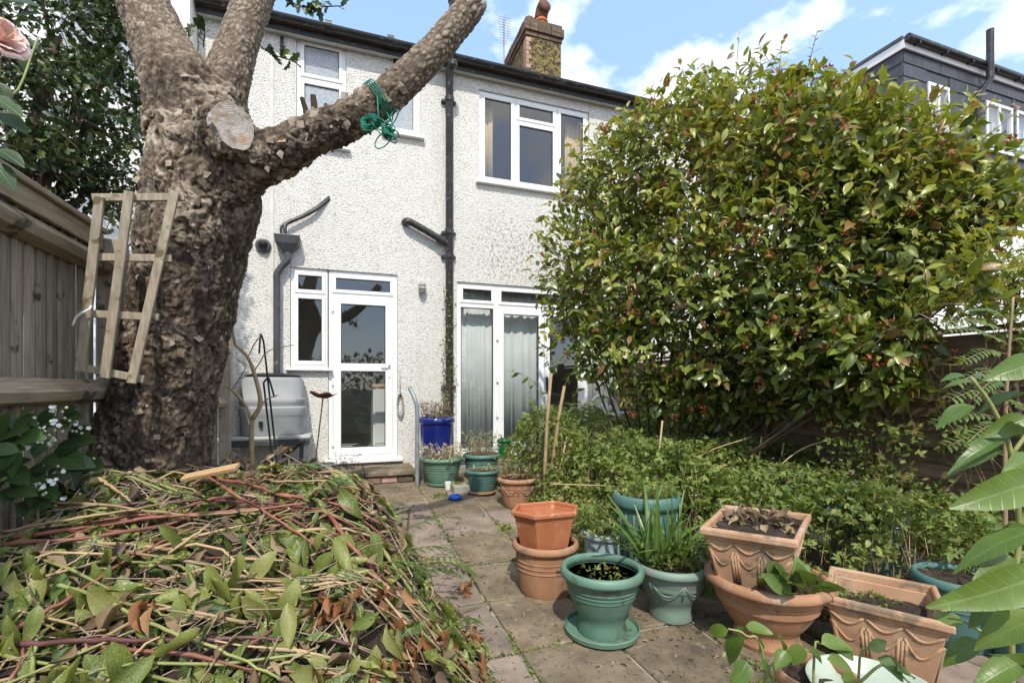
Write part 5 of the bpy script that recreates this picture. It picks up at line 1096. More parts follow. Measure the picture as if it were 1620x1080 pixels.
# water butt on its stand
WB = P(433, 640, 5.75); wb = thing('water_butt', 'grey ribbed plastic water butt on a stand under the downpipe', 'water butt', (WB.x, WB.y, 0))
zb, ztp = P(433, 688, 5.6).z, P(433, 596, 5.6).z; hh = ztp - zb
prf = [(.33, 0), (.35, .03), (.352, hh * .30), (.362, hh * .33), (.368, hh * .345), (.368, hh * .47), (.35, hh * .49), (.35, hh * .53), (.358, hh * .545), (.358, hh * .62), (.345, hh * .64), (.335, hh * .92), (.31, hh * .99), (.28, hh)]
MB().lathe(prf, (WB.x, WB.y, zb), 56, sup=3.2, sy=.72).build('body', 'butt_grey', wb, auto=40)
MB().lathe([(.29, hh - .005), (.30, hh + .02), (.24, hh + .04), (.1, hh + .05)], (WB.x, WB.y, zb), 48, sup=3.0, sy=.72).build('lid', 'black_wire', wb, auto=40)
MB().lathe([(.0, 0), (.02, 0), (.02, .07), (.0, .07)], (WB.x - .1, WB.y - .27, zb + .1), 12).build('tap', 'black_wire', wb)
stn = thing('butt_stand', 'low grey slatted table carrying the water butt', 'stand', (WB.x, WB.y, 0))
xa, xb = P(352, 695, 5.35).x - .05, P(488, 695, 5.35).x
for k in range(4):
    y = WB.y - .3 + k * .17; MB().box(xa, xb, y, y + .158, zb - .045, zb - .004).build('top_board', 'stand_top', stn, bevel=.012)
MB().box(xa + .01, xb - .01, WB.y - .29, WB.y - .26, zb - .115, zb - .047).build('apron', 'pipe_grey', stn, bevel=.01)
for x in (xa + .08, xb - .12):
    for y in (WB.y - .25, WB.y + .25): MB().bar((x, y, 0), (x + .03, y, zb - .048), .045, .045, (0, 1, 0)).build('leg', 'pipe_grey', stn)
MB().bar((xb - .3, WB.y - .27, zb - .25), (xb - .05, WB.y - .28, zb - .06), .03, .03, (0, 1, 0)).build('brace', 'black_wire', stn)
# shepherd's crooks and the copper dish
for k, (lab, a, b_, hk) in enumerate((('tall black shepherd crook standing before the water butt', (437, 720), (417, 540), (412, 531)), ('short black shepherd crook leaning before the water butt', (430, 720), (417, 605), (426, 600)))):
    p, q = P(*a, 4.75), P(*b_, 4.75); hkp = P(*hk, 4.72); hke = P(hk[0] + (-2 if k == 0 else 8), hk[1] + 28, 4.7); p0 = Vector((p.x + .02, p.y, 0.0))
    tag(MB().tube([p0, p] + spline([q, q.lerp(hkp, .6) + Vector((0, 0, .02)), hkp, hke], 5), .009, 8).build('garden_hook', 'black_wire', None, True), lab, 'garden hook')
dsh = thing('copper_dish', 'rusty flower-shaped metal dish on a thin rod before the back door', 'bird feeder', tuple(G(492, 790)))
p1 = P(511, 629, 5.2); p0 = G(490, 790); p0 = Vector((p1.x - .14, p1.y, 0))
MB().tube([p0, p0.lerp(p1, .5) + Vector((.004, 0, 0)), p1], .007, 8).build('rod', 'rust', dsh)
m = MB(); n_ = 30; vs = [(p1.x, p1.y, p1.z + .0)]
for q in (.35, .7, 1.0):
    for i in range(n_):
        a = 2 * PI * i / n_; r = .135 * q * (1 + .09 * q * math.cos(5 * a)); vs.append((p1.x + r * math.cos(a), p1.y + r * math.sin(a) * .9, p1.z + .055 * q ** 2 + .012 * q * math.cos(5 * a) - .1 * r * math.cos(a)))
m.add(vs, [(0, 1 + i, 1 + (i + 1) % n_) for i in range(n_)] + [(1 + j * n_ + i, 1 + (j + 1) * n_ + i, 1 + (j + 1) * n_ + (i + 1) % n_, 1 + j * n_ + (i + 1) % n_) for j in (0, 1) for i in range(n_)])
o = m.build('dish', 'rust', dsh, True); sm = o.modifiers.new('s', 'SOLIDIFY'); sm.thickness = .006
# moulded plastic garden chairs
def chair(loc, rot, label):
    root = thing('garden_chair', label, 'chair', loc); root.rotation_euler = (0, 0, rot); parts = []
    m = MB(); vs = []; nu, nv_ = 8, 8
    for j in range(nv_ + 1):
        for i in range(nu + 1): x = -.22 + .44 * i / nu; y = -.22 + .42 * j / nv_; vs.append((x, y, .42 + .02 * ((i / nu - .5) ** 2) * 4 - .015 * math.sin(PI * j / nv_)))
    m.add(vs, [(j * (nu + 1) + i, j * (nu + 1) + i + 1, (j + 1) * (nu + 1) + i + 1, (j + 1) * (nu + 1) + i) for j in range(nv_) for i in range(nu)]); parts.append((m, 'seat', .02))
    for k in range(6):
        x = -.16 + .064 * k; m = MB(); m.bar((x, .2, .44), (x * 1.15, .32, .80 - .03 * abs(k - 2.5)), .036, .014, (0, -1, .3)); parts.append((m, 'back_slat', 0))
    m = MB(); m.tube(spline([(-.24, .2, .43), (-.25, .29, .66), (-.19, .34, .83), (0, .36, .88), (.19, .34, .83), (.25, .29, .66), (.24, .2, .43)], 6), .024, 8); parts.append((m, 'back_frame', 0))
    for s in (-1, 1):
        m = MB(); m.tube(spline([(s * .25, .28, .64), (s * .29, .05, .66), (s * .28, -.2, .62), (s * .25, -.24, .45)], 5), .022, 8); parts.append((m, 'armrest', 0))
        for y in (-.2, .2): m = MB(); m.tube([(s * .22, y, .43), (s * .27, y * 1.25, 0)], [.028, .02], 8); parts.append((m, 'leg', 0))
    for m, nm, th in parts:
        o = MB(); o.V, o.Fc = m.V, m.Fc
        me = bpy.data.meshes.new(nm); me.from_pydata(o.V, [], o.Fc); me.materials.append(MATS['chair_white']); me.polygons.foreach_set('use_smooth', np.ones(len(me.polygons), bool)); ob = link(bpy.data.objects.new(nm, me), root)
        if th: q = ob.modifiers.new('s', 'SOLIDIFY'); q.thickness = th
c_ = P(985, 640, 6.2); chair((c_.x, c_.y, .297), .3, 'white moulded plastic garden chair on the terrace close to the garden doors')
c_ = P(1062, 640, 6.1); chair((c_.x, c_.y - .1, .297), -.6, 'white moulded plastic garden chair farther from the garden doors, deep under the camellia')
# black wire plant support
ob_ = thing('wire_obelisk', 'thin black wire plant support among the dead purple stems', 'plant support', tuple(G(950, 835)))
c_ = G(950, 840)
for k in range(4):
    a = k * PI / 2 + .4; MB().tube(spline([(c_.x + .16 * math.cos(a), c_.y + .16 * math.sin(a), 0), (c_.x + .14 * math.cos(a), c_.y + .14 * math.sin(a), .75), (c_.x + .05 * math.cos(a), c_.y + .05 * math.sin(a), .93), (c_.x, c_.y, .96)], 4), .005, 6).build('wire', 'black_wire', ob_)
for z, r in ((.3, .155), (.62, .145)): MB().tube([(c_.x + r * math.cos(a), c_.y + r * math.sin(a), z) for a in [2 * PI * q / 24 for q in range(25)]], .004, 5, False).build('hoop', 'black_wire', ob_)
# ================================================================== PLANTS
def limb(m, pts, r0, r1, n=7, k=5):
    s = spline(pts, k); m.tube(s, [r0 + (r1 - r0) * i / (len(s) - 1) for i in range(len(s))], n)
# ------------------------------------------------------------------ the camellia
cam_root = Vector((3.2, 4.3, 0))
cml = thing('camellia_bush', 'huge glossy camellia bush with bronze tips and brown spent flowers', 'bush', tuple(cam_root))
blobs = [(935, 400, 4.7, 78, 165), (905, 480, 4.75, 40, 60), (985, 290, 4.45, 92, 100), (1070, 240, 4.15, 105, 105), (1180, 230, 3.85, 130, 105), (1300, 235, 3.55, 130, 105), (1420, 280, 3.25, 125, 110), (1515, 330, 3.0, 82, 85), (1000, 430, 4.35, 110, 130), (1110, 420, 4.05, 140, 170), (1240, 420, 3.7, 150, 170), (1370, 420, 3.4, 130, 150), (1460, 420, 3.2, 80, 90), (1040, 540, 4.25, 130, 85), (1170, 560, 3.95, 120, 85), (1290, 545, 3.65, 120, 85), (1400, 530, 3.45, 80, 60), (1230, 640, 3.85, 45, 28), (1080, 620, 4.15, 90, 42), (1120, 160, 4.05, 40, 38), (1270, 150, 3.65, 50, 40), (1575, 330, 2.9, 34, 44), (945, 565, 4.6, 45, 30), (1050, 585, 4.4, 60, 45), (1150, 640, 4.05, 80, 38), (1320, 610, 3.75, 70, 45), (1400, 590, 3.5, 60, 40), (1500, 480, 3.1, 60, 60)]
blobs = [(u, v, (min(d + .42, 3.5 / ray(u, v).x) if v > 470 else d + .42), rx, ry) for u, v, d, rx, ry in blobs]
pos = []; nrm = []
wts = np.array([rx * ry for (_, _, _, rx, ry) in blobs], float); wts /= wts.sum(); NL = 31000
for (u, v, d, rx, ry), wt in zip(blobs, wts):
    n = int(NL * wt); c = np.array(P(u, v, d)); q = rdir(n); rr = RNG.uniform(.30, 1.06, n) ** .6; rr = rr * (1 + .22 * vnoise(q * 2.4 + u * .01, 3))
    ax1 = np.array(RT) * rx / F * d; ax2 = np.array([0, 0, 1.0]) * ry / F * d; ax3 = np.array(FW) * min(rx, ry) / F * d * .85
    pos.append(c + (q[:, 0:1] * ax1 + q[:, 1:2] * ax3 + q[:, 2:3] * ax2) * rr[:, None]); nrm.append(q[:, 0:1] * np.array(RT) + q[:, 1:2] * np.array(FW) + q[:, 2:3] * np.array([0, 0, 1]))
pos = np.concatenate(pos); nrm = np.concatenate(nrm)
gap = vnoise(pos * 3.2, 21) + .6 * vnoise(pos * 7, 22); keep = gap + .5 * vnoise(pos * 1.7, 23) > -.66
keep &= ~((pos[:, 0] > 3.9) & (pos[:, 2] < 1.8)); pos, nrm = pos[keep], nrm[keep]; n = len(pos)
yd = nrm * .7 + rdir(n) * .85 + np.array([0, 0, .05]); zd = nrm * .45 + np.array([0, -.25, .75]) + .6 * RNG.normal(size=(n, 3))
tint = np.clip(.50 + .22 * RNG.normal(size=n) + .22 * vnoise(pos * 2.2, 40) + .14 * (pos[:, 2] - 2.2), 0, .89); tint[RNG.random(n) < .05] = .97
CT = [leaf_tpl(.46, 4, .18, .22, .48), leaf_tpl(.5, 4, .28, .35, .46), leaf_tpl(.42, 4, .1, .1, .5)]
scatter('leaf_mass', CT, pos, yd, zd, RNG.uniform(.055, .13, n), tint, 'camellia_leaf', cml, 'stuff', 300)
m = MB(); rs = random.Random(31); tops = []
for (u, v, d, rx, ry) in blobs:
    c = P(u, v, d); b0 = cam_root + Vector((rs.uniform(-.1, .1), rs.uniform(-.1, .1), 0)); mid = b0.lerp(c, .5); mid.z = b0.z + (c.z - b0.z) * .45
    limb(m, [b0, mid + Vector((rs.uniform(-.1, .1), rs.uniform(-.1, .1), 0)), c], .016, .007)
m.build('trunk', 'twig_brown', cml, True)
m = MB()
for i in RNG.choice(len(pos), 520, False):
    p = Vector(pos[i]); q = Vector(nrm[i]); l = rs.uniform(.12, .34); m.tube([p - q * l + Vector((rs.uniform(-.05, .05), rs.uniform(-.05, .05), rs.uniform(-.08, .02))), p - q * l * .5 + Vector((0, 0, .012)), p + q * .02], [.0055, .0042, .0025], 5, False)
for (a, b_) in (((1150, 190), (1170, 48)), ((1160, 180), (1205, 72)), ((1172, 120), (1190, 90)), ((1105, 200), (1120, 100)), ((1225, 170), (1237, 100)), ((850, 370), (905, 440))):
    MB().tube([P(*a, 4.1), P((a[0] + b_[0]) / 2 + 4, (a[1] + b_[1]) / 2, 4.1), P(*b_, 4.1)], [.007, .005, .0025], 5).build('shoot', 'twig_dry', cml, True)
m.build('twig', 'twig_dry', cml, True)['kind'] = 'stuff'
# a few leaves on the bare shoots
pp_ = [P(u, v, 4.08) for u, v in ((1165, 62), (1160, 80), (1176, 90), (1150, 95), (1140, 110), (1205, 75), (1110, 125), (1122, 110), (1098, 118), (1232, 105), (1090, 145), (1130, 140))]
scatter('leaf_mass', CT, [tuple(p) for p in pp_], rdir(len(pp_), .2), rdir(len(pp_), .5), .085, RNG.uniform(.6, .97, len(pp_)), 'camellia_leaf', cml, 'stuff')
# young shoots standing out from the outline
rs = random.Random(41); out_ = np.where((nrm @ np.array(FW) < .35))[0]; sp_, sy_, sz_ = [], [], []
for i in RNG.choice(out_, 190, False):
    p = Vector(pos[i]); q = (Vector(nrm[i]) + Vector((0, 0, .55)) + Vector(rdir(1)[0]) * .4).normalized(); l = rs.uniform(.16, .42); c1 = p + q * l * .5 + Vector((0, 0, -.01)); c2 = p + q * l
    MB().tube([p - q * .08, c1, c2], [.004, .003, .0018], 5).build('shoot', 'twig_dry', cml, True); nl = rs.randint(5, 8)
    for k in range(nl):
        b0 = p.lerp(c2, .25 + .75 * k / nl); a = k * 2.4; e1 = q.orthogonal().normalized(); e2 = q.cross(e1); sp_.append(tuple(b0)); sy_.append(tuple(q * .6 + e1 * math.cos(a) + e2 * math.sin(a))); sz_.append(tuple(q + Vector((0, -.3, .5))))
n_s = len(sp_); scatter('leaf_mass', CT, sp_, sy_, sz_, RNG.uniform(.05, .1, n_s), np.clip(RNG.normal(.75, .14, n_s), 0, .97), 'camellia_leaf', cml, 'stuff')
# spent flowers: ragged brown clusters
idx = RNG.choice(np.where((nrm @ np.array(FW)) < .1)[0], 260, False); fp = np.repeat(pos[idx] + nrm[idx] * .05 - np.array(FW) * .04, 12, 0) + RNG.normal(size=(260 * 12, 3)) * .014
scatter('spent_flower', [leaf_tpl(.6, 2, .3, .4)], fp, rdir(len(fp)), rdir(len(fp)), RNG.uniform(.022, .04, len(fp)), 0, 'spent_flower', cml, 'stuff')
# ------------------------------------------------------------------ holly behind the fence
hol = thing('holly_tree', 'dark spiny holly overhanging the close-board fence behind the trunk', 'tree', (-2.4, 4.2, 0))
hb = [(40, 60, 3.6, 110, 95), (130, 60, 3.9, 95, 85), (80, 150, 3.7, 120, 90), (170, 160, 4.0, 65, 85), (40, 220, 3.5, 80, 60), (140, 230, 3.9, 90, 60), (170, 290, 4.0, 55, 42), (110, 285, 3.9, 60, 35), (195, 90, 4.1, 50, 80), (-60, 120, 3.5, 100, 150), (60, -40, 3.8, 150, 70), (200, 20, 4.1, 50, 55), (190, 330, 4.0, 40, 34), (60, 270, 3.6, 60, 45), (150, 310, 4.0, 45, 36), (225, 200, 4.2, 30, 60)]
pos = []; nrm = []; wts = np.array([b[3] * b[4] for b in hb], float); wts /= wts.sum()
for (u, v, d, rx, ry), wt in zip(hb, wts):
    n = int(9800 * wt); c = np.array(P(u, v, d)); q = rdir(n); rr = RNG.uniform(.25, 1.1, n) ** .6
    pos.append(c + (q[:, 0:1] * np.array(RT) * rx + q[:, 1:2] * np.array(FW) * min(rx, ry) + q[:, 2:3] * np.array([0, 0, 1.0]) * ry) / F * d * rr[:, None]); nrm.append(q)
pos = np.concatenate(pos); gap = vnoise(pos * 4.2, 61) + .7 * vnoise(pos * 9.5, 62); keep = (gap > -.25) & ~((pos[:, 0] > FX - .06) & (pos[:, 2] < FT + .05)); pos = pos[keep]; n = len(pos)
yd = rdir(n, -.25); zd = rdir(n, .9); HT = [leaf_tpl(.62, 6, .2, .2, .5, .02, 1), leaf_tpl(.55, 6, .1, .3, .5, .03, 1)]
scatter('leaf_mass', HT, pos, yd, zd, RNG.uniform(.045, .075, n), np.clip(RNG.random(n) ** 1.6, 0, 1), 'holly_leaf', hol, 'stuff', 300)
m = MB(); hr_ = Vector((-2.4, 4.2, 0)); rs = random.Random(8)
limb(m, [hr_, hr_ + Vector((.05, 0, 1.5)), P(90, 60, 3.9)], .09, .03)
for (u, v, d, rx, ry) in hb: limb(m, [hr_ + Vector((0, 0, 1.2)), P((u + 90) / 2, (v + 330) / 2, d + .1), P(u, v, d)], .03, .008)
m.build('trunk', 'twig_brown', hol, True)
m = MB()
for i in RNG.choice(n, 380, False):
    p = Vector(pos[i]); d_ = Vector(rdir(1)[0]); m.tube([p, p + d_ * .1 + Vector((0, 0, .02)), p + d_ * .22], [.002, .003, .004], 4, False)
for (a, b_, c) in (((85, 140), (98, 185), (112, 235)), ((115, 150), (125, 185), (160, 205)), ((118, 150), (122, 190), (126, 200))): m.tube([P(*a, 3.7), P(*b_, 3.7), P(*c, 3.72)], [.006, .009, .01], 6)
m.build('twig', 'twig_brown', hol, True)['kind'] = 'stuff'
# sprigs that show against the house
for lab, (a, b_, c), n in (('leafy shoot reaching across the sky above the gutter', ((417, -36, 2.94), (470, 8, 3.1), (540, 10, 3.2)), 26), ('leafy shoot between the tree fork and bathroom window', ((388, 38, 2.89), (420, 80, 3.0), (468, 98, 3.1)), 12), ('leafy shoot in the fork of the tree', ((252, 60, 2.76), (318, 40, 2.95), (322, 75, 3.0)), 16)):
    sp_r = link(bpy.data.objects.new('leafy_shoot', None), tree); sp_r.location = P(*a) - tree.location; sp_r['label'] = lab; q = spline([P(*a), P(*b_), P(*c)], 10); MB().tube(q, .004, 5).build('twig', 'twig_brown', sp_r)
    ii = RNG.integers(6, len(q), n); pp_ = np.array([tuple(q[k]) for k in ii]); scatter('leaf_mass', HT, pp_, rdir(n, -.3), rdir(n, .6) + np.array([0, -.6, 0]), RNG.uniform(.05, .085, n), RNG.random(n) * .9, 'holly_leaf', sp_r, 'stuff', n)
# ------------------------------------------------------------------ climbing rose in the corner of the frame
ros = thing('climbing_rose', 'climbing rose with one large pale pink bloom above the fence', 'rose', (-1.12, .9, 0))
rc = P(8, 50, 1.05); m = MB(); limb(m, [Vector((-1.12, .9, 0)), Vector((-1.15, 1.0, 1.2)), P(-60, 140, 1.1), P(-20, 70, 1.08), rc], .008, .004); limb(m, [P(-40, 90, 1.09), P(20, 150, 1.15), P(60, 60, 1.2)], .003, .002); limb(m, [P(-60, 140, 1.1), P(-20, 250, 1.1), P(5, 290, 1.12)], .003, .002); m.build('stem', 'stem_green', ros, True)
rs = random.Random(6)
for ring_, (np_, r_, op) in enumerate(((4, .014, .15), (5, .024, .45), (6, .036, .85), (7, .046, 1.25))):
    for k in range(np_):
        a = 2 * PI * k / np_ + ring_ * .6; n_ = 6; vs = []
        for i in range(n_ + 1):
            for j in range(n_ + 1):
                t_, s_ = i / n_, j / n_ - .5; w_ = s_ * 1.5 * (.35 + .65 * math.sin(PI * min(1, t_ * .62 + .2))); op_ = op * t_
                rr = r_ * (.25 + .75 * math.sin(min(PI / 2, t_ * 1.7))) + op_ * .016; z = .058 * t_ * (1 - .28 * op) - (.012 * max(0, t_ - .7) * op * 4)
                rr *= .78; z *= .8; vs.append((rr * math.cos(a + w_), rr * math.sin(a + w_), z + .003 * math.sin(9 * s_ + k)))
        Vv = np.array(vs); nrm_ = Vector((.75, -.6, .3)).normalized(); e1 = nrm_.orthogonal().normalized(); e2 = nrm_.cross(e1); W = np.array(rc)[None] + Vv[:, 0:1] * np.array(e1) + Vv[:, 1:2] * np.array(e2) + (Vv[:, 2:3] - .03) * np.array(nrm_)
        mesh_np('petal', W, [(i * (n_ + 1) + j, (i + 1) * (n_ + 1) + j, (i + 1) * (n_ + 1) + j + 1, i * (n_ + 1) + j + 1) for i in range(n_) for j in range(n_)], 'rose_pink', ros, True)
for (u, v, d, s_, dx_, dz_) in ((30, 30, 1.1, .07, .5, .2), (15, 5, 1.1, .08, .8, .1), (-5, 150, 1.08, .08, .6, -.3), (0, 175, 1.1, .085, .8, -.4), (10, 130, 1.12, .05, .3, -.5), (60, 62, 1.2, .04, .5, -.6), (5, 235, 1.1, .07, .6, -.3), (0, 255, 1.1, .075, .5, -.6), (20, 262, 1.14, .05, .2, -.8), (52, 85, 1.2, .045, -.1, -1)):
    p = P(u - 12, v, d); scatter('leaf', [leaf_tpl(.58, 6, .12, .2, .45)], [tuple(p)], [tuple(RT * dx_ + Vector((0, 0, dz_)))], [(.1, -.7, .7)], s_, RNG.random() * .6, 'bramble_leaf', ros)
for (u, v) in ((208, 312), (200, 325), (195, 318), (215, 320)):
    pass
# ------------------------------------------------------------------ bramble against the fence
brm = thing('bramble', 'flowering bramble with white blossoms between the fence and the clippings', 'bramble', tuple(P(60, 800, 1.9)))
brm.location.z = .3; pos, yd, zd, sz = [], [], [], []
for (u, v, du, dv, s_) in ((20, 690, 40, -6, 60), (60, 670, 50, -4, 45), (30, 715, -45, 20, 55), (85, 715, 50, 25, 62), (110, 700, 35, -10, 50), (105, 725, 10, 45, 55), (130, 735, 25, -2, 45), (45, 745, 30, 30, 45), (10, 740, 40, 25, 50), (60, 765, 30, 20, 50), (15, 770, 60, 10, 50), (140, 740, 12, 25, 35), (120, 690, 20, -20, 40), (100, 660, 40, -5, 38), (0, 690, 30, -20, 60), (70, 690, -35, 12, 48), (30, 660, 30, 8, 40), (-20, 720, 60, 30, 60), (40, 790, 60, 10, 45), (90, 775, 40, 12, 45)):
    d = min(2.35, 1.16 / max(.05, -ray(u + du * .5, v).x)) + random.uniform(-.12, .0); p = P(u, v, d); q = P(u + du, v + dv, d - .05)
    for k in range(3):
        a = (k - 1) * .9; dr = (q - p); ax_ = Vector((0, -1, .4)).normalized(); dr = Matrix.Rotation(a, 3, ax_) @ dr; pos.append(tuple(p)); yd.append(tuple(dr)); zd.append((random.uniform(-.3, .3), -.8, .75)); sz.append(s_ / F * d * (1 if k == 1 else .75))
scatter('leaf_mass', [leaf_tpl(.62, 6, .12, .15, .42, .01), leaf_tpl(.66, 6, .05, .25, .42, .012)], pos, yd, zd, sz, RNG.random(len(pos)), 'bramble_leaf', brm, 'stuff', len(pos))
m = MB()
for pts in ([(-30, 790), (0, 735), (25, 712), (80, 705), (130, 690)], [(60, 800), (95, 730), (85, 690), (88, 650)], [(150, 790), (120, 740), (100, 715), (60, 690)], [(0, 760), (60, 735), (110, 740)]): limb(m, [P(u, v, min(2.3, 1.18 / max(.05, -ray(u, v).x))) for u, v in pts], .006, .003)
limb(m, [Vector((brm.location.x, brm.location.y, .0)), P(60, 790, 1.9), P(70, 735, 1.9)], .007, .005); m.build('cane', 'stem_green', brm, True)
fc = []
for (u, v) in ((62, 672), (75, 690), (48, 695), (88, 742), (80, 765), (70, 770), (135, 732), (150, 790), (128, 678), (90, 645), (100, 672), (40, 688), (148, 745), (60, 700), (140, 770), (105, 795), (86, 700)):
    c = P(u, v, min(2.27, 1.1 / max(.05, -ray(u, v).x)) + random.uniform(-.05, .0)); fl = thing  # blossoms stay parts of the bramble
    for k in range(3):
        cc_ = c + Vector((random.uniform(-.025, .025), random.uniform(-.02, .02), random.uniform(-.02, .02))); fn = Vector((random.uniform(-.6, .6), -1, random.uniform(0, .9))).normalized(); e1 = fn.orthogonal().normalized(); e2 = fn.cross(e1)
        pl_s = [(e1 * math.cos(a) + e2 * math.sin(a)) for a in [2 * PI * q / 5 + k for q in range(5)]]
        scatter('blossom', [leaf_tpl(.85, 3, .15, -.1, .6)], [tuple(cc_)] * 5, [tuple(p + fn * .2) for p in pl_s], [tuple(fn)] * 5, random.uniform(.008, .012), 0, 'flower_white', brm)
    for k in range(4): q = c + Vector((random.uniform(-.04, .04), random.uniform(-.02, .02), random.uniform(-.03, .03))); MB().lathe([(.001, -.006), (.006, -.002), (.006, .003), (.001, .007)], tuple(q), 8).build('bud', 'berry_green', brm, True)
# ------------------------------------------------------------------ undergrowth of small-leaved herbs
def cov_h(x, y):
    e = min(sstep(4.75, 5.35, x * 1.15 + y + .12 * n2(x, y, 2, 3)), sstep(1.55, 2.05, x + .1 * n2(x, y, 2.5, 4)), 1 - sstep(5.0, 5.7, y))
    return e * (.53 + .12 * (y - 1.7) + .10 * n2(x, y, 1.8, 6) + .06 * n2(x, y, 5, 7))
pos = []; rs = random.Random(77)
while len(pos) < 34000:
    x, y = rs.uniform(1.6, 3.95), rs.uniform(1.1, 5.6); h = cov_h(x, y) * (1 if (x - cj.x) ** 2 + (y - cj.y) ** 2 > .09 and not (y < cj.y and abs(x - cj.x * y / cj.y) < .26) else .45)
    if h > .05 and (x - cj.x) ** 2 + (y - cj.y) ** 2 > .05: pos.append((x, y, pz(y) + h * (1 - .55 * rs.random() ** 2.2) + rs.gauss(0, .02)))
pos = np.array(pos); n = len(pos); cl_ = vnoise(pos * np.array([7, 7, 7]), 91) + .5 * vnoise(pos * 15, 92); keep = cl_ > -.45; pos = pos[keep]; n = len(pos)
PT = [palm_tpl(3, .5, 2.2), palm_tpl(5, .34, 2.8), leaf_tpl(.55, 3, .15, .2)]
und = scatter('herb_undergrowth', PT, pos, rdir(n, -.1) * np.array([1, 1, .5]), rdir(n, 1.3), RNG.uniform(.024, .058, n), np.clip(.52 + .2 * RNG.normal(size=n) + .25 * vnoise(pos * 2.5, 93), 0, .88), 'cover_leaf', None, 'stuff')
tag(und, 'dense mass of small-leaved green herbs with tiny pale flowers', 'undergrowth', kind='stuff')
m = MB()
for i in RNG.choice(n, 1300, False): p = Vector(pos[i]); m.tube([(p.x + rs.uniform(-.08, .08), p.y + rs.uniform(-.08, .08), max(0, p.z - .3)), tuple(p)], .0016, 3, False)
o = m.build('undergrowth_stems', 'stem_tan', und); o['kind'] = 'stuff'; o.name = 'stem_mass'
ii = RNG.choice(np.where(pos[:, 2] > .3)[0], 420, False); fp = np.repeat(pos[ii] + np.array([0, 0, .035]), 5, 0); fy = np.array([(math.cos(a), math.sin(a), .1) for a in np.tile(2 * PI * np.arange(5) / 5, 420)])
o = scatter('flower_mass', [leaf_tpl(.7, 2, .1, 0)], fp, fy, np.tile([0, -.3, 1.0], (len(fp), 1)), .0085, 0, 'flower_pink', und, 'stuff')
m = MB()
for (a, b_, c, d) in (((1060, 775), (1110, 720), (1190, 690), 4.0), ((1190, 780), (1260, 715), (1330, 690), 3.7), ((1085, 800), (1120, 745), (1150, 735), 3.9), ((870, 765), (960, 768), (1020, 772), 3.75)): m.tube(spline([P(*a, d), P(*b_, d), P(*c, d)], 6), .005, 5)
for (u, v, w_) in ((1048, 665, 740), (1205, 690, 760), (1365, 705, 755), (1240, 700, 750)): m.tube([P(u, v, 4.1), P(u - 8, w_, 4.1), P(u - 8, w_ + 60, 4.1)], .008, 6)
tag(m.build('dead_stems', 'stem_tan', None, True), 'dead tan stems arching over the green undergrowth', 'dead stems', kind='stuff')
# dead purple growth by the garden doors
c_ = np.array(G(925, 815)); n = 1500; pos = c_ + RNG.normal(size=(n, 3)) * np.array([.3, .25, .2]) + np.array([.25, .35, .52]); pos = pos[pos[:, 2] > .1]; n = len(pos)
prp = thing('purple_shrub', 'half dead purple leaved shrub beside the bare tan canes', 'shrub', (c_[0] + .25, c_[1] + .35, 0))
scatter('leaf_mass', [leaf_tpl(.5, 3, .2, .3), palm_tpl(3, .4, 2.0)], pos, rdir(n, -.3), rdir(n, .8), RNG.uniform(.018, .045, n), RNG.random(n), 'purple_leaf', prp, 'stuff')
m = MB(); b0 = Vector((c_[0] + .25, c_[1] + .35, 0))
for i in RNG.choice(n, 90, False): p = Vector(pos[i]); m.tube([b0 + Vector((random.uniform(-.1, .1), random.uniform(-.1, .1), 0)), b0.lerp(p, .6) + Vector((0, 0, .08)), p], [.005, .004, .002], 4, False)
m.build('stem', 'twig_brown', prp, True)
# bare canes with thin green shoots
cane = thing('bare_canes', 'two pale bare canes with thin green shoots rising from the low hexagonal planter', 'shrub', (CANE.x, CANE.y, .2)); dC = depth(CANE)
for pts, r in (([(862, 800), (862, 740), (866, 660), (872, 590)], .017), ([(868, 800), (876, 720), (884, 660), (893, 610)], .018), ([(872, 795), (885, 745), (897, 690)], .010)): MB().tube([P(u, v, dC) for u, v in pts], [r * 1.1, r, r * .9, r * .8][:len(pts)], 9).build('cane', 'stem_tan', cane, True)
m = MB(); lp, ly = [], []
for (a, b_, c, nl) in (((872, 592), (862, 560), (852, 535), 16), ((872, 600), (884, 570), (905, 545), 14), ((893, 612), (905, 590), (925, 600), 14), ((866, 680), (890, 655), (930, 640), 10), ((868, 650), (840, 600), (800, 585), 8), ((866, 690), (846, 640), (835, 600), 10), ((885, 690), (905, 640), (915, 610), 12), ((900, 640), (950, 640), (975, 690), 8), ((872, 720), (900, 690), (920, 660), 10)):
    q = spline([P(*a, dC), P(*b_, dC), P(*c, dC)], 8); m.tube(q, .003, 5)
    for k in range(nl): i = 3 + int(k / nl * (len(q) - 4)); lp.append(tuple(q[i])); ly.append(tuple(Vector(rdir(1)[0]) + Vector((0, 0, -.2))))
m.build('shoot', 'stem_green', cane, True); n = len(lp)
scatter('leaf_mass', [leaf_tpl(.36, 4, .15, .2)], lp, ly, rdir(n, .6) + np.array([0, -.6, 0]), RNG.uniform(.05, .09, n), RNG.random(n), 'fresh_leaf', cane, 'stuff', n)
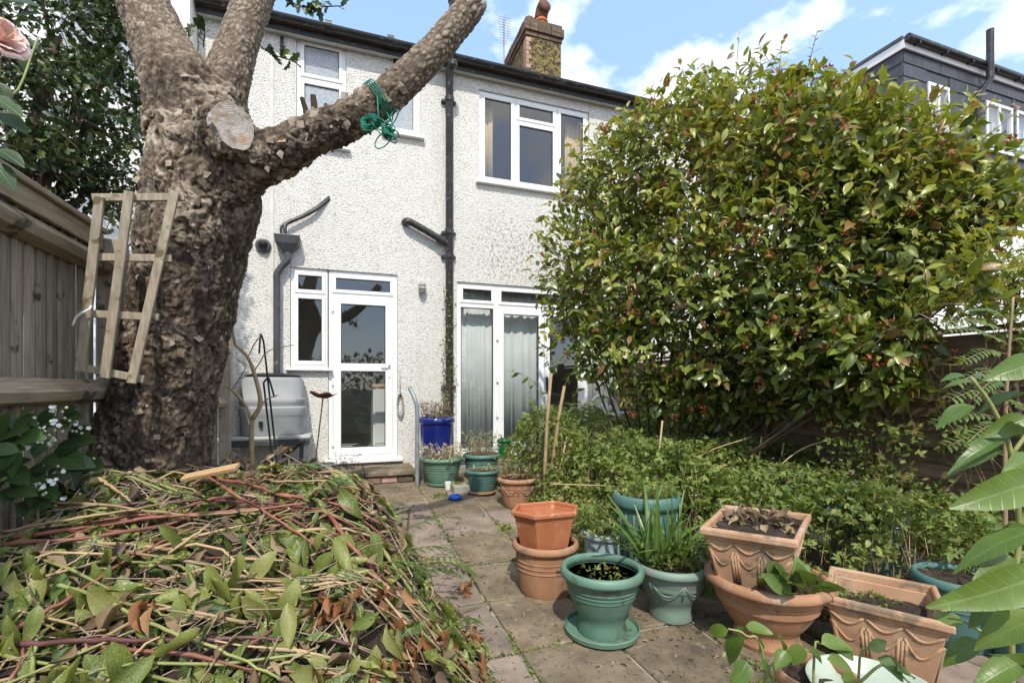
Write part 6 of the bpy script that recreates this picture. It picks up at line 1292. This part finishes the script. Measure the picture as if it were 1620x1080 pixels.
# climber on the drainpipe
clm = thing('pipe_climber', 'straggling half dead climber growing up the black drainpipe', 'climber', (WY(711, 200, HY - .09).x, HY - .2, .6)); m = MB(); lp = []
for k in range(7):
    q = [P(700 + random.uniform(-8, 12), 665, 6.05)] + [WY(708 + random.uniform(-9, 9), 640 - 30 * j, HY - .16) for j in range(1, 2 + k)]; q = spline(q, 5) if len(q) > 1 else q; m.tube(q, .0035, 5); lp += [tuple(p + Vector(rdir(1)[0]) * .04) for p in q for _ in range(2)]
m.build('stem', 'twig_brown', clm, True); n = len(lp); lz = np.array(lp)[:, 2]
scatter('leaf_mass', [leaf_tpl(.55, 3, .2, .2)], lp, rdir(n), rdir(n, .3) + np.array([0, -.7, 0]), RNG.uniform(.025, .05, n), RNG.random(n) * .6, 'cover_leaf', clm, 'stuff')
def tuft(name, label, cat, c, R, n, mat, size, tp, spread=.12, up=.6, stems=True, tint=None, parts=0, hang=False, sm='stem_green'):
    root = thing(name, label, cat, tuple(c)); a = RNG.uniform(0, 2 * PI, n); r = R * np.sqrt(RNG.random(n)); h = RNG.random(n) * spread
    pos = np.stack([c[0] + r * np.cos(a), c[1] + r * np.sin(a), c[2] + h], 1); yd = np.stack([np.cos(a) * .7, np.sin(a) * .7, np.full(n, up)], 1) + .5 * RNG.normal(size=(n, 3)); 
    if hang: yd[:, 2] -= 1.0 * (r / R) ** 2
    scatter('leaf_mass', tp, pos, yd, rdir(n, 1.0), RNG.uniform(*size, n), RNG.random(n) if tint is None else np.clip(tint + .25 * RNG.normal(size=n), 0, 1), mat, root, 'stuff', parts)
    if stems:
        m = MB()
        for i in range(0, n, 3): p = Vector(pos[i]); m.tube([(c[0] + (p.x - c[0]) * .6, c[1] + (p.y - c[1]) * .6, c[2] - .02), tuple(p)], .002, 4, False)
        m.build('stem', sm, root)['kind'] = 'stuff'
    return root
SG = [leaf_tpl(.4, 3, .2, .3), leaf_tpl(.3, 3, .1, .2)]
tuft('sage_plant', 'dried sage spilling over the ribbed green pot by the handrail', 'plant', (ca_.x, ca_.y, ca_.z + .30), Ra * 1.05, 330, 'sage_leaf', (.03, .06), SG, .17, .5, tint=.75, hang=True, parts=40, sm='stem_tan')
tuft('sage_plant', 'grey green sage upright in the dark teal pot', 'plant', (cb2.x, cb2.y, cb2.z + .30), Rb * 1.0, 420, 'sage_leaf', (.025, .05), SG, .30, .7, tint=.35, parts=40, sm='stem_tan')
tuft('stonecrop', 'dry clipped stonecrop in the small teal pot', 'plant', (cc2.x, cc2.y, cc2.z + .235), Rc * .8, 110, 'sage_leaf', (.02, .04), SG, .05, .4, tint=.7)
tuft('pot_seedling', 'green seedling in the small bright green pot', 'plant', (cd2.x, cd2.y, .53), .07, 26, 'cover_leaf', (.03, .06), SG, .1, .6)
tuft('dead_plant', 'tangle of brown dead stems in the cobalt blue pot', 'plant', (cbl.x, cbl.y, .90), Rbl * .85, 330, 'dry_leaf', (.03, .08), [leaf_tpl(.16, 3, .3, .4)], .2, .7, sm='twig_brown')
tuft('dead_weeds', 'brown straggling weeds in the swagged terracotta pot behind the hexagonal planter', 'plant', (ce.x, ce.y, ce.z + .27), Re * .9, 130, 'dry_leaf', (.04, .09), [leaf_tpl(.1, 3, .3, .4)], .18, .7, sm='twig_brown')
tuft('sparse_weeds', 'sparse low weeds on the soil of the green pot on the path', 'plant', (chh.x, chh.y, .285), Rh * .6, 150, 'cover_leaf', (.012, .03), PT, .03, .5, tint=.7)
tuft('leafy_weed', 'bright round-leaved weed overflowing the pale blue pot', 'plant', (cp_.x, cp_.y, .29), Rp * 1.25, 420, 'cover_leaf', (.025, .05), PT, .20, .4, tint=.6, hang=True, parts=60)
tuft('leafy_weed', 'bright weed among the pale blue pots behind the hexagonal planter', 'plant', (cq.x, cq.y, .26), Rq * 1.2, 260, 'cover_leaf', (.025, .05), PT, .2, .5, tint=.5, hang=True)
tuft('pot_herbs', 'low green herbs filling the large teal fluted pot', 'plant', (cj.x, cj.y, .55), Rj * .9, 320, 'cover_leaf', (.02, .045), PT, .09, .5)
tuft('primrose', 'broad-leaved primrose spilling over the wide terracotta bowl pot', 'plant', (cl.x - .05, cl.y - .19, .33), .09, 26, 'fresh_leaf', (.09, .16), [leaf_tpl(.62, 6, .12, .35, .58, .012), leaf_tpl(.56, 6, .2, .5, .58, .014)], .06, 1.0, parts=26, tint=.85)
tuft('bowl_moss', 'fine mossy weeds at the side of the wide terracotta bowl pot', 'plant', (cl.x + .2, cl.y - .02, .305), .11, 240, 'cover_leaf', (.012, .03), PT, .05, .5, tint=.75)
tuft('planter_litter', 'dry curled leaves lying in the rectangular planter', 'leaf litter', tuple(G(1200, 826, .572)), .15, 60, 'dry_leaf', (.05, .10), DT, .03, .05, False)
tuft('trough_weeds', 'small weeds on the dark soil inside the terracotta trough', 'plant', tuple(G(1375, 945, .222)), .14, 90, 'cover_leaf', (.012, .03), PT, .02, .5)
tuft('fence_shrub', 'loose small-leaved shrub in the grey green tub by the lap fence', 'shrub', (cr.x, cr.y, .46), .3, 420, 'cover_leaf', (.025, .05), PT, .6, .6, tint=.62, stems=False)
tuft('bramble_shoot', 'low dark bramble leaves in front of the grey green tub', 'plant', (3.1, 2.2, .38), .22, 22, 'bramble_leaf', (.08, .12), [palm_tpl(3, .62, 2.2)], .12, .3, parts=22)
tuft('teal_pot_herbs', 'trailing herbs in the teal pot beside the trough', 'plant', (cs.x, cs.y, .33), Rs * .9, 200, 'cover_leaf', (.02, .045), PT, .1, .4)
tuft('joint_weed', 'small bright weed in the paving joint beside the terracotta tub', 'weed', tuple(GP(800, 836)), .05, 26, 'cover_leaf', (.025, .045), PT, .03, .4, tint=.6)
tuft('joint_weed', 'small weed beside the blue dish', 'weed', tuple(GP(722, 776)), .06, 34, 'cover_leaf', (.03, .055), PT, .1, .6, tint=.6)
tuft('joint_weed', 'mossy weed in the joint near the handrail foot', 'weed', tuple(GP(697, 784)), .08, 60, 'cover_leaf', (.012, .03), PT, .03, .4, tint=.3)
tuft('dead_step_plant', 'dark dead seed heads beside the back door step', 'plant', tuple(GP(545, 775)), .16, 150, 'purple_leaf', (.02, .04), SG, .42, .6, sm='twig_brown')
tuft('step_plant', 'leafy green growth below the water butt stand', 'plant', (lambda p: (p.x, p.y, pile_h(p.x, p.y) + .03))(P(395, 745, 3.6)), .28, 45, 'bramble_leaf', (.09, .16), [leaf_tpl(.6, 6, .12, .2, .45)], .18, .4, parts=40, tint=.5)
# bare branched sapling in front of the butt
sap = thing('bare_sapling', 'leafless forked sapling between the trunk and the water butt', 'sapling', tuple(P(398, 740, 3.5))); sap.location.z = 0
m = MB(); b0 = P(398, 735, 3.5)
for pts, r in (([(398, 900), (398, 735), (398, 680), (400, 660)], .022), ([(400, 662), (412, 638), (405, 600), (392, 565), (372, 545)], .018), ([(397, 665), (388, 640), (365, 615), (358, 612)], .012), ([(412, 640), (425, 630), (440, 625)], .006), ([(400, 590), (410, 575), (425, 555), (465, 545)], .005), ([(392, 565), (405, 540), (415, 530)], .005), ([(368, 615), (378, 600), (388, 580), (375, 568)], .005), ([(364, 612), (364, 590), (362, 570)], .005), ([(372, 545), (368, 520), (372, 505)], .01)): limb(m, [P(u, v, 3.5) for u, v in pts], r, r * .6)
m.build('trunk', 'stem_tan', sap, True)
tuft('withered_growth', 'withered straw coloured leaves hanging before the water butt', 'plant', (lambda p: (p.x, p.y, pile_h(p.x, p.y) + .03))(P(400, 735, 3.4)), .3, 60, 'dry_leaf', (.05, .1), DT, .2, .2, tint=.6, sm='stem_tan')
# strap-leaved clumps
STP = [leaf_tpl(.07, 8, .3, .45, .4), leaf_tpl(.06, 8, .3, .8, .4), leaf_tpl(.08, 8, .2, .2, .4)]
def straps(label, c, n, L0, L1, mat='strap_leaf'):
    root = thing('strap_plant', label, 'plant', tuple(c)); a = RNG.uniform(0, 2 * PI, n); lean = RNG.uniform(.15, 1.0, n)
    scatter('leaf_mass', STP, np.stack([c[0] + .05 * np.cos(a), c[1] + .05 * np.sin(a), np.full(n, c[2])], 1), np.stack([np.cos(a) * lean, np.sin(a) * lean, np.ones(n)], 1), np.stack([-np.cos(a) * .3, -np.sin(a) * .3, np.ones(n) * .8], 1) * -1 + np.array([0, 0, 1.7]) , RNG.uniform(L0, L1, n), RNG.random(n), mat, root, 'stuff', n)
straps('tall strap-leaved clump in the faded swagged pot', (ci.x - .09, ci.y + .04, .28), 34, .28, .48); straps('short strap-leaved clump at the side of the faded swagged pot', (ci.x + .10, ci.y + .05, .28), 38, .18, .34)
tuft('pot_weeds', 'weeds between the strap leaves of the faded swagged pot', 'plant', (ci.x, ci.y, .29), Ri * .75, 200, 'cover_leaf', (.02, .04), PT, .1, .5)
# ------------------------------------------------------------------ shrubs at the lap fence: golden maple and a pinnate sapling
mpl = thing('golden_maple', 'yellow green maple leaning over the lap fence', 'shrub', (3.75, 1.55, 0)); c = np.array(P(1600, 450, 3.0)); n = 1300
pos = c + RNG.normal(size=(n, 3)) * np.array([.28, .25, .24]); pos = pos[pos[:, 2] > RT_ + .02]; n = len(pos); scatter('leaf_mass', [palm_tpl(5, .28, 2.8)], pos, rdir(n, -.2), rdir(n, 1.2), RNG.uniform(.035, .06, n), RNG.random(n), 'yellow_leaf', mpl, 'stuff', 120)
m = MB(); limb(m, [Vector((3.75, 1.55, 0)), P(1600, 560, 2.95), P(1604, 480, 3.1), Vector(c)], .018, .008); [limb(m, [P(1604, 500, 3.1), Vector(c), Vector(pos[i])], .006, .002) for i in RNG.choice(n, 25, False)]; m.build('trunk', 'twig_brown', mpl, True)
pin = thing('pinnate_sapling', 'sapling with feathery paired leaflets in front of the lap fence', 'sapling', tuple(P(1590, 800, 2.4))); pin.location.z = 0
m = MB(); st_ = [P(1592, 1000, 2.4), P(1590, 700, 2.4), P(1596, 560, 2.4), P(1603, 470, 2.4)]; st_[0].z = 0; limb(m, st_, .011, .005); pos, yd, zd = [], [], []
for (u, v, du, dv) in ((1595, 560, -70, 10), (1595, 590, -80, 15), (1595, 545, -95, -25), (1592, 620, -85, 10), (1590, 660, -110, 10), (1590, 690, -90, 15), (1598, 540, 40, 10), (1600, 510, -60, -20), (1592, 640, 30, 10), (1590, 600, -50, 30), (1590, 720, -70, 5), (1598, 525, -110, -15), (1590, 670, -60, 30)):
    a, b_ = P(u, v, 2.4), P(u + du, v + dv, 2.3 + random.uniform(-.1, .2)); q = spline([a, a.lerp(b_, .5) + Vector((0, 0, .03)), b_], 6); m.tube(q, .002, 4); ax_ = (b_ - a).normalized(); sdv = ax_.cross(Vector((0, -.6, .8))).normalized()
    for k in range(3, len(q)):
        for s_ in (-1, 1): pos.append(tuple(q[k])); yd.append(tuple(ax_ * .5 + sdv * s_)); zd.append((0, -.5, .85))
m.build('stem', 'stem_tan', pin, True); n = len(pos); scatter('leaf_mass', [leaf_tpl(.5, 4, .1, .15)], pos, yd, zd, RNG.uniform(.03, .05, n), RNG.random(n) * .8 + .2, 'fresh_leaf', pin, 'stuff', n)
# ------------------------------------------------------------------ broad-leaved lilac shoots close by
lil = thing('lilac_shoots', 'broad-leaved lilac shoots arching in front of the trough', 'shrub', tuple(P(1590, 1100, 1.05))); lil.location.z = 0
big = [(1645, 570, 1565, 596, 46, .95), (1527, 594, 1486, 594, 20, 1.0), (1536, 604, 1481, 612, 28, 1.0), (1541, 598, 1556, 576, 14, 1.0), (1542, 642, 1472, 672, 32, .98), (1625, 622, 1528, 650, 34, .96), (1625, 660, 1554, 692, 38, .94), (1595, 690, 1516, 708, 26, .96), (1585, 712, 1488, 735, 36, .95), (1650, 755, 1502, 808, 62, .9), (1640, 838, 1494, 873, 44, .9), (1625, 832, 1572, 850, 26, .92), (1650, 905, 1514, 970, 66, .86), (1650, 975, 1528, 1014, 56, .88), (1548, 1012, 1485, 1048, 34, .95), (1524, 986, 1468, 966, 26, 1.0), (1536, 950, 1492, 949, 20, 1.0), (1610, 1050, 1540, 1080, 40, .9), (1635, 1030, 1585, 1055, 32, .9), (1570, 960, 1530, 990, 26, .95), (1620, 640, 1660, 690, 40, .9), (1600, 790, 1560, 760, 24, .95), (1632, 720, 1590, 745, 30, .93), (1600, 880, 1545, 905, 30, .94)]
small = [(1152, 996, 1110, 1000, 24, 1.25), (1180, 990, 1228, 1000, 24, 1.25), (1178, 1008, 1133, 1052, 34, 1.22), (1182, 1046, 1163, 1088, 34, 1.2), (1264, 1018, 1256, 1058, 30, 1.2), (1300, 1018, 1356, 1012, 34, 1.2), (1373, 1024, 1417, 1014, 22, 1.2), (1308, 1042, 1364, 1062, 28, 1.18), (1388, 1040, 1438, 1080, 32, 1.15), (1165, 990, 1172, 1012, 20, 1.24), (1196, 1000, 1215, 1030, 24, 1.22), (1245, 1030, 1225, 1060, 26, 1.2), (1330, 1070, 1370, 1085, 24, 1.15), (1200, 1050, 1240, 1075, 26, 1.2), (1280, 1030, 1305, 1050, 22, 1.2), (1350, 1040, 1330, 1022, 18, 1.2), (1420, 1060, 1460, 1062, 24, 1.12), (1230, 1005, 1250, 1030, 20, 1.22)]
LL = [leaf_tpl(.6, 8, .14, .18, .36, .012), leaf_tpl(.56, 8, .2, .3, .36, .016)]; m = MB()
for k, (u0, v0, u1, v1, w_, d) in enumerate(big + small):
    a, b_ = P(u0, v0, d), P(u1, v1, d + random.uniform(-.05, .05)); L_ = (b_ - a).length; tv, tf = leaf_tpl(min(.85, w_ / F * d / L_ * 1.0), 8, random.uniform(.1, .4), random.uniform(.1, .5), .38, .018)
    up = Vector((random.uniform(-.25, .25), -.45, .9)) if k % 3 else Vector((random.uniform(-.3, .3), -.9, .45)); scatter('leaf', [(tv, tf)], [tuple(a)], [tuple(b_ - a)], [tuple(up)], L_ * .9, random.random(), 'lilac_leaf', lil)
for pts, r in (([(1610, 1400), (1600, 1000), (1612, 840), (1600, 720), (1570, 645), (1536, 597)], .006), ([(1600, 1000), (1560, 1000), (1530, 985)], .004), ([(1612, 840), (1640, 760), (1660, 740)], .004), ([(1605, 900), (1560, 960), (1536, 950)], .003), ([(1600, 720), (1640, 660), (1660, 600)], .004)): limb(m, [P(u, v, .97) for u, v in pts], r, r * .6)
for pts in ([(1225, 1500), (1210, 1060), (1180, 1005), (1152, 994)], [(1290, 1500), (1287, 1060), (1300, 1016)], [(1362, 1500), (1358, 1075), (1374, 1022)], [(1358, 1080), (1400, 1050), (1440, 1080)], [(1210, 1060), (1255, 1025), (1280, 1030)]): limb(m, [P(u, v, 1.22) for u, v in pts], .004, .0025)
m.build('stem', 'stem_green', lil, True)
# ------------------------------------------------------------------ end of the garden behind the viewer: hedge that the door glass mirrors
n = 6000; x = RNG.uniform(-6, 9, n); y = -6.5 + RNG.normal(size=n) * .35; z = RNG.random(n) * (2.3 + .5 * vnoise(np.stack([x * 1.1, y * 0, y * 0], 1), 5)); pos = np.stack([x, y, z], 1)
hg = scatter('garden_hedge', [leaf_tpl(.6, 3, .1, .2)], pos, rdir(n), rdir(n, .5), RNG.uniform(.12, .22, n), RNG.random(n), 'holly_leaf', None, 'stuff'); tag(hg, 'leafy hedge closing the far end of the garden, mirrored in the door glass', 'hedge', kind='stuff')

# ------------------------------------------------------------------ moss and seedlings in the paving joints, crumbs of soil and dead leaf on the slabs
rs = random.Random(55); pos = []
for k in range(5200):
    if rs.random() < .6: x = rs.choice(xs[2:8]) + rs.gauss(0, .012); y = rs.uniform(1.6, 6.2)
    else: y = rs.choice(ys) + rs.gauss(0, .012); x = rs.uniform(.3, 3.2)
    if n2(x, y, 2.1, 14) > -.05 and y < 6.3: pos.append((x, y, pz(y) + .002))
n = len(pos); o = scatter('joint_moss', PT, pos, rdir(n, .4), rdir(n, 1), RNG.uniform(.006, .026, n), RNG.random(n) * .8, 'cover_leaf', None, 'stuff'); tag(o, 'moss and tiny seedlings along the paving joints', 'moss', kind='stuff')
pos = [(x, y, pz(y) + .004) for x, y in ((rs.gauss(.75, .35), rs.uniform(1.5, 5.8)) for _ in range(900))] + [(x, y, pz(y) + .004) for x, y in ((rs.gauss(1.75, .35), rs.uniform(1.5, 3.0)) for _ in range(420))]; n = len(pos)
o = scatter('leaf_litter', [leaf_tpl(.4, 3, .5, .4, .5, .05), leaf_tpl(.2, 3, .3, .5)], pos, rdir(n) * np.array([1, 1, .1]), rdir(n, 2), RNG.uniform(.01, .04, n), RNG.random(n), 'dry_leaf', None, 'stuff'); tag(o, 'scattered crumbs of dry leaf on the paving', 'leaf litter', kind='stuff')

# ------------------------------------------------------------------ light climber over the lap fence
cf = thing('fence_climber', 'pale green small-leaved climber scrambling over the lap fence', 'climber', (3.9, 1.9, 0)); n = 2600
pos = np.stack([3.93 - np.abs(RNG.normal(size=n)) * .10, RNG.uniform(1.15, 2.75, n), .25 + RNG.random(n) * 1.55], 1); keep = vnoise(pos * np.array([3, 3, 3]), 71) + .5 * vnoise(pos * 8, 72) > .02; pos = pos[keep]; n = len(pos)
scatter('leaf_mass', [palm_tpl(3, .5, 2.2), leaf_tpl(.55, 4, .15, .2)], pos, rdir(n, -.2), rdir(n, .5) + np.array([-.9, -.4, 0]), RNG.uniform(.03, .06, n), RNG.random(n) * .6 + .35, 'cover_leaf', cf, 'stuff', 60)
m = MB(); rs = random.Random(15)
for i in RNG.choice(n, 70, False): p = Vector(pos[i]); m.tube([(3.9, p.y + rs.uniform(-.3, .3), max(0, p.z - .6)), (3.92, p.y + rs.uniform(-.1, .1), p.z - .25), tuple(p)], [.005, .004, .002], 4, False)
m.build('stem', 'stem_tan', cf)['kind'] = 'stuff'
